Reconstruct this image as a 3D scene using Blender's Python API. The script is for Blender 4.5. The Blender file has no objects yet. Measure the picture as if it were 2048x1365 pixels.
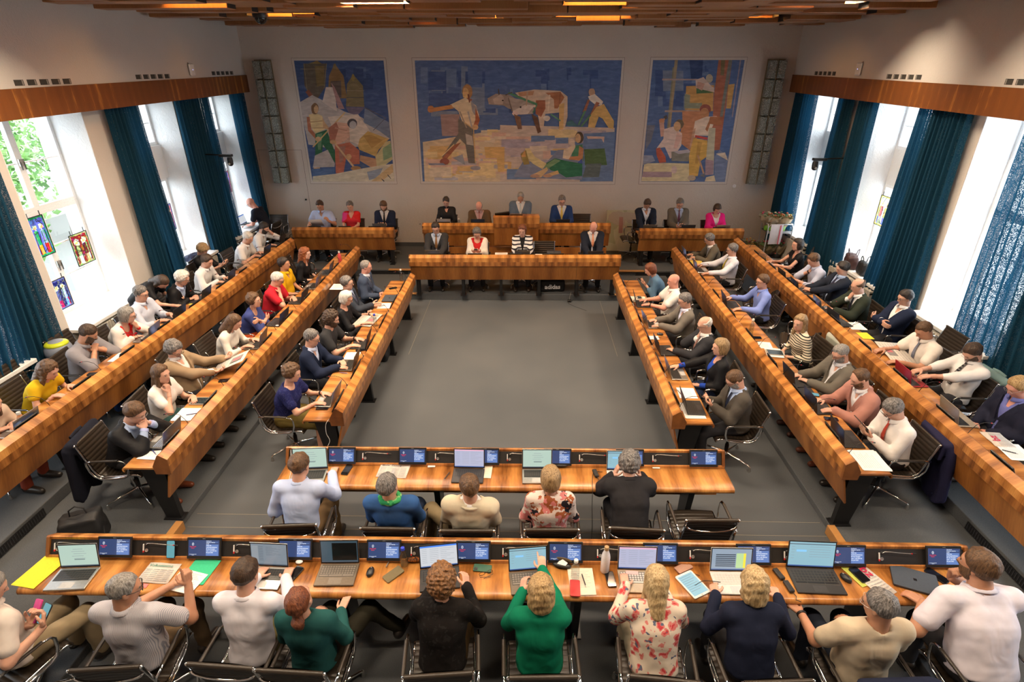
import bpy, math, random
import numpy as np
from mathutils import Vector, Matrix
rnd = random.Random(7)
PI = math.pi
SC = bpy.context.scene
COL = SC.collection

# ---------------------------------------------------------------- camera
cam_d = bpy.data.cameras.new('camera')
cam = bpy.data.objects.new('camera', cam_d)
COL.objects.link(cam)
CAMZ = 4.5
_p, _y, _r = math.radians(26.142), math.radians(-1.2355), math.radians(0.067)
_fwd = Vector((math.sin(_y)*math.cos(_p), math.cos(_y)*math.cos(_p), -math.sin(_p)))
_rt = Vector((math.cos(_y), -math.sin(_y), 0.0))
_up = _rt.cross(_fwd)
_c, _s = math.cos(_r), math.sin(_r)
_R, _U = _rt*_c - _up*_s, _up*_c + _rt*_s
cam.matrix_world = Matrix(((_R.x, _U.x, -_fwd.x, 0), (_R.y, _U.y, -_fwd.y, 0), (_R.z, _U.z, -_fwd.z, CAMZ), (0, 0, 0, 1)))
cam_d.lens = 1116.9/2048*36.0
cam_d.sensor_width = 36.0
cam_d.clip_end = 200
SC.camera = cam

# ---------------------------------------------------------------- colour management
SC.view_settings.view_transform = 'Standard'
SC.view_settings.look = 'None'
SC.view_settings.gamma = 1.0
SC.view_settings.use_curve_mapping = False
SC.view_settings.exposure = 0.62
SC.cycles.max_bounces = 7
SC.cycles.diffuse_bounces = 4
SC.cycles.glossy_bounces = 3
SC.cycles.transmission_bounces = 4
SC.cycles.transparent_max_bounces = 8
SC.cycles.caustics_reflective = False
SC.cycles.caustics_refractive = False
SC.cycles.sample_clamp_indirect = 6.0

# ---------------------------------------------------------------- world: bright overcast sky
W = bpy.data.worlds.new('sky'); SC.world = W
W.use_nodes = True
_bg = W.node_tree.nodes['Background']
_bg.inputs[0].default_value = (0.86, 0.93, 1.0, 1)
_bg.inputs[1].default_value = 5.5

def area(name, loc, rot, sx, sy, power, col, portal=False, spread=None):
    d = bpy.data.lights.new(name, 'AREA'); d.shape = 'RECTANGLE'; d.size = sx; d.size_y = sy
    d.energy = power; d.color = col
    if portal: d.cycles.is_portal = True
    if spread: d.spread = spread
    o = bpy.data.objects.new(name, d); COL.objects.link(o)
    o.location = loc; o.rotation_euler = rot
    return o
# window daylight portals (left row, right row); the openings are listed again in the shell
WIN_L = [(7.40, 9.03), (9.88, 11.50), (12.38, 14.02), (4.90, 6.53), (2.40, 4.03)]
WIN_R = [(6.80, 8.43), (9.42, 11.05), (12.10, 13.75), (4.20, 5.85), (1.60, 3.25)]
XL_P, XL_W, XR_P, XR_W = -6.75, -7.30, 6.38, 6.93
for a, b in WIN_L: area('daylight_portal', (XL_W+.02, (a+b)/2, 2.42), (0, -PI/2, 0), 2.8, b-a, 1, (1, 1, 1), True)
for a, b in WIN_R: area('daylight_portal', (XR_W-.02, (a+b)/2, 2.42), (0, PI/2, 0), 2.8, b-a, 1, (1, 1, 1), True)

# ================================================================ materials
MATS = {}
def _new(n):
    m = bpy.data.materials.new(n); m.use_nodes = True
    return m, m.node_tree, m.node_tree.nodes['Principled BSDF']
def N(nt, typ, **kw):
    n = nt.nodes.new(typ)
    for k, v in kw.items():
        if k in n.inputs: n.inputs[k].default_value = v
        else: setattr(n, k, v)
    return n
def coords(nt, scale=(1, 1, 1), kind='Object', rot=(0, 0, 0)):
    t = nt.nodes.new('ShaderNodeTexCoord'); m = nt.nodes.new('ShaderNodeMapping')
    m.inputs['Scale'].default_value = scale; m.inputs['Rotation'].default_value = rot
    nt.links.new(t.outputs[kind], m.inputs['Vector'])
    return m.outputs['Vector']
def ramp(nt, fac, stops, interp='LINEAR'):
    r = nt.nodes.new('ShaderNodeValToRGB'); r.color_ramp.interpolation = interp
    el = r.color_ramp.elements
    while len(el) < len(stops): el.new(0.5)
    for e, (p, c) in zip(el, stops):
        e.position = p; e.color = (c[0], c[1], c[2], 1)
    nt.links.new(fac, r.inputs['Fac'])
    return r.outputs['Color']
def bump(nt, b, h, dist=0.002, strength=1.0):
    n = nt.nodes.new('ShaderNodeBump'); n.inputs['Distance'].default_value = dist; n.inputs['Strength'].default_value = strength
    nt.links.new(h, n.inputs['Height']); nt.links.new(n.outputs['Normal'], b.inputs['Normal'])
def plain(name, col, rough=0.6, metal=0.0, spec=0.5, emit=None, estr=0.0, coat=0.0):
    k = ('p', name)
    if k in MATS: return MATS[k]
    m, nt, b = _new(name)
    nz = N(nt, 'ShaderNodeTexNoise', Scale=60.0); nt.links.new(coords(nt), nz.inputs['Vector'])
    c = ramp(nt, nz.outputs['Fac'], [(0.3, [x*0.94 for x in col]), (0.7, [min(1, x*1.05) for x in col])])
    nt.links.new(c, b.inputs['Base Color'])
    b.inputs['Roughness'].default_value = rough; b.inputs['Metallic'].default_value = metal
    b.inputs['Specular IOR Level'].default_value = spec
    b.inputs['Coat Weight'].default_value = coat
    if emit:
        b.inputs['Emission Color'].default_value = (*emit, 1); b.inputs['Emission Strength'].default_value = estr
    MATS[k] = m
    return m
def fabric(name, col, rough=0.85, col2=None, pattern=None, scale=1.0, bumpd=0.004):
    k = ('f', name)
    if k in MATS: return MATS[k]
    m, nt, b = _new(name)
    v = coords(nt)
    nz = N(nt, 'ShaderNodeTexNoise', Scale=7.0, Detail=3.0); nt.links.new(v, nz.inputs['Vector'])
    base = ramp(nt, nz.outputs['Fac'], [(0.3, [x*0.9 for x in col]), (0.7, [min(1, x*1.06) for x in col])])
    if pattern == 'stripe_h' or pattern == 'stripe_v':
        w = N(nt, 'ShaderNodeTexWave', Scale=scale, Distortion=0.3); w.bands_direction = 'Z' if pattern == 'stripe_h' else 'X'
        nt.links.new(v, w.inputs['Vector'])
        base = ramp(nt, w.outputs['Fac'], [(0.0, col2), (0.28, col2), (0.34, col), (1.0, col)])
    elif pattern == 'floral':
        vo = N(nt, 'ShaderNodeTexVoronoi', Scale=scale); dv = N(nt, 'ShaderNodeTexNoise', Scale=scale*0.8)
        nt.links.new(v, dv.inputs['Vector'])
        mx = N(nt, 'ShaderNodeMix'); mx.data_type = 'VECTOR'; mx.inputs['Factor'].default_value = 0.12
        nt.links.new(v, mx.inputs[4]); nt.links.new(dv.outputs['Color'], mx.inputs[5])
        nt.links.new(mx.outputs[1], vo.inputs['Vector'])
        base = ramp(nt, vo.outputs['Distance'], [(0.0, col2[0]), (0.22, col2[0]), (0.30, col2[1]), (0.42, col2[1]), (0.46, col), (1.0, col)], 'LINEAR')
        vo2 = N(nt, 'ShaderNodeTexVoronoi', Scale=scale*1.35); nt.links.new(mx.outputs[1], vo2.inputs['Vector'])
        sep = N(nt, 'ShaderNodeSeparateColor'); nt.links.new(vo2.outputs['Color'], sep.inputs[0])
        lt = N(nt, 'ShaderNodeMath', operation='LESS_THAN'); lt.inputs[1].default_value = 0.30
        nt.links.new(vo2.outputs['Distance'], lt.inputs[0])
        g2 = N(nt, 'ShaderNodeMath', operation='GREATER_THAN'); g2.inputs[1].default_value = 0.5
        nt.links.new(sep.outputs[0], g2.inputs[0])
        mu = N(nt, 'ShaderNodeMath', operation='MULTIPLY'); nt.links.new(lt.outputs[0], mu.inputs[0]); nt.links.new(g2.outputs[0], mu.inputs[1])
        mm = N(nt, 'ShaderNodeMix'); mm.data_type = 'RGBA'
        nt.links.new(mu.outputs[0], mm.inputs[0]); nt.links.new(base, mm.inputs[6]); mm.inputs[7].default_value = (*col2[2], 1)
        base = mm.outputs[2]
    elif pattern == 'blocks':
        vo = N(nt, 'ShaderNodeTexVoronoi', Scale=scale); dv = N(nt, 'ShaderNodeTexNoise', Scale=scale*0.7)
        nt.links.new(v, dv.inputs['Vector'])
        mx = N(nt, 'ShaderNodeMix'); mx.data_type = 'VECTOR'; mx.inputs['Factor'].default_value = 0.25
        nt.links.new(v, mx.inputs[4]); nt.links.new(dv.outputs['Color'], mx.inputs[5]); nt.links.new(mx.outputs[1], vo.inputs['Vector'])
        sep = N(nt, 'ShaderNodeSeparateColor'); nt.links.new(vo.outputs['Color'], sep.inputs[0])
        base = ramp(nt, sep.outputs[0], [(0.0, col), (0.38, col2[0]), (0.58, col2[1]), (0.72, col), (0.85, col2[2])], 'CONSTANT')
    nt.links.new(base, b.inputs['Base Color'])
    b.inputs['Roughness'].default_value = rough; b.inputs['Specular IOR Level'].default_value = 0.12
    n2 = N(nt, 'ShaderNodeTexNoise', Scale=4.5, Detail=1.5, Distortion=1.2); nt.links.new(coords(nt, (1.5, 1, 1.1), rot=(.5, .4, .3)), n2.inputs['Vector'])
    bump(nt, b, n2.outputs['Fac'], bumpd*4, 0.55)
    MATS[k] = m
    return m
def hairmat(name, col, col2=None):
    k = ('h', name)
    if k in MATS: return MATS[k]
    m, nt, b = _new(name)
    col2 = col2 or [min(1, c*1.7+0.01) for c in col]
    v = coords(nt, (95, 95, 16))
    nz = N(nt, 'ShaderNodeTexNoise', Scale=1.0, Detail=3.0, Distortion=0.6); nt.links.new(v, nz.inputs['Vector'])
    c = ramp(nt, nz.outputs['Fac'], [(0.32, col), (0.68, col2)])
    nt.links.new(c, b.inputs['Base Color'])
    b.inputs['Roughness'].default_value = 0.5; b.inputs['Specular IOR Level'].default_value = 0.45
    bump(nt, b, nz.outputs['Fac'], 0.006, 0.9)
    MATS[k] = m
    return m
def skinmat(name, col):
    k = ('s', name)
    if k in MATS: return MATS[k]
    m, nt, b = _new(name)
    nz = N(nt, 'ShaderNodeTexNoise', Scale=18.0, Detail=3.0); nt.links.new(coords(nt), nz.inputs['Vector'])
    c = ramp(nt, nz.outputs['Fac'], [(0.3, (col[0]*0.94, col[1]*0.84, col[2]*0.82)), (0.7, col)])
    nt.links.new(c, b.inputs['Base Color'])
    b.inputs['Roughness'].default_value = 0.48; b.inputs['Specular IOR Level'].default_value = 0.4
    b.inputs['Subsurface Weight'].default_value = 0.0
    MATS[k] = m
    return m
def wood(name, dark, mid, light, across=3.2, rough=0.32, fine=60.0, coat=0.25, axis='X', blocks=None, contrast=0.17, bl=0.08, stops=(.36, .56, .78)):
    """veneer: bands change along the local length axis, grain runs across it"""
    k = ('w', name)
    if k in MATS: return MATS[k]
    m, nt, b = _new(name)
    sc = (1.0, 0.13, 0.10) if axis == 'X' else ((0.13, 1.0, 0.10) if axis == 'Y' else (0.13, 0.10, 1.0))
    v = coords(nt, sc)
    n1 = N(nt, 'ShaderNodeTexNoise', Scale=across, Detail=2.0, Distortion=0.25); nt.links.new(v, n1.inputs['Vector'])
    n2 = N(nt, 'ShaderNodeTexNoise', Scale=fine, Detail=3.0); nt.links.new(v, n2.inputs['Vector'])
    w = N(nt, 'ShaderNodeTexWave', Scale=across*0.55, Distortion=2.4, Detail=2.0); w.bands_direction = axis if axis != 'Z' else 'Z'
    nt.links.new(v, w.inputs['Vector'])
    a1 = N(nt, 'ShaderNodeMath', operation='MULTIPLY_ADD'); a1.inputs[1].default_value = contrast
    nt.links.new(w.outputs['Fac'], a1.inputs[0])
    h = N(nt, 'ShaderNodeMath', operation='MULTIPLY'); h.inputs[1].default_value = 1.0-contrast*0.9-.22; nt.links.new(n1.outputs['Fac'], h.inputs[0])
    nt.links.new(h.outputs[0], a1.inputs[2])
    a2 = N(nt, 'ShaderNodeMath', operation='MULTIPLY_ADD'); a2.inputs[1].default_value = 0.34
    nt.links.new(n2.outputs['Fac'], a2.inputs[0]); nt.links.new(a1.outputs[0], a2.inputs[2])
    fac = a2.outputs[0]
    if blocks:
        br = N(nt, 'ShaderNodeTexBrick'); br.offset = 0.5
        br.inputs['Color1'].default_value = (0, 0, 0, 1); br.inputs['Color2'].default_value = (1, 1, 1, 1); br.inputs['Mortar'].default_value = (0.35, 0.35, 0.35, 1)
        br.inputs['Scale'].default_value = 1.0; br.inputs['Mortar Size'].default_value = 0.0015
        br.inputs['Brick Width'].default_value = blocks[0]; br.inputs['Row Height'].default_value = blocks[1]
        vv = coords(nt, (1, 1, 1), rot=(PI/2, 0, 0)); nt.links.new(vv, br.inputs['Vector'])
        a3 = N(nt, 'ShaderNodeMath', operation='MULTIPLY_ADD'); a3.inputs[1].default_value = bl
        nt.links.new(br.outputs['Color'], a3.inputs[0]); nt.links.new(fac, a3.inputs[2])
        s3 = N(nt, 'ShaderNodeMath', operation='SUBTRACT'); s3.inputs[1].default_value = bl*0.5; nt.links.new(a3.outputs[0], s3.inputs[0])
        fac = s3.outputs[0]
    c = ramp(nt, fac, [(stops[0], dark), (stops[1], mid), (stops[2], light)])
    nt.links.new(c, b.inputs['Base Color'])
    b.inputs['Roughness'].default_value = rough; b.inputs['Coat Weight'].default_value = coat; b.inputs['Coat Roughness'].default_value = 0.25
    MATS[k] = m
    return m
def glassmat(name, col=(0.9, 0.95, 0.95), rough=0.05, alpha=0.18):
    k = ('g', name)
    if k in MATS: return MATS[k]
    m, nt, b = _new(name)
    tr = N(nt, 'ShaderNodeBsdfTransparent'); tr.inputs[0].default_value = (*col, 1)
    gl = N(nt, 'ShaderNodeBsdfGlossy'); gl.inputs['Roughness'].default_value = rough
    lw = N(nt, 'ShaderNodeLayerWeight'); lw.inputs['Blend'].default_value = 0.5
    pw = N(nt, 'ShaderNodeMath', operation='POWER'); pw.inputs[1].default_value = 4.0; nt.links.new(lw.outputs['Facing'], pw.inputs[0])
    ad = N(nt, 'ShaderNodeMath', operation='MULTIPLY_ADD'); ad.inputs[1].default_value = 0.5; ad.inputs[2].default_value = 0.03+alpha*0.25; nt.links.new(pw.outputs[0], ad.inputs[0])
    mx = N(nt, 'ShaderNodeMixShader'); nt.links.new(ad.outputs[0], mx.inputs[0]); nt.links.new(tr.outputs[0], mx.inputs[1]); nt.links.new(gl.outputs[0], mx.inputs[2])
    nt.links.new(mx.outputs[0], nt.nodes['Material Output'].inputs['Surface'])
    MATS[k] = m
    return m

def plaster(name, col, bscale=22, dist=0.012):
    m, nt, b = _new(name)
    v = coords(nt)
    nz = N(nt, 'ShaderNodeTexNoise', Scale=1.2, Detail=3.0); nt.links.new(v, nz.inputs['Vector'])
    c = ramp(nt, nz.outputs['Fac'], [(0.3, [x*0.96 for x in col]), (0.7, [min(1, x*1.02) for x in col])])
    nt.links.new(c, b.inputs['Base Color']); b.inputs['Roughness'].default_value = 0.9; b.inputs['Specular IOR Level'].default_value = 0.15
    n2 = N(nt, 'ShaderNodeTexNoise', Scale=bscale, Detail=4.0, Distortion=0.8); nt.links.new(v, n2.inputs['Vector'])
    bump(nt, b, n2.outputs['Fac'], dist, 0.8)
    return m
M_plaster = plaster('cream_textured_plaster', (0.62, 0.57, 0.52))
M_plaster_s = plaster('cream_smooth_plaster', (0.60, 0.555, 0.51), 40, 0.004)
M_reveal = plaster('white_reveal_plaster', (0.80, 0.80, 0.80), 26, 0.014)
def carpetmat():
    m, nt, b = _new('grey_carpet')
    v = coords(nt)
    n1 = N(nt, 'ShaderNodeTexNoise', Scale=260.0, Detail=2.0); nt.links.new(v, n1.inputs['Vector'])
    n2 = N(nt, 'ShaderNodeTexNoise', Scale=0.8, Detail=2.0); nt.links.new(v, n2.inputs['Vector'])
    ad = N(nt, 'ShaderNodeMath', operation='MULTIPLY_ADD'); ad.inputs[1].default_value = 0.35
    nt.links.new(n2.outputs['Fac'], ad.inputs[0]); nt.links.new(n1.outputs['Fac'], ad.inputs[2])
    c = ramp(nt, ad.outputs[0], [(0.45, (0.058, 0.066, 0.076)), (0.85, (0.120, 0.124, 0.130))])
    nt.links.new(c, b.inputs['Base Color']); b.inputs['Roughness'].default_value = 0.95; b.inputs['Specular IOR Level'].default_value = 0.1
    bump(nt, b, n1.outputs['Fac'], 0.004, 0.6)
    return m
M_carpet = carpetmat()
DK, MD, LT = (0.14, 0.045, 0.010), (0.40, 0.155, 0.036), (0.66, 0.31, 0.085)
M_wood = wood('walnut_veneer', DK, MD, LT, 3.0)
M_wood_blk = wood('walnut_block_veneer', (0.10, 0.032, 0.009), (0.27, 0.098, 0.024), (0.46, 0.19, 0.052), 4.5, blocks=(0.16, 0.09))
M_wood_pan = wood('orange_panel_veneer', (0.17, 0.055, 0.011), (0.31, 0.11, 0.021), (0.46, 0.185, 0.042), 1.6, rough=0.36)
M_wood_trim = wood('walnut_edge', (0.20, 0.07, 0.016), (0.42, 0.16, 0.04), (0.60, 0.27, 0.08), 3.0)
M_wood_val = wood('valance_veneer', (0.15, 0.045, 0.009), (0.19, 0.060, 0.011), (0.46, 0.19, 0.035), 3.4, axis='Y', rough=0.45, stops=(.30, .66, .80))
M_ceil = wood('ceiling_box_wood', (0.20, 0.08, 0.024), (0.29, 0.125, 0.04), (0.36, 0.17, 0.06), 0.5, rough=0.5)
M_black = plain('satin_black_metal', (0.008, 0.008, 0.009), 0.4)
M_blackp = plain('black_plastic', (0.012, 0.012, 0.013), 0.35)
M_console = plain('anthracite_console', (0.016, 0.015, 0.015), 0.45)
M_chrome = plain('polished_chrome', (0.75, 0.75, 0.76), 0.10, 1.0)
M_alu = plain('brushed_aluminium', (0.50, 0.49, 0.47), 0.32, 0.9)
M_leather = plain('dark_brown_leather', (0.028, 0.020, 0.014), 0.38)
M_paper = plain('white_paper', (0.82, 0.80, 0.78), 0.8)
M_white = plain('white_paint', (0.82, 0.83, 0.84), 0.45)
M_greyp = plain('grey_plastic', (0.35, 0.34, 0.33), 0.5)
def emis(name, col, s):
    k = ('e', name)
    if k in MATS: return MATS[k]
    m, nt, b = _new(name)
    b.inputs['Base Color'].default_value = (0.01, 0.01, 0.01, 1); b.inputs['Roughness'].default_value = 0.25
    b.inputs['Emission Color'].default_value = (*col, 1); b.inputs['Emission Strength'].default_value = s
    MATS[k] = m
    return m
def curtainmat():
    m, nt, b = _new('petrol_blue_linen')
    v = coords(nt)
    w1 = N(nt, 'ShaderNodeTexNoise', Scale=1.0, Detail=2.0); nt.links.new(coords(nt, (60, 60, 420)), w1.inputs['Vector'])
    w2 = N(nt, 'ShaderNodeTexNoise', Scale=1.0, Detail=2.0); nt.links.new(coords(nt, (420, 420, 60)), w2.inputs['Vector'])
    ad = N(nt, 'ShaderNodeMath', operation='ADD'); nt.links.new(w1.outputs['Fac'], ad.inputs[0]); nt.links.new(w2.outputs['Fac'], ad.inputs[1])
    c = ramp(nt, ad.outputs[0], [(0.0, (0.004, 0.022, 0.045)), (0.85, (0.008, 0.042, 0.078)), (1.0, (0.016, 0.07, 0.12))])
    nt.links.new(c, b.inputs['Base Color']); b.inputs['Roughness'].default_value = 0.9; b.inputs['Specular IOR Level'].default_value = 0.1
    tl = N(nt, 'ShaderNodeBsdfTranslucent'); tl.inputs[0].default_value = (0.012, 0.10, 0.21, 1)
    mx = N(nt, 'ShaderNodeMixShader'); mx.inputs[0].default_value = 0.22
    nt.links.new(b.outputs[0], mx.inputs[1]); nt.links.new(tl.outputs[0], mx.inputs[2])
    # loose weave: tiny see-through pores
    tr = N(nt, 'ShaderNodeBsdfTransparent'); m2 = N(nt, 'ShaderNodeMixShader')
    gt = N(nt, 'ShaderNodeMath', operation='GREATER_THAN'); gt.inputs[1].default_value = 1.19; nt.links.new(ad.outputs[0], gt.inputs[0])
    nt.links.new(gt.outputs[0], m2.inputs[0]); nt.links.new(mx.outputs[0], m2.inputs[1]); nt.links.new(tr.outputs[0], m2.inputs[2])
    nt.links.new(m2.outputs[0], nt.nodes['Material Output'].inputs['Surface'])
    return m
M_curtain = curtainmat()

# ================================================================ mesh helpers
def mesh_obj(name, verts, faces, mats, parent=None, mi=None, smooth=False):
    me = bpy.data.meshes.new(name)
    if isinstance(verts, np.ndarray): verts = verts.tolist()
    if isinstance(faces, np.ndarray): faces = faces.tolist()
    me.from_pydata(verts, [], faces)
    for m in (mats if isinstance(mats, (list, tuple)) else [mats]): me.materials.append(m)
    if mi is not None: me.polygons.foreach_set('material_index', np.asarray(mi, dtype=np.int32))
    if smooth is True: me.polygons.foreach_set('use_smooth', np.ones(len(me.polygons), dtype=bool))
    elif smooth is not False: me.polygons.foreach_set('use_smooth', np.asarray(smooth, dtype=bool))
    me.update()
    o = bpy.data.objects.new(name, me); COL.objects.link(o)
    if parent is not None: o.parent = parent
    return o
def tag(o, label=None, cat=None, group=None, kind=None):
    if label: o['label'] = label
    if cat: o['category'] = cat
    if group: o['group'] = group
    if kind: o['kind'] = kind
    return o
def empty(name, loc=(0, 0, 0), rz=0.0, label=None, cat=None, group=None):
    o = bpy.data.objects.new(name, None); COL.objects.link(o)
    o.location = loc; o.rotation_euler = (0, 0, rz); o.empty_display_size = 0.1
    return tag(o, label, cat, group)
def copy_tree(o, parent=None):
    c = o.copy(); COL.objects.link(c)
    if parent is not None: c.parent = parent
    for ch in list(o.children): copy_tree(ch, c)
    return c

class MB:
    """collects shapes into one mesh"""
    def __init__(s): s.v = []; s.f = []; s.m = []; s.s = []; s.mats = []
    def _mi(s, mat):
        if mat not in s.mats: s.mats.append(mat)
        return s.mats.index(mat)
    def add(s, vs, fs, mat=None, smooth=False):
        b = len(s.v); i = s._mi(mat)
        s.v.extend([tuple(v) for v in vs])
        for f in fs: s.f.append([b+k for k in f]); s.m.append(i); s.s.append(smooth)
        return s
    def box(s, a, b, mat=None, bev=0.0, M=None):
        x0, y0, z0 = [min(p, q) for p, q in zip(a, b)]; x1, y1, z1 = [max(p, q) for p, q in zip(a, b)]
        e = min(bev, (x1-x0)*.45, (y1-y0)*.45, (z1-z0)*.45)
        if e <= 1e-5:
            vs = [(x0,y0,z0),(x1,y0,z0),(x1,y1,z0),(x0,y1,z0),(x0,y0,z1),(x1,y0,z1),(x1,y1,z1),(x0,y1,z1)]
            fs = [(3,2,1,0),(4,5,6,7),(0,1,5,4),(1,2,6,5),(2,3,7,6),(3,0,4,7)]
        else:
            vs = []; idx = {}
            for sx in (0,1):
                for sy in (0,1):
                    for sz in (0,1):
                        for ax in range(3):
                            p = [x1 if sx else x0, y1 if sy else y0, z1 if sz else z0]
                            for k, sg in enumerate((sx, sy, sz)):
                                if k != ax: p[k] += -e if sg else e
                            idx[(sx,sy,sz,ax)] = len(vs); vs.append(tuple(p))
            fs = []
            for ax in range(3):
                o1, o2 = [k for k in range(3) if k != ax]
                for sg in (0,1):
                    q = []
                    for c1, c2 in ((0,0),(1,0),(1,1),(0,1)):
                        t = [0,0,0]; t[ax] = sg; t[o1] = c1; t[o2] = c2
                        q.append(idx[(*t, ax)])
                    flip = (sg == 0) ^ (ax == 1)
                    fs.append(q[::-1] if flip else q)
                for c1 in (0,1):
                    for c2 in (0,1):
                        t0 = [0,0,0]; t1 = [0,0,0]; t0[o1] = t1[o1] = c1; t0[o2] = t1[o2] = c2; t1[ax] = 1
                        fs.append([idx[(*t0,o1)], idx[(*t0,o2)], idx[(*t1,o2)], idx[(*t1,o1)]])
            for sx in (0,1):
                for sy in (0,1):
                    for sz in (0,1): fs.append([idx[(sx,sy,sz,k)] for k in range(3)])
        if M is not None: vs = [tuple(M @ Vector(v)) for v in vs]
        return s.add(vs, fs, mat)
    def prism(s, prof, axis, a, b, mat=None, smooth=False, caps=True):
        """profile of 2D points extruded along axis from a to b; the points fill the two other axes in order"""
        n = len(prof); vs = []
        for t in (a, b):
            for p, q in prof:
                vs.append((t, p, q) if axis == 0 else ((p, t, q) if axis == 1 else (p, q, t)))
        fs = [(i, (i+1) % n, n+(i+1) % n, n+i) for i in range(n)]
        s.add(vs, fs, mat, smooth)
        if caps: s.add(vs, [tuple(range(n))[::-1], tuple(range(n, 2*n))], mat)
        return s
    def tube(s, pts, r, mat=None, n=8, closed=False, caps=True, flat=None):
        pts = [Vector(p) for p in pts]; m = len(pts)
        rr = r if isinstance(r, (list, tuple)) else [r]*m
        vs = []; prev = None
        for i, p in enumerate(pts):
            if closed: t = (pts[(i+1) % m]-pts[i-1])
            else: t = pts[min(i+1, m-1)]-pts[max(i-1, 0)]
            if t.length < 1e-9: t = Vector((0, 0, 1))
            t.normalize()
            if prev is None:
                u = t.orthogonal().normalized() if abs(t.z) > .9 else Vector((0, 0, 1)).cross(t).normalized()
            else: u = (prev - t*prev.dot(t)); u = u.normalized() if u.length > 1e-6 else t.orthogonal().normalized()
            prev = u; w = t.cross(u)
            for k in range(n):
                a = 2*PI*k/n
                cu, cw = math.cos(a), math.sin(a)
                if flat: cu *= flat[0]; cw *= flat[1]
                vs.append(p + u*(cu*rr[i]) + w*(cw*rr[i]))
        fs = []
        for i in range(m if closed else m-1):
            j = (i+1) % m
            for k in range(n): fs.append((i*n+k, i*n+(k+1) % n, j*n+(k+1) % n, j*n+k))
        s.add(vs, fs, mat, True)
        if caps and not closed: s.add(vs, [tuple(range(n))[::-1], tuple(range((m-1)*n, m*n))], mat)
        return s
    def lathe(s, prof, mat=None, n=16, c=(0, 0, 0), M=None):
        vs = []
        for r, z in prof:
            for k in range(n):
                a = 2*PI*k/n; v = Vector((c[0]+r*math.cos(a), c[1]+r*math.sin(a), c[2]+z))
                vs.append(M @ v if M is not None else v)
        fs = []
        for i in range(len(prof)-1):
            for k in range(n): fs.append((i*n+k, i*n+(k+1) % n, (i+1)*n+(k+1) % n, (i+1)*n+k))
        s.add(vs, fs, mat, True)
        s.add(vs, [tuple(range(n))[::-1], tuple(range((len(prof)-1)*n, len(prof)*n))], mat)
        return s
    def sph(s, c, r, mat=None, n=10, m=7, M=None):
        r = r if isinstance(r, (tuple, list)) else (r, r, r)
        vs = []; fs = []
        for i in range(m+1):
            th = PI*i/m
            for k in range(n):
                a = 2*PI*k/n; v = Vector((r[0]*math.sin(th)*math.cos(a), r[1]*math.sin(th)*math.sin(a), r[2]*math.cos(th)))
                if M is not None: v = M @ v
                vs.append(v+Vector(c))
        for i in range(m):
            for k in range(n): fs.append((i*n+k, (i+1)*n+k, (i+1)*n+(k+1) % n, i*n+(k+1) % n))
        return s.add(vs, fs, mat, True)
    def build(s, name, parent=None, mat=None):
        mats = [mat if q is None else q for q in s.mats] if mat is not None else s.mats
        return mesh_obj(name, s.v, s.f, mats, parent, s.m, s.s)

def rotm(ax, a): return Matrix.Rotation(a, 3, ax)

# ================================================================ implicit surfaces for bodies and soft shapes
def nets(F, org, h):
    s = F < 0
    nx, ny, nz = F.shape
    acc = np.zeros((nx-1, ny-1, nz-1, 3), np.float32); cnt = np.zeros((nx-1, ny-1, nz-1), np.float32)
    for ax in range(3):
        o1, o2 = [k for k in range(3) if k != ax]
        A = [slice(None)]*3; B = [slice(None)]*3; A[ax] = slice(0, -1); B[ax] = slice(1, None)
        fa, fb = F[tuple(A)], F[tuple(B)]
        cr = s[tuple(A)] != s[tuple(B)]
        with np.errstate(divide='ignore', invalid='ignore'):
            t = np.where(cr, fa/(fa-fb), 0).astype(np.float32)
        for d1 in (0, 1):
            for d2 in (0, 1):
                sl = [slice(None)]*3
                sl[o1] = slice(d1, F.shape[o1]-1+d1); sl[o2] = slice(d2, F.shape[o2]-1+d2)
                c = cr[tuple(sl)]; tt = t[tuple(sl)]
                cnt += c
                acc[..., ax] += np.where(c, tt, 0); acc[..., o1] += c*d1; acc[..., o2] += c*d2
    act = cnt > 0
    idx = np.full(act.shape, -1, np.int32); ii = np.nonzero(act)
    idx[ii] = np.arange(len(ii[0]))
    v = (np.stack(ii, 1) + acc[ii]/cnt[ii][:, None])*h + np.asarray(org)
    quads = []
    for ax in range(3):
        o1, o2 = [(1, 2), (2, 0), (0, 1)][ax]
        A = [slice(1, -1)]*3; B = [slice(1, -1)]*3; A[ax] = slice(0, -1); B[ax] = slice(1, None)
        sa, sb = s[tuple(A)], s[tuple(B)]
        e = np.nonzero(sa != sb)
        if len(e[0]) == 0: continue
        base = [e[0].copy(), e[1].copy(), e[2].copy()]
        for k in range(3):
            if k != ax: base[k] += 1
        def cell(d1, d2):
            q = [b.copy() for b in base]; q[o1] += d1; q[o2] += d2
            return idx[q[0], q[1], q[2]]
        q = np.stack([cell(-1, -1), cell(0, -1), cell(0, 0), cell(-1, 0)], 1)
        flip = ~sa[e]
        q[flip] = q[flip][:, ::-1]
        quads.append(q)
    return v, np.concatenate(quads) if quads else np.zeros((0, 4), int)
def grid(lo, hi, h):
    lo = np.asarray(lo, float)-2*h; hi = np.asarray(hi, float)+2*h
    n = np.maximum(4, np.ceil((hi-lo)/h).astype(int)+1)
    ax = [(lo[k]+h*np.arange(n[k])).astype(np.float32) for k in range(3)]
    G = np.stack(np.meshgrid(*ax, indexing='ij'), -1)
    return G, lo
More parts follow.
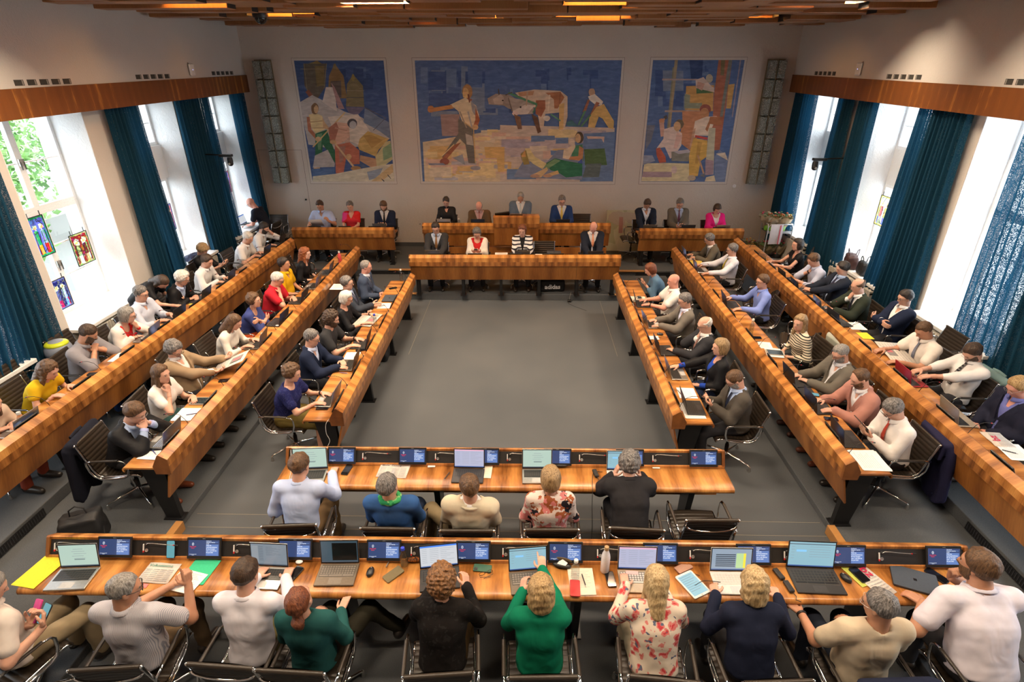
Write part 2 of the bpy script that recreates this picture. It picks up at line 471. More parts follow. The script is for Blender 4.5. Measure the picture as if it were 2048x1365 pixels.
def cone(G, a, b, ra, rb):
    a = np.asarray(a, np.float32); b = np.asarray(b, np.float32); d = b-a; L = max(float(d@d), 1e-9)
    pa = G-a
    t = np.clip(pa@d/L, 0, 1)
    q = pa - t[..., None]*d
    return np.sqrt(np.einsum('...i,...i', q, q)) - (ra+(rb-ra)*t)
def ell(G, c, r, R=None):
    q = G-np.asarray(c, np.float32)
    if R is not None: q = q@np.asarray(R, np.float32)
    q = q/np.asarray(r, np.float32)
    k0 = np.sqrt(np.einsum('...i,...i', q, q))
    return (k0-1)*float(min(r)+(max(r)-min(r))*.3)
def smin(a, b, k=0.03):
    h = np.clip(0.5+0.5*(b-a)/k, 0, 1)
    return b+(a-b)*h-k*h*(1-h)
def smax(a, b, k=0.01): return -smin(-a, -b, k)

# ================================================================ people
def _Rx(a): c, s = math.cos(a), math.sin(a); return np.array([[1,0,0],[0,c,-s],[0,s,c]])
def _Ry(a): c, s = math.cos(a), math.sin(a); return np.array([[c,0,s],[0,1,0],[-s,0,c]])
def _Rz(a): c, s = math.cos(a), math.sin(a); return np.array([[c,-s,0],[s,c,0],[0,0,1]])
def spine(p):
    """joint positions of pelvis, waist, neck base and head for a pose"""
    th, tw, sd, S = p['lean'], p.get('twist', 0), p.get('side', 0), p.get('S', 1.0)
    Hc = np.array([0, 0, p.get('hipz', 0.55)])
    Tz = _Rz(tw)
    R1 = _Rz(tw*.4)@_Ry(sd*.6)@_Rx(-th*.7); R2 = Tz@_Ry(sd)@_Rx(-th*1.12)
    Wc = Hc+R1@np.array([0, 0, .22*S]); Nk = Wc+R2@np.array([0, 0, .275*S])
    Rh = _Rz(p.get('hy', 0))@_Ry(p.get('ht', 0))@_Rx(-p.get('hp', 0))
    nd = _Rz(p.get('hy', 0)*.5)@_Ry(sd*.7)@_Rx(-(th*.7+p.get('hp', 0)*.3))@np.array([0, 0, 1.0])
    Hd = Nk+nd*.095*S-Rh@(np.array([0, -.018, -.065])*S)
    return Hc, R1, Wc, R2, Nk, Rh, Hd
def unit(v): v = np.asarray(v, float); return v/max(np.linalg.norm(v), 1e-9)
def ik(A, T, l1, l2, hint):
    d = T-A; L = np.linalg.norm(d)
    if L > (l1+l2)*.995: T = A+d/L*(l1+l2)*.995; d = T-A; L = np.linalg.norm(d)
    if L < .12: T = A+unit(d)*.12; d = T-A; L = .12
    a = (l1*l1-l2*l2+L*L)/(2*L); h = math.sqrt(max(l1*l1-a*a, 0))
    u = d/L; w = np.asarray(hint, float)-u*np.dot(hint, u)
    return A+u*a+unit(w)*h, T
SKIN = {'fair': (0.62, 0.36, 0.26), 'tan': (0.50, 0.26, 0.16), 'pink': (0.66, 0.33, 0.25), 'pale': (0.70, 0.45, 0.36), 'olive': (0.42, 0.23, 0.14)}
_noise_cache = {}
def wob(G, f, amp, seed=0):
    a = seed*1.7
    return amp*(np.sin(G[..., 0]*f+a+2.1*np.sin(G[..., 2]*f*.7+a))*np.sin(G[..., 1]*f*.9+1.3*a+1.5*np.sin(G[..., 0]*f*.6)) + .5*np.sin(G[..., 2]*f*1.9+a*2+2*np.sin(G[..., 1]*f*1.1)))
def head_sdf(G, S, fat=0.0, fem=False):
    """G in head frame (x right, y forward, z up) metres"""
    G = G/S
    d = ell(G, (0, -.014, .030), (.074, .094, .086))
    d = smin(d, ell(G, (0, .018, -.018), (.064+fat, .070, .078)), .03)
    d = smin(d, cone(G, (-.030-fat, .018, -.070), (.030+fat, .018, -.070), .034+fat*.5, .034+fat*.5), .035)
    d = smin(d, cone(G, (0, .050, -.088), (0, .056, -.094), .024, .020), .03)
    d = smin(d, cone(G, (-.03, .066, .022), (.03, .066, .022), .018, .018), .018)
    d = smax(d, -ell(G, (.031, .095, .004), (.017, .016, .011)), .012); d = smax(d, -ell(G, (-.031, .095, .004), (.017, .016, .011)), .012)
    d = smin(d, cone(G, (0, .082, .012), (0, .100, -.024), .007, .0115), .012)
    d = smin(d, cone(G, (-.012, .084, -.030), (.012, .084, -.030), .008, .008), .010)
    d = smin(d, cone(G, (-.018, .076, -.056), (.018, .076, -.056), .006, .006), .008)
    d = smin(d, cone(G, (-.014, .076, -.066), (.014, .076, -.066), .007, .007), .008)
    for sx in (-1, 1):
        d = smin(d, ell(G, (sx*.074, -.004, -.006), (.010, .019, .031), _Ry(0)@_Rx(.15)@_Rz(sx*.35)), .008)
    return d*S
def hair_sdf(G, S, st, seed):
    """returns hair distance in the head frame or None"""
    Gs = G/S; x, y, z = Gs[..., 0], Gs[..., 1], Gs[..., 2]
    kind = st
    if kind == 'bald': return None
    vol = {'short': .013, 'crop': .006, 'fringe': .006, 'bob': .018, 'long': .014, 'pony': .010, 'curly': .030, 'mop': .024, 'wavy': .022, 'bun': .010, 'longcurly': .020, 'thin': .006}[kind]
    line = (z+.090)-(y+.045)*1.36+.012*np.sin(x*60+seed)*(y > .03)+.22*np.maximum(np.abs(x)-.05, 0)
    edge = np.clip(line/.055, 0, 1); tuft = .0035*np.sin(x*70+seed)*np.sin(y*38+seed*2+x*30)
    d = ell(Gs, (.004*math.sin(seed), -.016, .030), (.076+vol, .096+vol, .088+vol*1.15))+vol*.75*(1-edge)+(tuft if kind in ('short', 'mop', 'pony', 'bun') else 0)
    if kind in ('short', 'crop', 'mop', 'curly', 'pony', 'bun', 'thin'): d = smax(d, -(line)*.62, .006)
    if kind == 'thin': d = smax(d, (y-.045), .01)
    if kind == 'fringe':
        d = smax(d, -(line)*.62, .006); d = smax(d, z-.052-.25*np.maximum(-y, 0), .01)
    if kind == 'curly':
        d = smin(d, ell(Gs, (0, -.03, -.01), (.10, .10, .11)), .03); d = smax(d, -((z+.12)-(y+.02)*1.6)*.5, .01)
    if kind in ('bob', 'wavy', 'mop'):
        lo = -.055 if kind == 'bob' else (-.085 if kind == 'wavy' else -.02)
        w = .092 if kind == 'bob' else .100
        e = ell(Gs, (0, -.028, lo+.035), (w, .094, .125 if kind != 'mop' else .09))
        e = smax(e, lo-.05-z, .02)
        d = smin(d, e, .03)
        face = smax(smax(.028-y, z-.068+np.abs(x)*.25, .01), np.abs(x)-.064, .012)
        d = smax(d, -face, .012)
    if kind in ('long', 'longcurly'):
        face = smax(smax(.030-y, z-.072+np.abs(x)*.3, .01), np.abs(x)-.060, .012)
        wide = .075 if kind == 'long' else .085
        e = cone(Gs, (0, -.055, -.02), (0, -.085, -.20), wide, wide*.9)
        for sx in (-1, 1): e = smin(e, cone(Gs, (sx*.062, -.005, -.02), (sx*.078, .005, -.21), .030, .026), .03)
        d = smin(d, e, .03); d = smax(d, -face, .012)
    if kind in ('pony', 'bun'):
        if kind == 'pony':
            d = smin(d, cone(Gs, (0, -.085, -.045), (0, -.118, -.085), .030, .032), .02)
            d = smin(d, cone(Gs, (0, -.118, -.085), (0, -.105, -.215), .046, .016), .015)
        else: d = smin(d, ell(Gs, (0, -.105, .0), (.035, .035, .035)), .015)
    f, a = {'curly': (95, .0075), 'longcurly': (70, .006), 'wavy': (55, .0045), 'mop': (80, .005), 'bob': (40, .0025), 'long': (45, .003), 'pony': (60, .0025)}.get(kind, (75, .0022))
    d = d + wob(Gs, f, a, seed)
    return d*S
def head_bits(o, Rh, Hd, S, spec, h):
    """eyes, brows, lips as small closed forms: returns list of (verts, faces, material key)"""
    mb = MB()
    M3 = Matrix(Rh.tolist()); c = Vector(Hd.tolist())
    def L(p): return c + M3 @ (Vector(p)*S)
    down = spec.get('hp', 0) > .30
    for sx in (-1, 1):
        if down:
            mb.tube([L((sx*.043, .0785, .000)), L((sx*.031, .0835, -.004)), L((sx*.019, .0825, -.001))], .0017*S, 'lash', 5)
        else:
            mb.sph(L((sx*.031, .0755, .004)), (.0125*S, .0095*S, .0065*S), 'eyewhite', 8, 5, M3)
            mb.sph(L((sx*.031, .0825, .004)), (.0052*S, .0032*S, .0052*S), 'iris', 8, 5, M3)
            mb.tube([L((sx*.044, .079, .008)), L((sx*.031, .086, .0115)), L((sx*.018, .083, .009))], .0015*S, 'lash', 5)
        mb.tube([L((sx*.047, .077, .022)), L((sx*.033, .0865, .0265)), L((sx*.017, .0865, .023))], .0030*S, 'brow', 5)
    mb.tube([L((-.019, .0795, -.0605)), L((0, .0845, -.0595)), L((.019, .0795, -.0605))], [.003*S, .0045*S, .003*S], 'lips', 6)
    mb.tube([L((-.015, .080, -.0655)), L((0, .0845, -.0670)), L((.015, .080, -.0655))], [.003*S, .005*S, .003*S], 'lips', 6)
    return mb
def hand_frame(Wr, d, n):
    d = unit(d); n = unit(np.asarray(n, float)-d*np.dot(n, d)); s = np.cross(d, n)
    return d, n, s
def hand_cones(Wr, d, n, side, curl, spread=1.0, S=1.0, point=False):
    """palm and finger bones; n = out of the palm; side=+1 right hand"""
    d, n, s = hand_frame(Wr, d, n)
    th = -s*side if False else s
    # thumb side: for the right hand palm down pointing forward the thumb is on the left
    tdir = np.cross(n, d)*(-1 if side > 0 else 1)
    out = []
    P0 = Wr
    for k, (off, ln) in enumerate(((.028, .074), (.009, .083), (-.010, .077), (-.028, .060))):
        base = P0+d*.088*S+tdir*off*S*.95
        out.append((P0+d*.02*S+tdir*off*.75*S, base, .0145*S, .0120*S))
        cc = curl if not (point and k == 0) else .08
        a = cc*.7; p = base; dd = unit(d+tdir*off*1.8*spread)
        for j, seg in enumerate((.42, .32, .26)):
            dirv = unit(dd*math.cos(a)+n*math.sin(a)); q = p+dirv*ln*seg*S
            out.append((p, q, (.0098-.0010*j)*S, (.0090-.0010*j)*S)); p = q; a += cc*1.0
    tb = P0+d*.022*S+tdir*.030*S
    t1 = tb+unit(tdir*.75+d*.65+n*.25)*.038*S; t2 = t1+unit(tdir*(.45-.3*curl)+d*.85+n*(.2+.5*curl))*.030*S; t3 = t2+unit(tdir*(.2-.5*curl)+d*.9+n*(.2+.5*curl))*.024*S
    out += [(P0+d*.012*S+tdir*.012*S, tb, .017*S, .016*S), (tb, t1, .0150*S, .0115*S), (t1, t2, .0108*S, .0098*S), (t2, t3, .0098*S, .0082*S)]
    return out
def union(G, cones, k=.006):
    d = None
    for a, b, ra, rb in cones:
        e = cone(G, a, b, ra, rb); d = e if d is None else smin(d, e, k)
    return d
def bounds(cones, pad):
    P = np.array([c[0] for c in cones]+[c[1] for c in cones]); R = max(max(c[2], c[3]) for c in cones)
    return P.min(0)-R-pad, P.max(0)+R+pad

FABS = {}
def fab(c, pattern=None, c2=None, scale=1.0, rough=.85):
    n = 'cloth_%s_%s' % ('_'.join('%02d' % int(round(x*99)) for x in c), pattern or 'plain')
    if pattern: n += '_%d' % int(scale)
    return fabric(n, c, rough, c2, pattern, scale)

def make_person(spec, x, y, z, rz):
    S = spec.get('S', 1.0); fem = spec.get('fem', False); q = spec.get('q', 1.0)   # q: cell size factor
    B = spec.get('bulk', 1.0)
    root = empty('person', (x, y, z), rz, spec['label'], 'person', spec.get('group'))
    Hc, R1, Wc, R2, Nk, Rh, Hd = spine(spec)
    T1 = lambda v: Hc+R1@(np.array(v)*S); T2 = lambda v: Wc+R2@(np.array(v)*S)
    shw = (.158 if fem else .180)*S*(1+(B-1)*.5)
    Sh = [T2((-shw/S, .0, .215)), T2((shw/S, .0, .215))]
    # ---- arms
    l1, l2 = .285*S, .255*S
    arms = []
    for i, sx in ((0, -1), (1, 1)):
        a = spec['arms'][i]
        Wr = np.array(a['w'], float)
        hint = np.array(a.get('hint', (sx*.55, -.25, -1.0)), float)
        El, Wr2 = ik(Sh[i], Wr, l1, l2, hint)
        hd = np.array(a['d'], float) if 'd' in a else unit(Wr2-El)
        arms.append((Sh[i], El, Wr2, hd, np.array(a.get('n', (0, 0, -1)), float), a.get('curl', .3), a.get('point', False)))
    skin = skinmat('skin_'+spec.get('skin', 'fair'), SKIN[spec.get('skin', 'fair')])
    V = []; F = []; MI = []; nv = 0
    def put(v, f, mi=0):
        nonlocal nv
        V.append(v); F.append(f+nv); MI.append(np.full(len(f), mi)); nv += len(v)
    # ---- head and neck (fine)
    hh = .0078*q
    lo = Hd-.16*S; hi = Hd+.16*S; lo2 = np.minimum(lo, Nk-.08); hi2 = np.maximum(hi, Nk+.06)
    G, org = grid(lo2, hi2, hh)
    GH = (G-Hd.astype(np.float32))@Rh.astype(np.float32)
    d = head_sdf(GH, S, spec.get('fat', 0), fem)
    na = Nk+(R2@np.array([0, -.005, -.04]))*S; nb = Hd+Rh@(np.array([0, -.022, -.055])*S)
    nr = (.049 if fem else .060)*S*(1+(B-1)*.4)
    d = smin(d, cone(G, na, nb, nr*1.08, nr*.92), .02)
    d = smax(d, cone(G, na, na+np.array([0, 0, 1e-3]), .0, .0)-.40, .01)
    v, f = nets(d, org, hh); put(v, f)
    # ---- trunk, arms and legs under the clothes
    hb = .018*q
    bodyc = []
    tor = [(T1((0, 0, .02)), T1((0, .01, .14)), .105*S*B, .10*S*B), (T2((0, .01, .0)), T2((0, .01, .12)), .085*S*B, .09*S), (T2((-.10, 0, .19)), T2((.10, 0, .19)), .055*S, .055*S), (T2((0, .005, .18)), Nk, .062*S, .050*S)]
    armc = []
    rs = (.043 if fem else .050)*S*(1+(B-1)*.5)
    for A, El, Wr, hd, n, cu, pt in arms:
        armc += [(A, El, rs, rs*.80), (El, Wr, rs*.80, rs*.54)]
    legs = []
    kn = spec.get('knees', ((-.12, .44, .50), (.12, .44, .50))); an = spec.get('ankles', ((-.13, .40, .10), (.13, .42, .10)))
    for i, sx in ((0, -1), (1, 1)):
        hp = T1((sx*.085, .01, 0.0)); K = np.array(kn[i], float); A = np.array(an[i], float)
        legs.append((hp, K, A))
    legc = []
    for hp, K, A in legs: legc += [(hp, K, .080*S*B, .055*S), (K, A, .052*S, .036*S)]
    allc = tor+armc+legc
    lo, hi = bounds(allc, .01); G, org = grid(lo, hi, hb)
    d = union(G, [(a, b, r1*.93, r2*.93) for a, b, r1, r2 in tor], .05)
    e = None
    if spec.get('neck', 'open') in ('low', 'vee', 'wide'):
        d = smin(d, union(G, [(T2((0, .03, .12)), T2((0, .03, .16)), .095*S, .085*S)], .03), .04)
        d = smin(d, union(G, [(Nk, Sh[0], .045*S, .045*S), (Nk, Sh[1], .045*S, .045*S)], .03), .04)
    da = union(G, armc, .03); d = smin(d, da, .03)
    d = smin(d, union(G, legc, .03), .03)
    v, f = nets(d, org, hb); put(v, f)
    # ---- hands (fine)
    hf = .0062*max(1, q*.95)
    for i, (A, El, Wr, hd, n, cu, pt) in enumerate(arms):
        side = 1 if i == 1 else -1
        cs = hand_cones(Wr, hd, n, side, cu, S=S*(.93 if fem else 1.0), point=pt)
        cs.append((Wr-unit(Wr-El)*.05, Wr+unit(hd)*.015, rs*.58, .021*S))
        cs = [(a, b, r1*(1+.10*(q-1)), r2*(1+.10*(q-1))) for a, b, r1, r2 in cs]
        lo, hi = bounds(cs, .004); G, org = grid(lo, hi, hf)
        v, f = nets(union(G, cs, .005), org, hf); put(v, f)
    mats = [skin]
    Va = np.concatenate(V); Fa = np.concatenate(F)
    hb_ = head_bits(None, Rh, Hd, S, spec, hh)
    keymap = {'lash': plain('lash_dark', (.03, .02, .015)), 'eyewhite': plain('eye_white', (.75, .72, .68), .3), 'iris': plain('iris_brown', (.04, .025, .015), .2),
              'lips': plain('lips', (.50, .20, .16) if not fem else (.52, .14, .12), .4), 'brow': hairmat('hair_'+spec.get('haircol', 'brown'), *HAIR[spec.get('haircol', 'brown')])}
    fl = Fa.tolist(); mi = np.concatenate(MI).tolist()
    base = len(Va)
    for kname in hb_.mats: mats.append(keymap[kname])
    fl += [[k+base for k in ff] for ff in hb_.f]; mi += [m+1 for m in hb_.m]
    verts = Va.tolist()+[list(vv) for vv in hb_.v]
    mesh_obj('body', verts, fl, mats, root, mi, True)
    # ---- hair
    hm = hairmat('hair_'+spec.get('haircol', 'brown'), *HAIR[spec.get('haircol', 'brown')])
    st = spec.get('hair', 'short')
    if st != 'bald':
        h2 = .0072*q
        ext = .13 if st not in ('long', 'longcurly', 'pony') else .30
        G, org = grid((-.13*S, -.19*S, -(ext+.01)*S), (.13*S, .11*S, .16*S), h2)
        d = hair_sdf(G, S, st, spec.get('seed', 1))
        v, f = nets(d, org, h2)
        v = v@Rh.T+Hd
        if len(f): mesh_obj('hair', v, f, hm, root, None, True)
    if spec.get('beard'):
        h2 = .0068*q
        G, org = grid((-.09*S, -.02*S, -.14*S), (.09*S, .12*S, .01*S), h2)
        d = head_sdf(G, S, spec.get('fat', 0), fem)-.006-(.006 if spec['beard'] == 'full' else 0)
        Gx = G/S
        d = smax(d, (Gx[..., 2]+.030)-.30*np.maximum(np.abs(Gx[..., 0])-.03, 0)*2, .006); d = smax(d, -(Gx[..., 1]-.005), .01)
        mouth = ell(Gx, (0, .085, -.061), (.024, .03, .010)); d = smax(d, -mouth, .004)
        d = d + wob(Gx, 90, .0015, 3)
        v, f = nets(d, org, h2)
        bc = spec.get('beardcol', spec.get('haircol', 'brown'))
        if len(f): mesh_obj('beard', v@Rh.T+Hd, f, hairmat('hair_'+bc, *HAIR[bc]), root, None, True)
    if spec.get('glasses'):
        mb = MB(); M3 = Matrix(Rh.tolist()); c = Vector(Hd.tolist())
        def L(p): return c+M3@(Vector(p)*S)
        gm = {'black': M_blackp, 'metal': M_alu, 'brown': plain('tortoise_frame', (.05, .02, .01), .3)}[spec['glasses'] if isinstance(spec['glasses'], str) else 'black']
        r = .0022 if spec['glasses'] != 'metal' else .0014
        zz = spec.get('gz', .002)
        for sx in (-1, 1):
            pts = [L((sx*.032+.024*math.cos(t), .102-.004*abs(math.cos(t)), zz+.0175*math.sin(t))) for t in [2*PI*k/12 for k in range(12)]]
            mb.tube(pts, r*S, gm, 5, True)
            mb.tube([L((sx*.056, .098, zz+.006)), L((sx*.077, .05, zz+.008)), L((sx*.080, -.005, zz+.004))], r*S, gm, 5)
        mb.tube([L((-.009, .104, zz+.004)), L((.009, .104, zz+.004))], r*S, gm, 5)
        mb.build('glasses', root)
    # ---- trousers and shoes
    pc = fab(spec.get('pants', (.03, .03, .035)))
    if spec.get('legsvis', True):
        lc = [(T1((-.03, .01, -.02)), T1((.03, .01, .02)), .108*S*B, .104*S*B)]
        for (hp, K, A) in legs: lc += [(hp, K, .088*S*B, .070*S), (K, A, .070*S, .056*S)]
        skirt = spec.get('skirt')
        if skirt: lc = [(T1((-.03, 0, -.02)), T1((.03, 0, .02)), .11*S*B, .11*S*B)]+[(hp, K, .100*S*B, .085*S) for hp, K, A in legs]
        lo, hi = bounds(lc, .03); hp_ = .020*q; G, org = grid(lo, hi, hp_)
        d = union(G, lc, .05 if not skirt else .10)+wob(G, 26, .004, spec.get('seed', 1))
        v, f = nets(d, org, hp_)
        mesh_obj('skirt' if skirt else 'trousers', v, f, pc, root, None, True)
        sc = spec.get('shoecol', (.02, .015, .012))
        sm = plain('shoe_%d_%d' % (int(sc[0]*99), int(sc[1]*99)), sc, .35)
        for i, (hp, K, A) in enumerate(legs):
            A = np.array(A); fd = unit(np.array([(A[0])*.6, 1.0, 0]))
            gz = A[2]-.10
            hs = .014*q
            cs = [(A+np.array([0, 0, -.02])-fd*.035, A+np.array([0, 0, -.045])-fd*.03, .044*S, .044*S), (A+fd*.02+np.array([0, 0, -.045]), A+fd*.155*S+np.array([0, 0, -.063]), .046*S, .036*S)]
            lo, hi = bounds(cs, .01); lo[2] = gz-.01; G, org = grid(lo, hi, hs)
            d = smax(union(G, cs, .03), gz+.002-G[..., 2], .006)
            v, f = nets(d, org, hs)
            if len(f): mesh_obj('shoe', v, f, sm, root, None, True)
    # ---- upper garments
    def torso_cones(off, bulkx=1.0):
        cs = [(T1((-.045, .0, -.01)), T1((.045, .0, -.01)), .115*S*B+off, .115*S*B+off),
              (T1((-.035, .012, .12)), T1((.035, .012, .12)), .112*S*B+off, .112*S*B+off),
              (T2((-.055, .0, .03)), T2((.055, .0, .03)), .100*S*B+off, .100*S*B+off),
              (T2((-.065, .0, .12)), T2((.065, .0, .12)), .098*S+(B-1)*.05+off, .098*S+(B-1)*.05+off),
              (Sh[0]+(Sh[1]-Sh[0])*.10, Sh[1]+(Sh[0]-Sh[1])*.10, .050*S+off, .050*S+off),
              (Nk+R2@np.array([0, -.012, -.03]), Sh[0], .052*S+off*.5, .044*S+off), (Nk+R2@np.array([0, -.012, -.03]), Sh[1], .052*S+off*.5, .044*S+off)]
        if fem: cs += [(T2((sx*.062, .075, .09)), T2((sx*.058, .080, .08)), .054*S+off, .054*S+off) for sx in (-1, 1)]
        if spec.get('belly'): cs += [(T1((0, .06, .06)), T1((0, .065, .15)), (.10+spec['belly'])*S+off, (.09+spec['belly'])*S+off)]
        return cs
    def sleeve_cones(off, ls):
        cs = []
        for A, El, Wr, hd, n, cu, pt in arms:
            if ls <= 0: continue
            if ls < .5:
                t = ls/.68; cs += [(A, A+(El-A)*t, rs+off+.006, rs*.90+off+.012)]
            else:
                t = (ls-.5)/.5; cs += [(A, El, rs+off+.004, rs*.84+off+.004), (El, El+(Wr-El)*t, rs*.86+off+.004, rs*.60+off+.004)]
        return cs
    N2 = Nk
    def garment(name, off, ls, mat, neck, vee=None, seed=1, hem=-.03, amp=.0045):
        cs = torso_cones(off); sl = sleeve_cones(off, ls)
        lo, hi = bounds(cs+sl, .03); hg = .0150*q if q < 1.3 else .0155*q
        G, org = grid(lo, hi, hg)
        d = union(G, cs, .055)
        if sl:
            ds = None
            per = 1 if ls < .5 else 2
            for i in range(0, len(sl), per):
                e = union(G, sl[i:i+per], .03); ds = e if ds is None else np.minimum(ds, e)
            if ls < .99:   # open the sleeve end
                pass
            d = smin(d, ds, .035)
        d = d+wob(G, 17, amp*.75, seed)+wob(G, 38, amp*.30, seed+3)
        # torso frame coords
        L2 = ((G-Wc.astype(np.float32))@R2.astype(np.float32))/S
        X2, Y2, Z2 = L2[..., 0], L2[..., 1], L2[..., 2]
        # neck hole
        if neck == 'collar': d = smax(d, -(cone(G, Nk+R2@np.array([0, .004, .012]), Nk+R2@np.array([0, .03, .14]), nr*.96, nr*1.3)), .008)
        elif neck == 'open': d = smax(d, -smin(cone(G, Nk+R2@np.array([0, .004, .0]), Nk+R2@np.array([0, .03, .14]), nr*1.05, nr*1.5), smax(np.abs(X2)-(Z2-.145)*.42, smax(-Y2, Z2-.4, .01), .008), .01), .008)
        elif neck == 'low': d = smax(d, -ell(L2, (0, .055, .275), (.088, .105, .085)), .008)
        elif neck == 'wide': d = smax(d, -ell(L2, (0, .030, .290), (.125, .125, .085)), .008)
        elif neck == 'vee': d = smax(d, -smin(ell(L2, (0, .01, .30), (.075, .08, .07)), smax(np.abs(X2)-(Z2-.11)*.52, smax(-Y2, Z2-.34, .01), .008), .01), .008)
        elif neck == 'crew': d = smax(d, -(cone(G, Nk+R2@np.array([0, .0, .012]), Nk+R2@np.array([0, .03, .14]), nr*1.12, nr*1.6)), .008)
        if vee is not None:
            # jacket opening down the front
            zb, w = vee
            wedge = smax(np.abs(X2)-np.maximum((Z2-zb)*w, .012), -(Y2-.0), .01)
            d = smax(d, -wedge, .006)
            lapel = None
        hemv = ((G-Hc.astype(np.float32))@R1.astype(np.float32))[..., 2]
        d = smax(d, (hem-.06*0)-hemv, .01)
        v, f = nets(d, org, hg)
        if not len(f): return None, None
        return mesh_obj(name, v, f, mat, root, None, True), d
    top = spec['top']
    tf = fab(top['c'], top.get('pat'), top.get('c2'), top.get('sc', 1.0), top.get('rough', .85))
    jk = spec.get('jacket')
    if jk: garment('shirt', .006, .93, tf, top.get('neck', 'collar'), seed=spec.get('seed', 1), amp=.0015)
    else: garment(top.get('name', 'shirt'), .011, top.get('ls', 1.0), tf, top.get('neck', 'collar'), seed=spec.get('seed', 1), amp=top.get('amp', .0045))
    if jk:
        jf = fab(jk['c'], jk.get('pat'), jk.get('c2'), jk.get('sc', 1.0))
        garment(jk.get('name', 'jacket'), .021, jk.get('ls', .965), jf, 'collar', vee=jk.get('vee', (-.02, .36)), seed=spec.get('seed', 1)+5, amp=.006)
        # lapels: two folded strips along the opening
        zb, w = jk.get('vee', (-.02, .36))
        if jk.get('lapel', True):
            for sx in (-1, 1):
                mb = MB(); top_p = []
                for t in (0, .25, .5, .75, 1):
                    zz = zb+.03+(.262-zb-.03)*t
                    xx = max((zz-zb)*w, .012)+.004
                    yy = (.128+.02*(B-1))*(1-.42*t*t)+.026*(1-t)+(spec.get('belly', 0)*.6*(1-t))
                    if fem: yy += .02*math.sin(PI*min(1, t*1.3))
                    ww = .018+.045*math.sin(PI*min(1, .12+t*.62))
                    top_p.append((xx, yy, zz, ww))
                vs = []
                for xx, yy, zz, ww in top_p:
                    for (dx, dy) in ((-.002, .004), (ww, -.004-ww*.28), (ww, -.012-ww*.28), (-.002, -.006)):
                        vs.append(T2((sx*(xx+dx), yy+dy, zz)))
                fs = []
                for k in range(4):
                    for j in range(4): fs.append((k*4+j, k*4+(j+1) % 4, k*4+4+(j+1) % 4, k*4+4+j))
                fs += [(0, 1, 2, 3), (16, 17, 18, 19)]
                mb.add(vs, fs, jf); mb.build('lapel', root)
            mb = MB()
            # collar roll behind the neck
            pts = [T2((.085*math.cos(a)*.95, -.005+.075*math.sin(a)*1.0, .262+.012*(-math.sin(a)))) for a in [PI*(-.02)-PI*k/8*.96 for k in range(9)]]
            mb.tube(pts, .016*S, jf, 6, flat=(1.5, .8))
            mb.build('jacket_collar', root)
    if spec.get('collar'):
        cm = tf if spec['collar'] is True else fab(spec['collar'])
        mb = MB(); n = 14; vs = []; gap = .30
        for r_, zoff, in ((nr*1.03, .042), (nr*1.10, .046), (nr*1.50, .016), (nr*1.40, .008)):
            for k in range(n+1):
                a = PI/2+gap*.8+(2*PI-2*gap*.8)*k/n
                droop = .022*max(0, math.sin(a))**2 if zoff < .03 else .006*max(0, math.sin(a))
                vs.append(Nk+R2@(np.array([r_*math.cos(a), r_*math.sin(a)*1.05+.004+zoff*.25, zoff-.012-droop])))
        fs = []
        for j in range(4):
            jj = (j+1) % 4
            for k in range(n): fs.append((j*(n+1)+k, j*(n+1)+k+1, jj*(n+1)+k+1, jj*(n+1)+k))
        fs += [(0, n+1, 2*(n+1), 3*(n+1)), (n, 2*n+1, 3*n+2, 4*n+3)]
        mb.add(vs, fs, cm, True); mb.build('collar', root)
    if spec.get('tie'):
        t = spec['tie']; tm = fab(t['c'], t.get('pat'), t.get('c2'), t.get('sc', 1.0), .5)
        mb = MB(); vs = []
        off = .012 if jk else .016
        for zz, w in ((.262, .016), (.245, .021), (.238, .013), (.16, .021), (.08, .028), (.0, .032), (-.06, .030)):
            if jk and zz < -.03: continue
            t_ = (.262-zz)/.32
            yy = .060+(.125-.060)*min(1, t_*2.2)+off+(spec.get('belly', 0)*.7*min(1, t_))+.03*(B-1)
            for dx, dy in ((-w, 0), (0, .006), (w, 0), (0, -.010)): vs.append(T2((dx, yy+dy, zz)))
        m = len(vs)//4; fs = []
        for k in range(m-1):
            for j in range(4): fs.append((k*4+j, k*4+(j+1) % 4, k*4+4+(j+1) % 4, k*4+4+j))
        fs += [(0, 1, 2, 3), (m*4-4, m*4-3, m*4-2, m*4-1)]
        mb.add(vs, fs, tm); mb.build('tie', root)
    if spec.get('cuffs') is not None and jk:
        cm = fab(spec['cuffs'])
        for A, El, Wr, hd, n, cu, pt in arms:
            mb = MB(); u = unit(Wr-El); mb.tube([Wr-u*.035, Wr-u*.004], [rs*.60+.012, rs*.56+.010], cm, 10)
            mb.build('cuff', root)
    if spec.get('watch') is not None:
        A, El, Wr, hd, n, cu, pt = arms[spec['watch']]
        u = unit(Wr-El); mb = MB(); mb.tube([Wr-u*.030, Wr-u*.012], rs*.60+.004, M_blackp, 12); mb.build('watch', root)
    if spec.get('scarf'):
        mb = MB(); sm = fab(*spec['scarf']) if isinstance(spec['scarf'], tuple) else fab((.05, .35, .12), 'blocks', ((.25, .5, .2), (.6, .7, .4), (.02, .2, .08)), 14)
        pts = [Nk+R2@np.array([.082*math.cos(a), .075*math.sin(a)+.006, .010-.02*math.sin(a)]) for a in [2*PI*k/14 for k in range(14)]]
        mb.tube(pts, [.026+.005*math.sin(3*k) for k in range(14)], sm, 8, True); mb.build('scarf', root)
    if spec.get('brooch'):
        mb = MB(); bm = plain('brooch_red', (.50, .015, .02), .5)
        for k in range(11):
            a = k*2.4; q = .012+.0032*k; mb.sph(T2((-.055+q*math.cos(a), .150, .13+q*math.sin(a)*1.2)), (.020, .012, .016), bm, 7, 5)
        mb.build('flower_brooch', root)
    return root
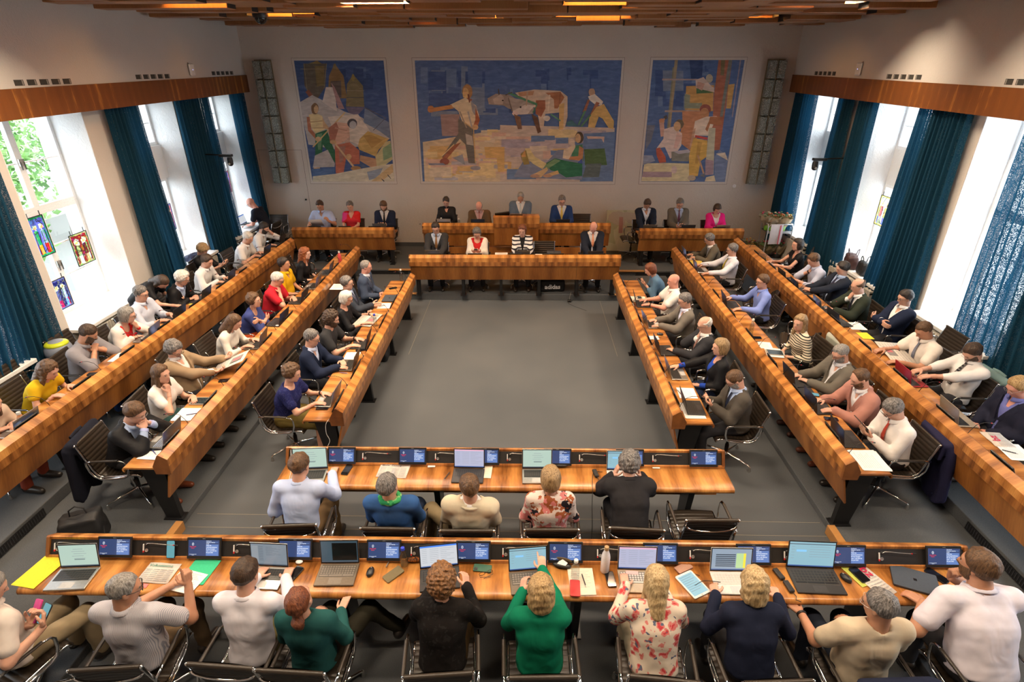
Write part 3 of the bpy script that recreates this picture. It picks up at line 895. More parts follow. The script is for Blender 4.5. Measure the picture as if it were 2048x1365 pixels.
HAIR = {'black': ((.012, .009, .008), (.045, .032, .026)), 'dark': ((.022, .012, .007), (.075, .042, .024)), 'brown': ((.045, .022, .010), (.15, .078, .036)),
        'auburn': ((.07, .018, .008), (.24, .075, .028)), 'red': ((.14, .035, .010), (.40, .13, .045)), 'blonde': ((.20, .115, .045), (.52, .35, .16)), 'dblonde': ((.16, .095, .042), (.42, .28, .14)),
        'grey': ((.12, .11, .10), (.34, .32, .30)), 'dgrey': ((.045, .042, .040), (.19, .18, .17)), 'white': ((.45, .42, .38), (.78, .75, .70)), 'pepper': ((.03, .026, .024), (.26, .24, .23)), 'lblonde': ((.27, .17, .07), (.62, .46, .25)), 'curlbr': ((.07, .03, .012), (.30, .14, .05))}

# ================================================================ the hall
YB = 14.325            # back wall
YF = -1.2              # wall behind the gallery
XL, XR = -6.53, 6.16   # upper side walls
ZC = 5.62
def struct(o): o['kind'] = 'structure'; return o
def boxo(name, a, b, mat, bev=0.0, parent=None):
    mb = MB(); mb.box(a, b, mat, bev); return mb.build(name, parent)
struct(boxo('floor', (-7.7, YF, -.25), (7.4, YB+.3, 0), M_carpet))
# stepped platforms under the outer rows and the podium
struct(boxo('trim_1', (-7.2, YF, 0), (-3.69, YB, .08), M_carpet, .006)); struct(boxo('trim_2', (3.31, YF, 0), (6.85, YB, .08), M_carpet, .006))
struct(boxo('trim_3', (-7.2, YF, .08), (-5.22, YB, .22), M_carpet, .006)); struct(boxo('trim_4', (4.72, YF, .08), (6.85, YB, .22), M_carpet, .006))
struct(boxo('trim_5', (-3.69, 11.16, 0), (3.31, YB, .14), M_carpet, .006))
struct(boxo('trim_6', (-5.22, 12.40, .08), (4.72, YB, .25), M_carpet, .006))
struct(boxo('trim_7', (-2.36, 12.55, .25), (2.02, YB, .35), M_wood_pan, .004))
# wooden nosings on the platform edges
for k, (a, b) in enumerate([((-3.72, 3.55, .0), (-3.64, 4.47, .115)), ((3.26, 3.62, .0), (3.34, 4.55, .115)), ((-3.15, 12.36, .235), (-2.30, 12.44, .262)), ((1.98, 12.36, .235), (2.80, 12.44, .262)), ((-2.62, 11.13, .125), (-2.18, 11.20, .152)), ((1.82, 11.13, .125), (2.28, 11.20, .152))]):
    struct(boxo('trim_%d' % (8+k), a, b, plain('oak_nosing', (.42, .20, .06), .4), .004))
for k, (a, b) in enumerate([((-5.215, 3.3, .10), (-5.205, 4.55, .19)), ((4.705, 3.3, .10), (4.715, 4.55, .19)), ((-3.6, 12.385, .13), (-2.7, 12.396, .22)), ((2.6, 12.385, .13), (3.4, 12.396, .22))]):
    mb = MB(); mb.box(a, b, M_black)
    ln = max(b[0]-a[0], b[1]-a[1]); n_ = int(ln/.03)
    for i in range(n_):
        t = i/n_
        if b[0]-a[0] > .1: mb.box((a[0]+t*ln, a[1]-.004, a[2]+.01), (a[0]+t*ln+.008, a[1], b[2]-.01), plain('grille_bar', (.03, .03, .035), .5))
        else: mb.box((a[0]-.003, a[1]+t*ln, a[2]+.01), (b[0]+.003, a[1]+t*ln+.008, b[2]-.01), plain('grille_bar', (.03, .03, .035), .5))
    tag(mb.build('floor_vent'), ['black slot grille in the left riser near the camera', 'black slot grille in the right riser near the camera', 'black slot grille in the podium step, left', 'black slot grille in the podium step, right'][k], 'vent', 'riser grilles')
# thin brass joint lines in the carpet
M_seam = plain('brass_joint', (.30, .25, .17), .6)
for k, (a, b) in enumerate([((-3.64, 4.697, -.002), (3.28, 4.7005, .001)), ((-3.64, 4.497, -.002), (3.28, 4.5005, .001)), ((-3.64, 2.25, -.002), (3.26, 2.2535, .001))]):
    struct(boxo('trim_%d' % (14+k), a, b, M_seam))
for k, (p, q) in enumerate([((-1.99, 11.16), (-1.99, 8.6)), ((1.64, 11.16), (1.64, 8.6))]):
    struct(boxo('trim_%d' % (17+k), (p[0]-.0015, q[1], -.002), (p[0]+.0015, p[1], .001), M_seam))
# back wall
struct(boxo('wall_back', (-7.8, YB, -.2), (7.5, YB+.35, ZC+.5), M_plaster))
struct(boxo('wall_front', (-7.8, YF-.3, -.2), (7.5, YF, ZC+.5), M_plaster_s))
struct(boxo('baseboard_back', (-6.7, YB-.025, .25), (6.3, YB, .35), M_carpet))
# side walls: upper plane, piers with window niches
def side(sgn, XP, XW, XU, wins, lab):
    m = MB()
    zt, zs, zv = 3.95, .98, 3.9
    o = XP+sgn*.0
    ys = sorted(wins)
    edges = [YF]+[v for a, b in ys for v in (a, b)]+[YB]
    out = XW+sgn*.25
    def bx(x0, x1, y0, y1, z0, z1, mat): m.box((x0, y0, z0), (x1, y1, z1), mat)
    for i in range(0, len(edges), 2): bx(XP, out, edges[i], edges[i+1], -.1, zt, M_plaster_s)
    for a, b in ys: bx(XP, out, a, b, -.1, zs-.06, M_plaster_s)
    bx(XP, out, YF, YB, zt, zt+.05, M_reveal)
    bx(XU, out, YF, YB, zt+.05, ZC+.5, M_plaster_s)
    struct(m.build('wall_'+lab))
    # white reveal lining
    m = MB()
    for a, b in ys:
        m.box((XP+sgn*.003, a, zs), (XW+sgn*.05, a+.012, zt), M_reveal); m.box((XP+sgn*.003, b-.012, zs), (XW+sgn*.05, b, zt), M_reveal)
    struct(m.build('trim_%d' % (20 if lab == 'left' else 21)))
side(-1, XL_P, XL_W, XL, WIN_L, 'left'); side(1, XR_P, XR_W, XR, WIN_R, 'right')
# ceiling with staggered wooden boxes and lit recesses
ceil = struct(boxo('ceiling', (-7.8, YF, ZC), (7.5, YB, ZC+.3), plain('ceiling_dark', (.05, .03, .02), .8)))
LAMPS = [(-4.38, 11.6, .62), (-4.67, 9.2, .55), (1.25, 11.9, .7), (1.10, 9.7, .55), (-.68, 12.1, .35), (4.3, 12.2, .4), (-2.0, 12.6, .12)]
LAMPS2 = [(-4.5, 6.6, .6), (-1.8, 7.4, .6), (1.2, 7.0, .6), (4.2, 7.4, .6), (-3.2, 4.4, .6), (-.4, 4.2, .6), (2.6, 4.4, .6), (-4.6, 2.4, .6), (-1.6, 2.2, .6), (1.2, 2.2, .6), (4.2, 2.4, .6), (4.4, 9.6, .5), (-2.2, 9.4, .5)]
rc = random.Random(11)
y = YB-.26; rows = 0; nbox = 0
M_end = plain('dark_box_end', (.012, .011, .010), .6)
while y > 5.6:
    dy = .30 if y > 8 else .42
    x = XL+.05+rc.random()*.4
    while x < XR-.15:
        w = min(rc.uniform(.7, 2.2), XR-.05-x)
        zb = 5.40-rc.choice((0, .03, .07, .10, .13))+(.04 if y > 13.8 else 0)
        lit = any(abs(y+dy/2-ly) < dy*.52 and x < lx+lw and x+w > lx-lw for lx, ly, lw in LAMPS+LAMPS2)
        if not lit and w > .25:
            mb = MB(); yy0 = y+.012; yy1 = y+dy+rc.uniform(-.06, .04)
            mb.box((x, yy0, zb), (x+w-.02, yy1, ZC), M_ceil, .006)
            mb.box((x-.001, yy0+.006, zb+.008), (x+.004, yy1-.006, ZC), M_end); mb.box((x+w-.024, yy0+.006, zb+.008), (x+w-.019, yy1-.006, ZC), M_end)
            mb.build('ceiling_box', ceil); nbox += 1
        x += w
    y -= dy
def make_lamp(x, y, w, lab, vis):
    r = empty('ceiling_lamp', (x, y, 0), 0, lab, 'ceiling lamp', 'warm ceiling lamps')
    mb = MB()
    z0, z1, d = 5.34, ZC, .15
    mb.box((-w, d-.01, z0), (w, d, z1), M_ceil); mb.box((-w, -d, z0+.03), (w, -d+.01, z1), M_ceil); mb.box((-w, -d, z0), (-w+.01, d, z1), M_end); mb.box((w-.01, -d, z0), (w, d, z1), M_end)
    mb.build('housing', r)
    mb = MB(); mb.box((-w+.012, -d+.012, 5.50), (w-.012, d-.012, 5.52), emis('warm_lamp', (1.0, .40, .055), 1.6)); mb.build('diffuser', r)
    a = area('ceiling_lamp_light', (x, y, 5.48), (0, 0, 0), 2*w-.1, .2, 15 if vis else (62 if y < 5 else 150 if y > 6.3 else 100), (1.0, .46, .10) if vis else (1.0, .80, .58)); a.parent = r; a.location = (0, 0, 5.48)
for k, (lx, ly, lw) in enumerate(LAMPS):
    make_lamp(lx, ly, lw, ['glowing ceiling recess beside the domed camera, far left', 'glowing ceiling recess nearest the left wall, cut by the frame', 'glowing ceiling recess right of the centre', 'glowing ceiling recess above the right side of the centre mural, cut by the frame', 'small glowing ceiling recess above the centre mural', 'glowing ceiling recess above the right mural', 'tiny glowing ceiling recess left of the centre'][k], True)
for k, (lx, ly, lw) in enumerate(LAMPS2): make_lamp(lx, ly, lw, 'warm recessed ceiling lamp beyond the top of the picture, over the %s seats, %s' % (['nearest', 'front', 'middle', 'rear'][min(3, int(ly/2.6))], ['far left', 'left', 'centre left', 'centre', 'centre right', 'right', 'far right'][max(0, min(6, int((lx+5.2)/1.5)))]), False)
# dome camera and valance boards
r = empty('dome_camera', (-4.75, 11.45, 5.30), 0, 'black dome camera under the ceiling beside a glowing recess', 'camera')
mb = MB(); mb.lathe([(.13, .10), (.135, .04), (.125, .0)], M_blackp, 18); mb.build('housing', r)
mb = MB(); mb.sph((0, 0, 0), .105, plain('dome_glass', (.01, .01, .012), .05), 18, 10); mb.build('dome', r)
mb = MB(); mb.box((-.01, -.01, .08), (.01, .01, .40), M_black); mb.build('mount', r)
for sgn, X, lab in ((-1, -6.50, 'left'), (1, 6.13, 'right')):
    mb = MB(); vs = []
    for yy, zb, zt in ((YF+.2, 3.80, 4.155), (YB-.01, 3.978, 4.338)):
        for xx in (X, X+sgn*.03): vs += [(xx, yy, zb), (xx, yy, zt)]
    mb.add(vs, [(0, 1, 3, 2), (4, 6, 7, 5), (0, 4, 5, 1), (2, 3, 7, 6), (0, 2, 6, 4), (1, 5, 7, 3)], M_wood_val)
    struct(mb.build('trim_%d' % (22 if sgn < 0 else 23)))

# ---------------------------------------------------------------- windows
M_pane = glassmat('window_glass', (.97, .99, .99), .02, .03)
def make_window(n, XW, sgn, y0, y1, band, handles=True):
    """white casements; local built straight in place"""
    f = .062
    r = None
    mb = MB(); x0, x1 = XW-.035, XW+.035
    def bar(ya, yb, za, zb, dx=0.0): mb.box((x0+dx, ya, za), (x1-dx, yb, zb), M_white, .004)
    zs, zt = .98, 3.94
    zm = [(zs, 2.50), (3.13, zt)] if band else [(zs, 2.58), (2.58, zt)]
    for za, zb in zm:
        bar(y0, y0+f, za, zb); bar(y1-f, y1, za, zb); bar(y0+f, y1-f, za, za+f); bar(y0+f, y1-f, zb-f, zb)
        ym = (y0+y1)/2; bar(ym-.055, ym+.055, za+f, zb-f)
    o = struct(mb.build('window_%d' % n))
    mb = MB()
    for za, zb in zm:
        rows_ = 3 if za < 1.5 else 2
        ym = (y0+y1)/2
        for k in range(1, rows_):
            z = za+f+(zb-za-2*f)*k/rows_
            for a, b in ((y0+f, ym-.055), (ym+.055, y1-f)): mb.box((XW-.012, a, z-.008), (XW+.012, b, z+.008), M_white)
    mb.build('glazing_bar', o)
    mb = MB()
    for za, zb in zm: mb.box((XW-.003, y0+f-.01, za+f-.01), (XW+.003, y1-f+.01, zb-f+.01), M_pane)
    mb.build('pane', o)
    if band:
        mb = MB(); mb.box((XW-.04, y0, 2.50), (XW+.10*1, y1, 3.13), M_reveal); struct(mb.build('trim_%d' % (40+n)))
    for zc in ((1.75, 3.27) if not band else (1.75,)):
        for dy in (-.03, .03):
            mb = MB(); ym = (y0+y1)/2; xx = XW-sgn*.05
            mb.box((xx-.012, ym+dy-.014, zc-.05), (xx+.012, ym+dy+.014, zc+.05), M_alu, .003); mb.box((xx-sgn*.012-.006, ym+dy-.006, zc-.10), (xx-sgn*.012+.006, ym+dy+.006, zc+.01), plain('dark_handle', (.06, .06, .06), .4)); mb.build('handle', o)
    sl = MB(); xi = (XL_P+.20 if sgn < 0 else XR_P-.16)
    sl.box((XW-sgn*.02, y0+.01, .93), (xi, y1-.01, .985), M_white, .006); sl.build('window_sill', o)
k = 0
for (a, b), band in zip(WIN_L, (False, True, True, False, False)): k += 1; make_window(k, XL_W, -1, a, b, band)
for (a, b), band in zip(WIN_R, (False, True, True, False, False)): k += 1; make_window(k, XR_W, 1, a, b, band)
# ribbed radiators below the sills
def make_radiator(x, y0, y1, zf, lab):
    r = empty('radiator', (x, y0, zf), 0, lab, 'radiator', 'ribbed radiators under the windows')
    n_ = int((y1-y0)/.055)
    cm = plain('radiator_cream', (.52, .49, .44), .5)
    mb = MB()
    for i in range(n_): mb.box((-.07, i*.055, .10), (.07, i*.055+.038, .68), cm, .010)
    mb.build('rib_block', r)
    mb = MB(); mb.box((-.05, 0, .12), (.05, y1-y0-.02, .16), cm); mb.box((-.05, 0, .60), (.05, y1-y0-.02, .64), cm); mb.build('manifold', r)
for k, (a, b) in enumerate(WIN_L[:3]): make_radiator(-6.62, a+.05, b-.05, .22, 'ribbed cream radiator under the %s left window' % ('nearest', 'second', 'far')[k])
for k, (a, b) in enumerate(WIN_R[:3]): make_radiator(6.25, a+.05, b-.05, .22, 'ribbed cream radiator under the %s right window' % ('nearest', 'second', 'far')[k])
# ventilation slots above the valances, access points, socket
for sgn, X, grp in ((-1, XL, [(7.7, 8.75), (10.2, 11.25), (12.75, 13.75)]), (1, XR, [(12.38, 13.33), (9.70, 10.68), (7.15, 8.05)])):
    for gi, (a, b) in enumerate(grp):
        for i in range(5):
            w = (b-a)/5*.72; yy = a+(b-a)/5*i+.03
            zz = 4.325+(a-7.7)*.013 if sgn < 0 else 4.325+(a-7.1)*.010
            mb = MB(); mb.box((X-.002, yy, zz-.035), (X-sgn*.004, yy+w, zz+.035), plain('slot_dark', (.045, .042, .035), .7)); mb.box((X-sgn*.002, yy+w*.78, zz-.030), (X-sgn*.006, yy+w*.92, zz+.030), plain('slot_edge', (.28, .26, .23), .6))
            tag(mb.build('wall_vent'), 'small vent slot above the %s board, %s group of five' % (('left', 'right')[sgn > 0], (('near', 'middle', 'far') if sgn < 0 else ('far', 'middle', 'near'))[gi]), 'vent', 'vent slots %s side %d' % (('left', 'right')[sgn > 0], gi))
for X, yy, sgn, l in ((XL, 11.98, -1, 'left'), (XR, 11.55, 1, 'right')):
    r = empty('wireless_access_point', (X, yy, 4.46), 0, 'white rounded wireless access point on the %s wall above the wooden board' % l, 'access point')
    mb = MB(); mb.box((-sgn*.005, -.085, -.11), (-sgn*.05, .085, .11), plain('ap_white', (.72, .71, .70), .4), .018); mb.build('housing', r)
    mb = MB(); mb.box((-sgn*.05, -.006, -.006), (-sgn*.052, .006, .006), emis('ap_led', (.3, .4, 1.0), 2.0)); mb.build('status_light', r)
    mb = MB(); mb.tube([(-sgn*.015, -.04, .11), (-sgn*.012, -.05, .125), (-sgn*.004, -.055, .115)], .004, plain('cable_red', (.3, .04, .03), .5), 6); mb.build('cable_end', r)
mb = MB(); mb.lathe([(.045, 0), (.045, .012), (.03, .016)], M_white, 14, M=Matrix.Translation((5.24, YB, 1.83))@Matrix.Rotation(PI/2, 4, 'X')); tag(mb.build('wall_socket'), 'round white wall button beneath the right glass brick lamp', 'switch')
# hidden door in the back wall at the left
_door = struct(boxo('door_1', (-6.583, YB-.0015, .3), (-5.503, YB+.01, 2.668), M_plaster_s))
for k, (a, b) in enumerate([((-6.59, YB-.003, 2.668), (-5.50, YB+.01, 2.674)), ((-5.503, YB-.003, .3), (-5.497, YB+.01, 2.67)), ((-6.59, YB-.003, .3), (-6.583, YB+.01, 2.67))]):
    struct(boxo('trim_%d' % (60+k), a, b, plain('door_gap', (.12, .10, .085), .9)))
mb = MB(); mb.lathe([(.02, 0), (.02, .03), (.012, .034)], M_black, 12, M=Matrix.Translation((-5.58, YB, 1.46))@Matrix.Rotation(PI/2, 4, 'X')); mb.build('knob', _door)
for k, zz in enumerate((2.35, 1.75, 1.15)):
    mb = MB(); mb.tube([(-6.59, YB-.008, zz-.07), (-6.59, YB-.008, zz+.07)], .009, plain('hinge_brass', (.55, .5, .42), .4), 7); mb.build('hinge', _door)

# ---------------------------------------------------------------- glass-brick wall lamps either side of the murals
def glassbrick():
    m, nt, b = _new('seeded_glass_brick')
    v = coords(nt)
    n1 = N(nt, 'ShaderNodeTexNoise', Scale=90.0, Detail=2.0); nt.links.new(v, n1.inputs['Vector'])
    vo = N(nt, 'ShaderNodeTexVoronoi', Scale=46.0); nt.links.new(v, vo.inputs['Vector'])
    c = ramp(nt, vo.outputs['Distance'], [(0.0, (.80, .84, .82)), (.22, (.34, .38, .35)), (.6, (.20, .22, .19))])
    nt.links.new(c, b.inputs['Base Color']); b.inputs['Roughness'].default_value = 0.12; b.inputs['Specular IOR Level'].default_value = 0.9
    bump(nt, b, vo.outputs['Distance'], 0.02, 1.0); return m
M_gb = glassbrick(); M_mort = plain('lamp_frame_ochre', (.22, .19, .12), .6)
def brick_lamp(x, lab):
    r = empty('glass_brick_lamp', (x, YB, 1.89), 0, lab, 'wall lamp', 'glass brick wall lamps')
    mb = MB(); mb.box((-.012, -.16, 0), (.012, -.02, 2.77), M_mort); mb.box((-.20, -.03, 0), (.20, -.015, 2.77), M_mort); mb.build('frame', r)
    for c in (-1, 1):
        for k in range(7):
            mb = MB(); z0 = .01+k*.394
            mb.box((c*.105-.083, -.19, z0), (c*.105+.083, -.05, z0+.37), M_gb, .012); mb.build('glass_block', r)
brick_lamp(-6.06, 'tall two-column glass brick wall lamp left of the left mural'); brick_lamp(5.70, 'tall two-column glass brick wall lamp right of the right mural')

# ---------------------------------------------------------------- curtains
def curtain(x, sgn, ya, yb, ya2, yb2, zt, zb, lab, seed, folds=9, amp=.075):
    """hanging cloth: top spans ya..yb, bottom spans ya2..yb2, folds along y, depth along x"""
    rr = random.Random(seed); n = folds*9; m = 14
    ph = [rr.uniform(.75, 1.3) for _ in range(folds+2)]; cum = np.cumsum(ph); cum = cum/cum[-1]
    vs = []
    for j in range(m+1):
        t = j/m; z = zt+(zb-zt)*t
        e = t**1.5
        a = ya+(ya2-ya)*e; b = yb+(yb2-yb)*e
        for i in range(n+1):
            s = i/n
            f_ = np.interp(s, np.concatenate([[0], cum]), np.arange(len(cum)+1))
            am = amp*(.55+.45*t)*(1+.3*math.sin(seed+f_*1.3))
            yy = a+(b-a)*s+.018*math.sin(2*PI*f_*2+seed)*t+.02*math.sin(seed*2+t*4)*t
            vs.append((sgn*0+am*math.cos(2*PI*f_+.5*math.sin(t*2+seed)), yy, z))
    fs = [(j*(n+1)+i, j*(n+1)+i+1, (j+1)*(n+1)+i+1, (j+1)*(n+1)+i) for j in range(m) for i in range(n)]
    o = mesh_obj('curtain', vs, fs, M_curtain, None, None, True); o.location = (x, 0, 0)
    return tag(o, lab, 'curtain', 'petrol blue curtains')
cx = -6.64
curtain(cx, -1, 9.40, 10.20, 9.44, 10.38, 4.0, .36, 'petrol blue curtain bunched between the first and second left window', 3, 8)
curtain(cx, -1, 11.34, 12.55, 11.45, 12.70, 4.0, .36, 'wide petrol blue curtain between the second and third left window, behind the camera arm', 5, 10)
curtain(cx, -1, 13.60, 14.24, 13.85, 14.27, 4.0, .36, 'narrow petrol blue curtain in the back left corner of the hall', 8, 5)
curtain(cx, -1, 6.30, 7.12, 5.75, 7.05, 4.0, .30, 'petrol blue curtain at the left edge of the picture', 12, 8)
cx = 6.27
curtain(cx, 1, 13.25, 14.24, 13.0, 14.2, 4.0, .36, 'petrol blue curtain in the back right corner behind the flowers', 15, 7)
curtain(cx, 1, 11.72, 12.24, 11.60, 12.34, 4.0, .36, 'narrow petrol blue curtain behind the right camera arm', 17, 5)
curtain(cx, 1, 10.92, 11.48, 10.75, 11.50, 4.0, .36, 'narrow petrol blue curtain beside the second right window', 19, 5)
curtain(cx, 1, 8.55, 9.68, 8.45, 9.88, 4.0, .36, 'wide petrol blue curtain hanging over part of the second right window', 23, 11)
curtain(cx+.02, 1, 6.35, 7.62, 6.0, 7.56, 4.0, .36, 'thin petrol blue curtain drawn across the nearest right window, daylight shining through', 29, 9, .045)
curtain(cx, 1, 5.2, 6.20, 5.1, 6.1, 4.0, .36, 'dark petrol blue curtain at the right edge of the picture', 31, 8)
# ---------------------------------------------------------------- arm-mounted cameras in front of the curtains
for X, yy, sgn, z, l in ((-6.74, 12.0, -1, 2.86, 'left'), (6.37, 11.62, 1, 2.86, 'right')):
    r = empty('wall_arm_camera', (X, yy, z), 0, 'black camera on a wall arm in front of the %s curtains' % l, 'camera')
    mb = MB(); mb.tube([(0, 0, .02), (-sgn*.62, -.02, 0)], .014, M_black, 8); mb.build('arm', r)
    mb = MB(); mb.box((-sgn*.40, -.05, -.03), (-sgn*.66, .05, .02), M_black, .006); mb.build('mounting_plate', r)
    mb = MB(); mb.lathe([(.045, -.04), (.055, -.08), (.055, -.14)], M_blackp, 14, (-sgn*.60, 0, 0)); mb.sph((-sgn*.60, -.01, -.16), .058, M_blackp, 14, 8); mb.build('camera_head', r)
    mb = MB(); mb.lathe([(.022, 0), (.024, .03), (.012, .032)], M_alu, 12, M=Matrix.Translation((-sgn*.60, -.055, -.165))@Matrix.Rotation(PI/2, 4, 'X')); mb.build('lens', r)

# ---------------------------------------------------------------- outside: trees, lawn and a pale house beyond the left windows
M_leaf = fabric('tree_leaves', (.16, .30, .09), .8, ((.08, .18, .05), (.24, .40, .14), (.34, .48, .22)), 'blocks', 2.2)
def tree(x, y, z, R_, lab, seed):
    rr = random.Random(seed)
    r = empty('tree', (x, y, -2.5), 0, lab, 'tree', 'trees outside the left windows')
    mb = MB()
    for i in range(2600):
        th, ph_ = rr.uniform(0, 2*PI), math.acos(rr.uniform(-1, 1)); q = R_*rr.uniform(.35, 1.0)**.6*(1+.18*math.sin(th*5+ph_*4))
        c = Vector((q*math.sin(ph_)*math.cos(th), q*math.sin(ph_)*math.sin(th), z+2.5+q*math.cos(ph_)*1.25))
        a = Matrix.Rotation(rr.uniform(0, 6), 3, 'X') @ Matrix.Rotation(rr.uniform(0, 6), 3, 'Z'); s_ = rr.uniform(.06, .17)
        mb.add([c+a@Vector((-s_, 0, 0)), c+a@Vector((0, -s_*.5, 0)), c+a@Vector((s_, 0, .1*s_)), c+a@Vector((0, s_*.5, 0))], [(0, 1, 2, 3)], M_leaf)
    mb.build('foliage', r)
    mb = MB(); mb.tube([(0, 0, 0), (.1, 0, z*.6+1.2), (0, 0, z+3)], [.22, .17, .06], plain('bark', (.10, .07, .05), .9), 8); mb.build('trunk', r)
tree(-15.6, 15.4, 2.0, 2.2, 'light green tree seen through the nearest left window', 1)
tree(-12.6, 11.6, -1.1, 1.2, 'low green bush tree seen through the lower panes of the nearest left window', 2)
tree(-20.5, 24.8, 3.0, 2.6, 'pale green tree further away beyond the nearest left window', 3)
struct(boxo('trim_70', (-60, -20, -2.8), (-8.6, 60, -2.5), plain('pale_ground', (.16, .16, .145), .9)))
tag(boxo('building', (-31, 18.5, -2.5), (-24.5, 33.0, 7.0), plain('pale_house', (.35, .34, .32), .9)), 'pale house wall outside beyond the nearest left window', 'building')

# ================================================================ office chair (cast frame, ribbed leather sling)
def chair_profile():
    P = [(.235, .440), (.205, .462), (.10, .462), (-.05, .450), (-.135, .448), (-.195, .475), (-.225, .53), (-.262, .66), (-.300, .80), (-.318, .865)]
    out = []
    for i in range(len(P)-1):
        p0 = P[max(i-1, 0)]; p1 = P[i]; p2 = P[i+1]; p3 = P[min(i+2, len(P)-1)]
        for k in range(5):
            t = k/5
            out.append(tuple(.5*((2*p1[j])+(-p0[j]+p2[j])*t+(2*p0[j]-5*p1[j]+4*p2[j]-p3[j])*t*t+(-p0[j]+3*p1[j]-3*p2[j]+p3[j])*t**3) for j in (0, 1)))
    out.append(P[-1]); return out
def make_chair():
    r = empty('office_chair')
    pr = chair_profile(); n = len(pr); hw = .222
    # ribbed sling
    vs = []; fs = []; m = 3
    L = [0]
    for i in range(1, n): L.append(L[-1]+math.dist(pr[i], pr[i-1]))
    fine = []
    steps = 130
    for s_ in range(steps+1):
        l = L[-1]*s_/steps
        i = max(j for j in range(n) if L[j] <= l+1e-9); i = min(i, n-2)
        t = (l-L[i])/max(L[i+1]-L[i], 1e-9)
        y = pr[i][0]+(pr[i+1][0]-pr[i][0])*t; z = pr[i][1]+(pr[i+1][1]-pr[i][1])*t
        ty, tz = pr[i+1][0]-pr[i][0], pr[i+1][1]-pr[i][1]; q = math.hypot(ty, tz); ny, nz = tz/q, -ty/q
        rib = .0065*abs(math.sin(PI*l/.046))**.6
        fine.append((y, z, -ny, -nz, rib))
    xs = (-hw, -hw*.5, 0, hw*.5, hw)
    for (y, z, ny, nz, rib) in fine:
        for x in xs: sag = -.010*(1-(x/hw)**2); vs.append((x, y+ny*(rib+sag), z+nz*(rib+sag)))
    for (y, z, ny, nz, rib) in fine:
        for x in xs: sag = -.010*(1-(x/hw)**2)-.010; vs.append((x, y+ny*(-rib+sag), z+nz*(-rib+sag)))
    k = len(xs); T = (steps+1)*k
    for i in range(steps):
        for j in range(k-1):
            fs.append((i*k+j, i*k+j+1, (i+1)*k+j+1, (i+1)*k+j)); fs.append((T+i*k+j, T+(i+1)*k+j, T+(i+1)*k+j+1, T+i*k+j+1))
    mb = MB(); mb.add(vs, fs, M_leather, True)
    mb.tube([(-hw-.004, pr[-1][0], pr[-1][1]), (hw+.004, pr[-1][0], pr[-1][1])], .0175, M_leather, 10)
    mb.tube([(-hw-.004, pr[0][0], pr[0][1]), (hw+.004, pr[0][0], pr[0][1])], .0165, M_leather, 10)
    mb.build('sling', r)
    for sx in (-1, 1):
        mb = MB(); mb.tube([(sx*(hw+.008), y, z) for y, z in pr], .011, M_chrome, 8, flat=(.8, 1.4))
        mb.sph((sx*(hw+.012), pr[-1][0], pr[-1][1]), .016, M_chrome, 8, 5)
        mb.build('side_frame', r)
        x = sx*(hw+.026)
        loop = [(x, -.262, .655), (x+sx*.012, -.262, .672), (x+sx*.016, -.20, .682), (x+sx*.016, .08, .684), (x+sx*.016, .135, .672), (x+sx*.014, .155, .64), (x+sx*.008, .150, .55), (x+sx*.003, .125, .475), (x, .08, .450), (x, -.06, .435), (x, -.16, .436), (x, -.225, .475), (x, -.258, .54), (x, -.268, .62)]
        mb = MB(); mb.tube(loop, .0105, M_chrome, 8, True, flat=(.8, 1.3)); a = mb.build('armrest', r)
        mb = MB(); mb.tube([(x+sx*.016, -.19, .688), (x+sx*.016, .085, .690)], .0125, M_leather, 8, flat=(1.25, .7)); mb.build('arm_pad', a)
    # bow spreader behind the back and under the seat
    mb = MB(); mb.tube([(hw*math.cos(a), -.320-.012*math.sin(a), .795-.050*math.sin(a)) for a in [PI*k/12 for k in range(13)]], .011, M_chrome, 8)
    mb.build('back_spreader', r)
    mb = MB(); mb.tube([(hw*math.cos(a), -.02, .432-.055*math.sin(a)) for a in [PI*k/12 for k in range(13)]], .016, M_chrome, 8)
    mb.box((-.05, -.09, .345), (.05, .06, .385), M_black, .01); mb.build('seat_spreader', r)
    mb = MB(); mb.lathe([(.024, .10), (.024, .24), (.015, .24), (.015, .35)], M_black, 12); mb.build('column', r)
    mb = MB(); mb.lathe([(.020, .075), (.040, .085), (.043, .115), (.028, .135), (.022, .14)], M_chrome, 14); mb.build('hub', r)
    for k in range(4):
        a = PI/4+k*PI/2; c, s = math.cos(a), math.sin(a)
        mb = MB(); mb.tube([(c*.03, s*.03, .112), (c*.18, s*.18, .090), (c*.315, s*.315, .068), (c*.33, s*.33, .052)], [.019, .015, .012, .009], M_chrome, 8, flat=(.9, 1.0))
        lg = mb.build('leg', r)
        mb = MB(); mb.lathe([(.019, .0), (.020, .012), (.011, .05), (.009, .062)], M_alu, 10, (c*.33, s*.33, 0)); mb.build('glide', lg)
    return r
CHAIR0 = make_chair(); CHAIR_USED = [False]
def place_chair(x, y, z, rz, label, group=None):
    if not CHAIR_USED[0]: c = CHAIR0; CHAIR_USED[0] = True
    else: c = copy_tree(CHAIR0)
    c.location = (x, y, z); c.rotation_euler = (0, 0, rz)
    tag(c, label, 'chair', group or 'ribbed leather office chairs')
    return c

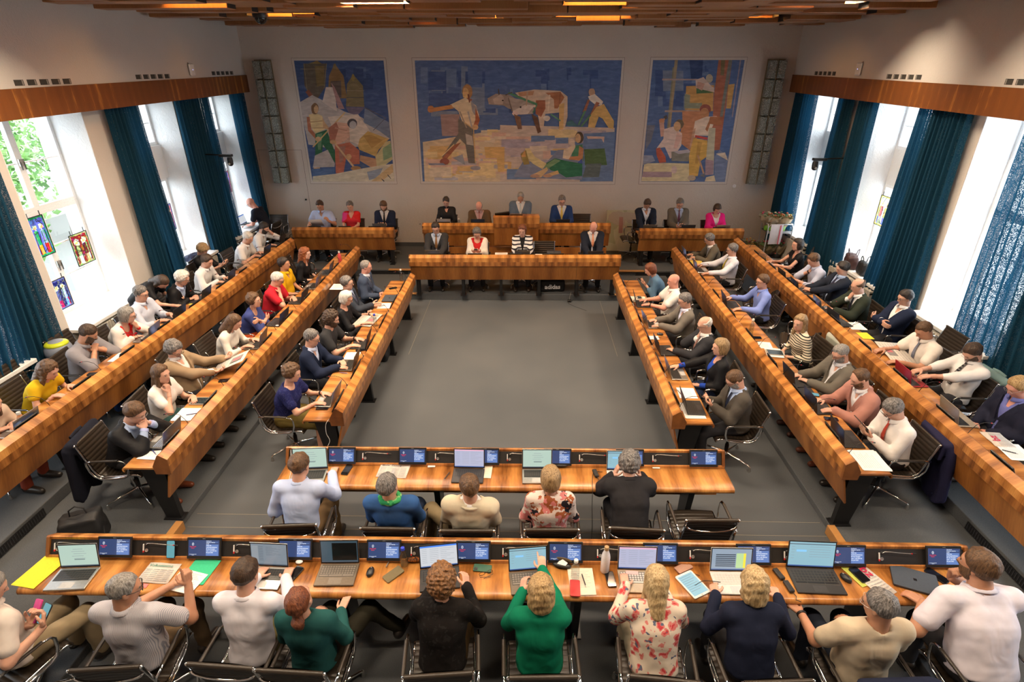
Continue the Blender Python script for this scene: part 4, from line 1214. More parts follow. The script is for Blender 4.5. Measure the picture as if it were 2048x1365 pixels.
# ================================================================ desks
def make_desk(name, label, L, x, y, z, rz, legs, group=None, cat='desk', consoles=True, table=True, capL=True, capR=True, extra_h=0.0, depth=.50, leg_ends=(0.10, None)):
    """local: length along +X, ridge face toward +Y at y=0, seated side at -Y; z=0 floor"""
    r = empty(name, (x, y, z), rz, label, cat, group)
    H = .87+extra_h
    mb = MB(); mb.prism([(0, H), (-.075, H+.05), (-.090, H+.045), (-.090, H+.02), (-.018, H-.018), (-.018, H-.085), (0, H-.085)], 0, 0, L, M_wood)
    mb.build('ridge_board', r)
    mb = MB(); mb.prism([(0, H-.0855), (-.018, H-.0855), (-.020, H-.175), (-.004, H-.175)], 0, .003, L-.003, M_wood_blk); mb.build('fascia_board', r)
    mb = MB(); mb.prism([(-.022, H-.16), (-.040, H-.16), (-.135, H-.50), (-.117, H-.505)], 0, .01, L-.01, M_wood_pan); mb.build('apron_panel', r)
    # console strip the screens and microphones sit on
    mb = MB(); mb.prism([(-.0905, H+.020), (-.158, H-.085), (-.150, H-.098), (-.080, H+.012)], 0, .028, L-.028, M_console); mb.build('console_strip', r)
    mb = MB(); mb.prism([(-.152, H-.086), (-.170, H-.086), (-.176, H-.108), (-.150, H-.108)], 0, 0, L, M_wood_trim); mb.build('console_lip', r)
    for side, on in ((0, capL), (1, capR)):
        if not on: continue
        x0 = -.004 if side == 0 else L-.024
        mb = MB(); mb.prism([(.002, H-.002), (-.077, H+.052), (-.094, H+.046), (-.172, H-.09), (-.160, H-.185), (-.004, H-.185)], 0, x0, x0+.028, M_wood_blk); mb.build('end_cap', r)
    if table:
        t = H-.11
        prof = [(-.13, t), (-depth+.03, t), (-depth+.008, t-.008), (-depth-.004, t-.026), (-depth-.002, t-.048), (-depth+.012, t-.060), (-depth+.016, t-.052), (-depth+.010, t-.042), (-depth+.010, t-.032), (-depth+.022, t-.022), (-depth+.04, t-.020), (-.13, t-.020)]
        mb = MB(); mb.prism(prof, 0, 0, L, M_wood, True); mb.build('table_top', r)
        mb = MB(); mb.box((.03, -depth+.06, t-.06), (L-.03, -.14, t-.021), M_black); mb.build('under_tray', r)
    for lx in legs:
        mb = MB(); mb.prism([(-.15, H-.19), (-.40, H-.17), (-.29, .012), (-.13, .012)], 0, lx-.03, lx+.03, M_black)
        mb.box((lx-.06, -.31, 0), (lx+.06, -.10, .012), M_black); mb.build('leg', r)
    return r

# ================================================================ built-in screens and microphones
def text_mesh(s, size, mat, parent, loc, M=None, name='lettering', align='LEFT', ext=.0002, bold=0.0):
    cu = bpy.data.curves.new('t', 'FONT'); cu.body = s; cu.size = size; cu.align_x = align; cu.extrude = ext; cu.resolution_u = 2; cu.offset = bold
    o = bpy.data.objects.new('t', cu)
    me = bpy.data.meshes.new_from_object(o)
    bpy.data.objects.remove(o); bpy.data.curves.remove(cu)
    T = Matrix.Translation(loc) if M is None else M @ Matrix.Translation(loc)
    me.transform(T); me.materials.clear(); me.materials.append(mat); me.name = name
    o = bpy.data.objects.new(name, me); COL.objects.link(o)
    if parent is not None: o.parent = parent
    return o
E_blue = emis('screen_slate_blue', (.035, .065, .18), .62); E_blue2 = emis('screen_light_blue', (.14, .25, .58), .62)
E_white = emis('screen_white', (.85, .90, 1.0), .7); E_red = emis('screen_red', (.8, .02, .05), .7); E_hd = emis('screen_header', (.09, .16, .38), .62)
def make_monitor():
    """origin at the foot of the console slope; local x = width, faces -Y and up"""
    r = empty('built_in_monitor')
    T = Matrix.Translation((0, -.168, .795)) @ Matrix.Rotation(math.radians(62), 4, 'X')   # plane: x right, y up the slope, z out
    w, h = .290, .176
    mb = MB(); mb.box((-w/2, -.018, -.002), (w/2, h-.018, .014), M_blackp, .003, T); fr = mb.build('bezel', r)
    mb = MB(); mb.box((-w/2+.014, .008, .0135), (w/2-.014, h-.036, .0146), E_blue, 0, T)
    mb.box((.018, .010, .0146), (w/2-.022, .104, .0149), E_blue2, 0, T); mb.box((.018, .116, .0146), (w/2-.024, .126, .0149), E_hd, 0, T)
    mb.build('display', r)
    def tx(s, sz, mat, x, y, al='LEFT', b=0.0004): return text_mesh(s, sz, mat, r, (x, y, .0152), T, 'screen_lettering', al, 0, b)
    for i, s in enumerate(('Wahl des', 'Landratspräsidenten', 'für das Amtsjahr', 'vom 1. Juli 2024 bis', '30. Juni 2025')): tx(s, .0112, E_white, .020, .092-i*.0148)
    tx('Titel, Name, Nr.', .0066, E_white, .020, .130); tx('Geschäft', .0066, E_white, .020, .107); tx('Traktanden / Geschäfte', .0078, E_white, .020, .1175)
    tx('Reserved Rat', .0098, E_red, -.092, .082, 'CENTER'); tx('Sitzung', .0098, E_red, -.092, .070, 'CENTER'); tx('Donnerstag, 27. Juni 2024', .0056, E_white, -.092, .020, 'CENTER', .0002); tx('08:58:32', .0056, E_white, -.092, .013, 'CENTER', .0002)
    mb = MB()   # microphone icon
    ring = [(-.092+.0075*math.cos(a), .106+.011*math.sin(a), .0152) for a in [2*PI*k/14 for k in range(14)]]
    mb.tube([tuple(T @ Vector(p)) for p in ring], .0011, E_white, 5, True)
    mb.box((-.0935, .101, .0150), (-.0905, .112, .0156), E_white, 0, T); mb.box((-.0928, .092, .0150), (-.0912, .096, .0156), E_white, 0, T)
    mb.build('screen_icon', r)
    mb = MB(); mb.box((-.012, h-.028, .0138), (.012, h-.025, .0145), M_greyp, 0, T); mb.build('maker_badge', r)
    return r
MON0 = make_monitor(); MON_USED = [False]
M_badge = plain('badge_white', (.75, .74, .72), .5); M_badger = plain('badge_red', (.6, .03, .03), .5)
def make_mic(raised):
    r = empty('gooseneck_microphone')
    T = Matrix.Translation((0, -.160, .800)) @ Matrix.Rotation(math.radians(62), 4, 'X')
    mb = MB(); mb.lathe([(.013, 0), (.013, .006), (.009, .010)], M_black, 12, (0, .085, .001), T); mb.build('base', r)
    mb = MB(); mb.lathe([(.0135, 0), (.0145, .003), (.0105, .003), (.0100, .001)], M_alu, 16, (.002, .035, .001), T); mb.build('speak_button', r)
    mb = MB(); mb.box((-.026, .020, .001), (-.017, .088, .010), M_badge, .001, T); mb.box((-.0262, .019, .001), (-.0168, .034, .0104), M_badger, 0, T); mb.build('badge_holder', r)
    b = T @ Vector((0, .085, .008))
    if raised:
        pts = [b, b+Vector((0, -.02, .05)), b+Vector((.005, -.06, .11)), b+Vector((.01, -.13, .135)), b+Vector((.012, -.20, .13))]; tip = b+Vector((.013, -.235, .118))
    else:
        pts = [b, b+Vector((.02, .000, .014)), b+Vector((.06, .000, .014)), b+Vector((.16, -.004, .006)), b+Vector((.235, -.006, .002))]; tip = b+Vector((.275, -.007, .000))
    mb = MB(); mb.tube(pts, .0032, M_black if raised else M_alu, 6); mb.build('neck', r)
    mb = MB(); mb.tube([pts[-1], pts[-1]+(tip-pts[-1])*.25], .0058, plain('mic_red_ring', (.5, .02, .02), .4), 8); mb.build('ring', r)
    mb = MB(); mb.tube([pts[-1]+(tip-pts[-1])*.25, tip], [.0062, .0066], M_black, 8); mb.build('capsule', r)
    return r
MIC0 = {False: make_mic(False), True: make_mic(True)}; MIC_USED = {False: False, True: False}
def put_on(desk_xyzr, lx, proto, used, key, label, cat, group, dz=0.0, dy=0.0):
    """place a console device at length lx of a desk given by (x, y, z, rz)"""
    x, y, z, rz = desk_xyzr
    if not used[key]: o = proto; used[key] = True
    else: o = copy_tree(proto)
    c, s = math.cos(rz), math.sin(rz)
    o.location = (x+c*lx-s*dy, y+s*lx+c*dy, z+dz); o.rotation_euler = (0, 0, rz)
    return tag(o, label, cat, group)

# ================================================================ laptops, phones, papers, bottles ...
def keys(mb, x0, y0, x1, y1, z, mat, rows=5, cols=13):
    dx, dy = (x1-x0)/cols, (y1-y0)/rows
    for j in range(rows):
        if j == 0:
            mb.box((x0+dx*.1, y0+dy*.12, z), (x0+dx*3.4, y0+dy*.86, z+.0012), mat); mb.box((x0+dx*3.6, y0+dy*.12, z), (x0+dx*8.6, y0+dy*.86, z+.0012), mat); mb.box((x0+dx*8.8, y0+dy*.12, z), (x1-dx*.1, y0+dy*.86, z+.0012), mat); continue
        for i in range(cols): mb.box((x0+dx*(i+.1), y0+dy*(j+.12), z), (x0+dx*(i+.88), y0+dy*(j+.86), z+.0012), mat)
def make_laptop(x, y, z, rz, label, body='silver', screen='white', w=.32, d=.22, ang=105, keycol=None, group='laptops', wall=None):
    """local origin at the hinge middle, base toward -Y"""
    bm = {'silver': M_alu, 'dark': plain('laptop_dark', (.025, .025, .027), .4), 'gold': plain('laptop_champagne', (.42, .34, .25), .4, .4), 'white': plain('laptop_white', (.62, .60, .58), .4), 'red': plain('laptop_red', (.35, .02, .025), .5), 'bronze': plain('laptop_bronze', (.16, .13, .10), .4, .5)}[body]
    r = empty('laptop', (x, y, z), rz, label, 'laptop', group)
    mb = MB(); mb.box((-w/2, -d, .0), (w/2, 0, .013), bm, .003); mb.build('base', r)
    km = M_blackp if keycol is None else plain('keys_%s' % keycol, {'light': (.55, .53, .50), 'bronze': (.20, .17, .14), 'lit': (.25, .30, .42)}[keycol], .5)
    mb = MB(); mb.box((-w/2+.018, -d+.085, .0128), (w/2-.018, -.022, .0134), plain('key_bed', (.05, .045, .04)) if body not in ('white',) else bm); keys(mb, -w/2+.02, -d+.088, w/2-.02, -.025, .0134, km); mb.build('keyboard', r)
    mb = MB(); mb.box((-.052, -d+.012, .0128), (.052, -d+.074, .0137), plain('trackpad_'+body, {'silver': (.42, .41, .40), 'dark': (.04, .04, .042), 'gold': (.36, .30, .23), 'white': (.50, .50, .52), 'red': (.25, .02, .02), 'bronze': (.18, .15, .12)}[body], .35)); mb.build('trackpad', r)
    T = Matrix.Translation((0, -.002, .012)) @ Matrix.Rotation(math.radians(ang-90), 4, 'X').inverted() @ Matrix.Rotation(PI/2, 4, 'X')
    # lid plane: x right, y up, z toward the user
    mb = MB(); mb.box((-w/2, .002, -.006), (w/2, d*.98, .0), bm, .002, T); mb.box((-w/2+.002, .004, .0), (w/2-.002, d*.975, .0012), M_blackp, 0, T); lid = mb.build('lid', r)
    mb = MB(); a, b = -w/2+.010, w/2-.010; y0, y1 = .018, d*.98-.010; hgt = y1-y0; wid = b-a
    def R(u0, v0, u1, v1, mat, e=.0014): mb.box((a+wid*u0, y0+hgt*v0, e), (a+wid*u1, y0+hgt*v1, e+.0003), mat, 0, T)
    bg = {'white': emis('page_white', (.78, .80, .84), .55), 'mint': emis('page_mint', (.62, .82, .70), .5), 'grey': emis('page_grey', (.30, .36, .42), .45), 'dark': emis('page_dark', (.05, .09, .12), .6), 'blue': emis('page_blue', (.32, .56, .66), .6), 'lilac': emis('page_lilac', (.62, .64, .86), .5), 'steel': emis('page_steel', (.38, .47, .58), .55), 'off': plain('screen_off', (.01, .01, .012), .15)}[screen]
    R(0, 0, 1, 1, bg, .0013)
    if screen != 'off':
        ink = emis('page_ink', (.16, .20, .26), .35); inkl = emis('page_line', (.45, .50, .55), .42); bar = emis('page_bar', (.05, .10, .28), .8)
        R(0, 0, 1, .045, bar if screen in ('lilac', 'white', 'steel', 'blue') else ink, .0017)
        if screen == 'mint':
            for k in range(5): R(.38-.05*(k % 2), .80-k*.11, .64+.04*(k % 3), .815-k*.11, inkl, .0017)
            R(.38, .30, .66, .33, ink, .0018)
        elif screen == 'dark': R(.30, .08, .98, .92, plain('screen_off', (.01, .01, .012), .15), .0018)
        elif screen == 'grey':
            R(.02, .08, .20, .92, inkl, .0016)
            for k in range(9): R(.22, .86-k*.08, .34, .875-k*.08, ink, .0018); R(.42, .86-k*.05, .60+.3*((k*7) % 5)/5, .868-k*.05, ink, .0018)
            mb.sph(tuple(T @ Vector((a+wid*.09, y0+hgt*.22, .002))), (.012, .004, .012), M_black, 12, 6)
        elif screen == 'steel':
            for k in range(7): R(.10, .70-k*.09, .60, .755-k*.09, ink, .0018)
            R(.62, .10, .84, .80, emis('cell_green', (.45, .62, .30), .8), .0018); R(.80, .10, .86, .80, emis('cell_yellow', (.75, .60, .05), .9), .0020)
        elif screen == 'blue':
            R(0, .90, 1, .93, ink, .0018); R(.16, .60, .38, .68, emis('cell_blue', (.18, .42, .70), 1.0), .0018)
            for k in range(5): R(.05, .80-k*.12, .12, .81-k*.12, inkl, .0018); R(.45, .80-k*.1, .9, .81-k*.1, inkl, .0018)
        elif screen in ('lilac', 'white'):
            R(0, .93, 1, 1, emis('title_bar', (.05, .18, .65), .9) if screen == 'white' else emis('title_pink', (.70, .38, .50), .8), .0018)
            for k in range(8): R(.26, .84-k*.09, .50, .85-k*.09, inkl, .0018); R(.55, .84-k*.09, .92-.1*(k % 3), .85-k*.09, inkl, .0018); R(.05, .84-k*.09, .18, .85-k*.09, inkl, .0018)
    mb.build('display', lid)
    return r
def rounded_box(mb, w, d, h, mat, z=0, r_=.01, n=4):
    pts = []
    for cx, cy, a0 in ((w/2-r_, d/2-r_, 0), (-w/2+r_, d/2-r_, PI/2), (-w/2+r_, -d/2+r_, PI), (w/2-r_, -d/2+r_, 1.5*PI)):
        for k in range(n+1): a = a0+PI/2*k/n; pts.append((cx+r_*math.cos(a), cy+r_*math.sin(a)))
    mb.prism(pts, 2, z, z+h, mat)
def make_phone(x, y, z, rz, label, col=(.01, .01, .012), face='black', w=.072, l=.150):
    r = empty('mobile_phone', (x, y, z), rz, label, 'phone', 'mobile phones')
    cm = plain('phone_case_%d_%d_%d' % tuple(int(c*99) for c in col), col, .45)
    mb = MB(); rounded_box(mb, w, l, .009, cm, 0, .011); mb.build('case', r)
    mb = MB()
    if face == 'black': rounded_box(mb, w-.006, l-.008, .0006, plain('phone_glass', (.006, .006, .008), .08), .009, .009); mb.build('screen', r)
    elif face == 'lit': rounded_box(mb, w-.006, l-.008, .0006, emis('phone_lit', (.10, .30, .34), .8), .009, .009); mb.build('screen', r)
    elif face == 'back':
        rounded_box(mb, .028, .030, .0016, plain('camera_plate', (.02, .025, .02), .3), 0, .006)
        o = mb.build('camera_bump', r); o.location = (-w/2+.020, l/2-.022, .009)
    elif face == 'glitter':
        rounded_box(mb, w-.004, l-.004, .0008, fabric('glitter', (.35, .16, .12), .4, ((.5, .3, .2), (.15, .06, .05), (.7, .55, .4)), 'blocks', 170), .009, .010); mb.build('glitter_back', r)
    return r
def make_paper(x, y, z, rz, label, w=.21, l=.297, col=(.80, .78, .76), cat='paper', curl=0.0, n=1, lines=True, name='paper_sheet', group=None):
    r = empty(name, (x, y, z), rz, label, cat, group)
    pm = plain('paper_%d_%d_%d' % tuple(int(c*99) for c in col), col, .8)
    for k in range(n):
        mb = MB(); m = 8; vs = []
        for j in range(2):
            for i in range(m+1):
                t = i/m; zz = .0012+.0013*k+curl*(max(0, t-.5)*2)**2*.06
                for sx in (-1, 1): vs.append((sx*w/2, -l/2+l*t, zz-(.0009 if j else 0)))
        fs = []
        for i in range(m): fs.append((i*2, i*2+1, i*2+3, i*2+2)); q = (m+1)*2; fs.append((q+i*2, q+i*2+2, q+i*2+3, q+i*2+1))
        q = (m+1)*2
        for i in range(m): fs.append((i*2, i*2+2, q+i*2+2, q+i*2)); fs.append((i*2+1, q+i*2+1, q+i*2+3, i*2+3))
        fs += [(0, q, q+1, 1), (m*2, m*2+1, q+m*2+1, q+m*2)]
        mb.add(vs, fs, pm, False); o = mb.build('sheet', r)
        if k: o.rotation_euler = (0, 0, .03*k*(-1)**k); o.location = (.004*k, .003*k, 0)
    if lines:
        mb = MB(); im = plain('print_ink', (.35, .34, .34), .8); z1 = .0012+.0013*(n-1)+.0003
        for k in range(9):
            yy = l*.38-k*l*.075
            if curl and yy > 0: continue
            mb.box((-w*.38, yy, z1), (w*(.38-.15*((k*5) % 3)/2), yy+.003, z1+.0002), im)
        mb.build('printed_lines', r)
    return r
def make_bottle(x, y, z, label, kind='water', h=.21, rr=.033, col=(.8, .8, .8), cap=(.75, .72, .65)):
    r = empty('bottle' if kind != 'water' else 'water_bottle', (x, y, z), 0, label, 'bottle', 'drinking bottles')
    cm = plain('cap_%d_%d_%d' % tuple(int(c*99) for c in cap), cap, .4)
    if kind == 'water':
        gm = glassmat('clear_bottle', (.80, .86, .88), .05, .35)
        mb = MB(); mb.lathe([(rr*.8, 0), (rr, .008), (rr, h*.28), (rr*.93, h*.32), (rr, h*.36), (rr, h*.58), (rr*.62, h*.74), (rr*.40, h*.86), (rr*.40, h*.9)], gm, 16); mb.build('vessel', r)
    else:
        bm = plain('flask_%d_%d_%d' % tuple(int(c*99) for c in col), col, .3, .0, coat=.4)
        mb = MB(); mb.lathe([(rr*.92, 0), (rr, .006), (rr, h*.58), (rr*.85, h*.70), (rr*.50, h*.84), (rr*.48, h*.88)], bm, 18); mb.build('vessel', r)
    mb = MB(); mb.lathe([(rr*.52, h*.88), (rr*.52, h*.985), (rr*.44, h)], cm, 14); mb.build('cap', r)
    return r
def make_pen(x, y, z, rz, label, col=(.02, .02, .03)):
    r = empty('pen', (x, y, z), rz, label, 'pen', 'pens')
    mb = MB(); mb.tube([(-.065, 0, .0048), (.045, 0, .0048)], .0045, plain('pen_%d' % int(col[0]*99), col, .3), 7); mb.build('barrel', r)
    mb = MB(); mb.tube([(.045, 0, .0048), (.066, 0, .0030)], [.0042, .0012], M_alu, 7); mb.build('tip', r)
    return r
def make_mouse(x, y, z, rz, label):
    r = empty('computer_mouse', (x, y, z), rz, label, 'mouse', 'computer mice')
    mb = MB(); mb.sph((0, 0, .008), (.031, .052, .026), plain('mouse_black', (.012, .012, .013), .3), 14, 8)
    mb.v = [(a, b, max(c, .0)) for a, b, c in mb.v]; mb.build('shell', r)
    mb = MB(); mb.tube([(0, .022, .031), (0, .034, .027)], .004, M_greyp, 8); mb.build('wheel', r)
    return r
def make_cable(pts, label, col=(.012, .012, .012), r=.0028, parent=None):
    P = [Vector(p) for p in pts]; out = []
    for i in range(len(P)-1):
        p0, p1, p2, p3 = P[max(i-1, 0)], P[i], P[i+1], P[min(i+2, len(P)-1)]
        for k in range(6):
            t = k/6; out.append(.5*((2*p1)+(p2-p0)*t+(2*p0-5*p1+4*p2-p3)*t*t+(3*p1-p0-3*p2+p3)*t**3))
    out.append(P[-1])
    mb = MB(); mb.tube(out, r, plain('cable_%d' % int(col[0]*99), col, .5), 6)
    return tag(mb.build('cable', parent), label, 'cable', 'loose cables')

# ================================================================ the desks
MON_USED = [False]
ORD = ['first', 'second', 'third', 'fourth', 'fifth', 'sixth', 'seventh', 'eighth', 'ninth', 'tenth', 'eleventh']
def lg(L, n): return [.12+(L-.24)*i/(n-1) for i in range(n)]
# nearest and middle rows (seats toward the camera)
DN = (-4.03, 3.535, 0, .005); make_desk('desk', 'longest walnut desk with ten screens in the nearest row', 7.73, *DN, [.62, 2.55, 4.5, 6.9], 'long walnut desks')
N_X = [-3.43, -2.67, -1.90, -1.15, -.40, .37, 1.16, 1.93, 2.71, 3.49]
DM = (-2.47, 4.805, 0, .007); make_desk('desk', 'walnut desk with six screens in the middle of the hall', 4.57, *DM, [.35, 1.6, 2.9, 4.2], 'long walnut desks')
M_X = [-1.88, -1.14, -.38, .37, 1.12, 1.88]
NW = ['far left', 'second', 'third', 'fourth', 'fifth', 'sixth', 'seventh', 'eighth', 'ninth', 'far right']
for i, x in enumerate(N_X):
    put_on(DN, x-DN[0], MON0, MON_USED, 0, 'glowing built-in screen in the nearest desk, %s from the left' % NW[i] if 0 < i < 9 else 'glowing built-in screen in the nearest desk, %s one' % NW[i], 'monitor', 'screens of the nearest desk')
    put_on(DN, x-DN[0]-.50, MIC0[False], MIC_USED, False, 'low gooseneck microphone left of the %s screen of the nearest desk' % NW[i], 'microphone', 'microphones of the nearest desk')
for i, x in enumerate(M_X):
    put_on(DM, x-DM[0], MON0, MON_USED, 0, 'glowing built-in screen in the middle desk, %s' % ('leftmost', 'second from the left', 'third from the left', 'fourth from the left', 'fifth from the left', 'rightmost')[i], 'monitor', 'screens of the middle desk')
    put_on(DM, x-DM[0]-.50, MIC0[False], MIC_USED, False, 'low gooseneck microphone left of the %s screen of the middle desk' % ('leftmost', 'second', 'third', 'fourth', 'fifth', 'rightmost')[i], 'microphone', 'microphones of the middle desk')
# side rows: (name, x0, y0, z, rz, length, height change)
D_L3 = (-2.10, 10.25, 0, -PI/2); D_RA = (1.745, 5.465, 0, PI/2)
D_L2 = (-3.575, 11.78, .08, -PI/2); D_RB = (3.215, 4.50, .08, PI/2)
al = math.atan2(.11, 7.4)
D_L1 = (-5.04, 11.90, .22, -PI/2-al); D_RC = (4.425, 3.0, .22, PI/2-.0205)
SIDE = [(D_L3, 4.80, 6, 'inner left'), (D_RA, 4.88, 6, 'inner right'), (D_L2, 7.33, 9, 'middle left'), (D_RB, 7.33, 9, 'middle right'), (D_L1, 9.0, 11, 'outer left'), (D_RC, 9.1, 11, 'outer right')]
for D, L, n, nm in SIDE:
    make_desk('desk', 'long walnut desk of the %s row running towards the back wall' % nm, L, *D, lg(L, max(4, int(L/1.7))), 'long walnut desks')
    st = L/n
    for i in range(n):
        k = n-1-i if nm.endswith('left') else i
        put_on(D, st*(i+.5)+.12, MON0, MON_USED, 0, 'dark screen edge on the %s row, %s from the camera' % (nm, ORD[k]), 'monitor', 'screens of the %s row' % nm)
        put_on(D, st*(i+.5)-.22, MIC0[True], MIC_USED, True, 'bent gooseneck microphone on the %s row, %s from the camera' % (nm, ORD[k]), 'microphone', 'microphones of the %s row' % nm)
# podium desks, seats toward the back wall
D_C = (1.985, 10.975, .14, PI+.0175); D_P = (2.0, 12.735, .35, PI+.017)
make_desk('desk', 'walnut front podium desk with five screens', 4.32, *D_C, [.10, .85, 1.65, 2.45, 3.25, 4.2], 'long walnut desks')
_pd = make_desk('desk', 'raised walnut desk of the presidium behind the front podium desk', 4.34, *D_P, [.3, 4.0], 'long walnut desks')
make_desk('desk', 'walnut desk in front of the left mural', 2.36, -3.01, 12.64, .25, PI+.01, [.12, 1.2, 2.2], 'long walnut desks')
make_desk('desk', 'walnut desk in front of the right mural', 2.38, 5.045, 12.68, .25, PI+.01, [.12, 1.2, 2.25], 'long walnut desks')
# raised centre section of the presidium desk and panels closing it to the floor
def _onp(mb, name):
    o = mb.build(name, _pd)
    o.matrix_parent_inverse = (Matrix.Translation((2.0, 12.735, .35)) @ Matrix.Rotation(PI+.017, 4, 'Z')).inverted(); o.location = (-.17, 12.66, .35)
mb = MB(); mb.prism([(0, 1.07), (.075, 1.10), (.095, 1.09), (.095, .93), (0, .93)], 0, -.53, .53, M_wood); _onp(mb, 'lectern_top_board')
mb = MB(); mb.prism([(-.004, .93), (.09, .93), (.09, .84), (-.002, .84)], 0, -.53, .53, M_wood_blk); _onp(mb, 'lectern_fascia_board')
mb = MB(); mb.box((-.51, .015, .42), (.51, .06, .84), M_wood_pan); _onp(mb, 'lectern_front_panel')
mb = MB(); mb.box((-.53, .095, 1.01), (.53, .50, 1.04), M_wood, .01); _onp(mb, 'lectern_writing_top')
for k, (x0, x1, z0, z1) in enumerate([(-2.25, 1.95, .36, .48), (-2.25, 1.95, .52, .68)]):
    tag(boxo('base_panel', (x0, 12.80, z0), (x1, 12.84, z1), M_wood_pan, .003), 'horizontal walnut base board under the presidium desk, %s' % ('lower', 'upper')[k], 'panel', 'base boards of the presidium')
for D, xs, nm in ((D_C, (.45, 1.30, 2.13, 2.98, 3.80), 'front podium'), (D_P, (.55, 1.25, 2.17, 3.05, 3.85), 'presidium'), ((-3.01, 12.64, .25, PI+.01), (.45, 1.15, 1.85), 'left mural'), ((5.045, 12.68, .25, PI+.01), (.55, 1.25, 1.95), 'right mural')):
    for i, lx in enumerate(xs):
        dz = .17 if (nm == 'presidium' and i == 2) else 0
        put_on(D, lx, MON0, MON_USED, 0, 'dark back edge of the %s screen from the right on the %s desk' % (ORD[i], nm), 'monitor', 'screens of the %s desk' % nm, dz)
    for i, lx in enumerate(xs):
        if nm == 'presidium' and i == 2: continue
        put_on(D, lx+.30, MIC0[False], MIC_USED, False, 'gooseneck microphone beside the %s screen from the right on the %s desk' % (ORD[i], nm), 'microphone', 'microphones of the %s desk' % nm)
# empty chairs
for (x, y, z, rz, lab) in [(1.70, 4.12, 0, .02, 'empty office chair at the right end of the middle desk'), (.46, 11.85, .14, PI, 'empty office chair between two people at the front podium desk'), (1.42, 13.55, .35, PI, 'empty office chair at the right end of the raised desk'),
        (-4.62, 11.05, .08, -PI/2, 'empty office chair at the far end of the middle left row'), (-4.70, 6.85, .08, -PI/2+.2, 'empty ribbed chair beside the curly-haired man in beige'), (-6.30, 6.05, .22, -PI/2, 'empty ribbed chair between the woman in yellow and the bearded man'), (-6.30, 7.0, .22, -PI/2, 'empty ribbed chair beside the bearded man in the grey shirt'), (-6.22, 10.55, .22, -PI/2+.1, 'empty ribbed chair beside the white-haired man near the curtain'),
        (4.32, 6.62, .08, PI/2, 'empty ribbed chair in the middle right row beside the man in grey'), (4.40, 8.15, .08, PI/2-.4, 'empty ribbed chair turned aside behind the striped blouse'), (4.36, 9.75, .08, PI/2-.3, 'empty ribbed chair between the blue shirt and the white shirt'), (5.72, 11.5, .22, PI/2-.5, 'empty ribbed chair below the flower trolley'), (5.90, 7.35, .22, PI/2, 'empty chair behind the crossed-arm man'), (-6.25, 13.75, .25, PI, 'black chair against the wall behind the window worker'), (2.65, 13.5, .25, PI/2, 'chair at the left end of the right mural desk')]:
    place_chair(x, y, z, rz, lab, 'empty office chairs')

# ================================================================ the three murals painted on the back wall: flat colour fields
def mural(name, lab, border, shapes):
    xs = [p[0] for p in border]; zs = [p[1] for p in border]
    x0, x1 = (border[0][0]+border[3][0])/2, (border[1][0]+border[2][0])/2; z0, z1 = (border[2][1]+border[3][1])/2, (border[0][1]+border[1][1])/2
    r = empty(name, ((x0+x1)/2, YB, z0), 0, lab, 'mural', 'murals on the back wall'); ox, oz = (x0+x1)/2, z0
    mb = MB(); g = .05; fr = plain('mural_edge', (.62, .58, .54), .8)
    for a, b in (((x0-g, z0-g), (x1+g, z0)), ((x0-g, z1), (x1+g, z1+g)), ((x0-g, z0), (x0, z1)), ((x1, z0), (x1+g, z1))): mb.box((a[0]-ox, -.006, a[1]-oz), (b[0]-ox, 0, b[1]-oz), fr)
    gg = plain('mural_groove', (.25, .20, .17), .9); e = g+.008
    for a, b in (((x0-e, z0-e), (x1+e, z0-g)), ((x0-e, z1+g), (x1+e, z1+e)), ((x0-e, z0-g), (x0-g, z1+g)), ((x1+g, z0-g), (x1+e, z1+g))): mb.box((a[0]-ox, -.004, a[1]-oz), (b[0]-ox, 0, b[1]-oz), gg)
    mb.build('border', r)
    mb = MB(); y = -.002
    for st in shapes.split(';'):
        q = [int(t) for t in st.split(',')]; ci = q[0]; pts = [(q[i]/100, q[i+1]/100) for i in range(1, len(q), 2)]
        y -= .00008
        m = paintmat(PAL[ci])
        mb.add([(min(max(px, x0), x1)-ox, y, min(max(pz, z0), z1)-oz) for px, pz in pts], [tuple(range(len(pts)))[::-1]], m)
    mb.build('painted_fields', r)
def paintmat(c):
    k = ('paint', c)
    if k in MATS: return MATS[k]
    m, nt, b = _new('fresco_paint')
    v = coords(nt, (1.2, 1, 3.5)); n1 = N(nt, 'ShaderNodeTexNoise', Scale=4.0, Detail=5.0, Distortion=0.6); nt.links.new(v, n1.inputs['Vector'])
    g = sum(c)/3; c_ = [min(1, (x*.78+g*.22)*1.22+.012) for x in c]
    cc = ramp(nt, n1.outputs['Fac'], [(0.30, [x*.82 for x in c_]), (0.52, c_), (0.72, [min(1, x*1.18+.015) for x in c_])])
    nt.links.new(cc, b.inputs['Base Color']); b.inputs['Roughness'].default_value = .85; b.inputs['Specular IOR Level'].default_value = .15
    MATS[k] = m; return m
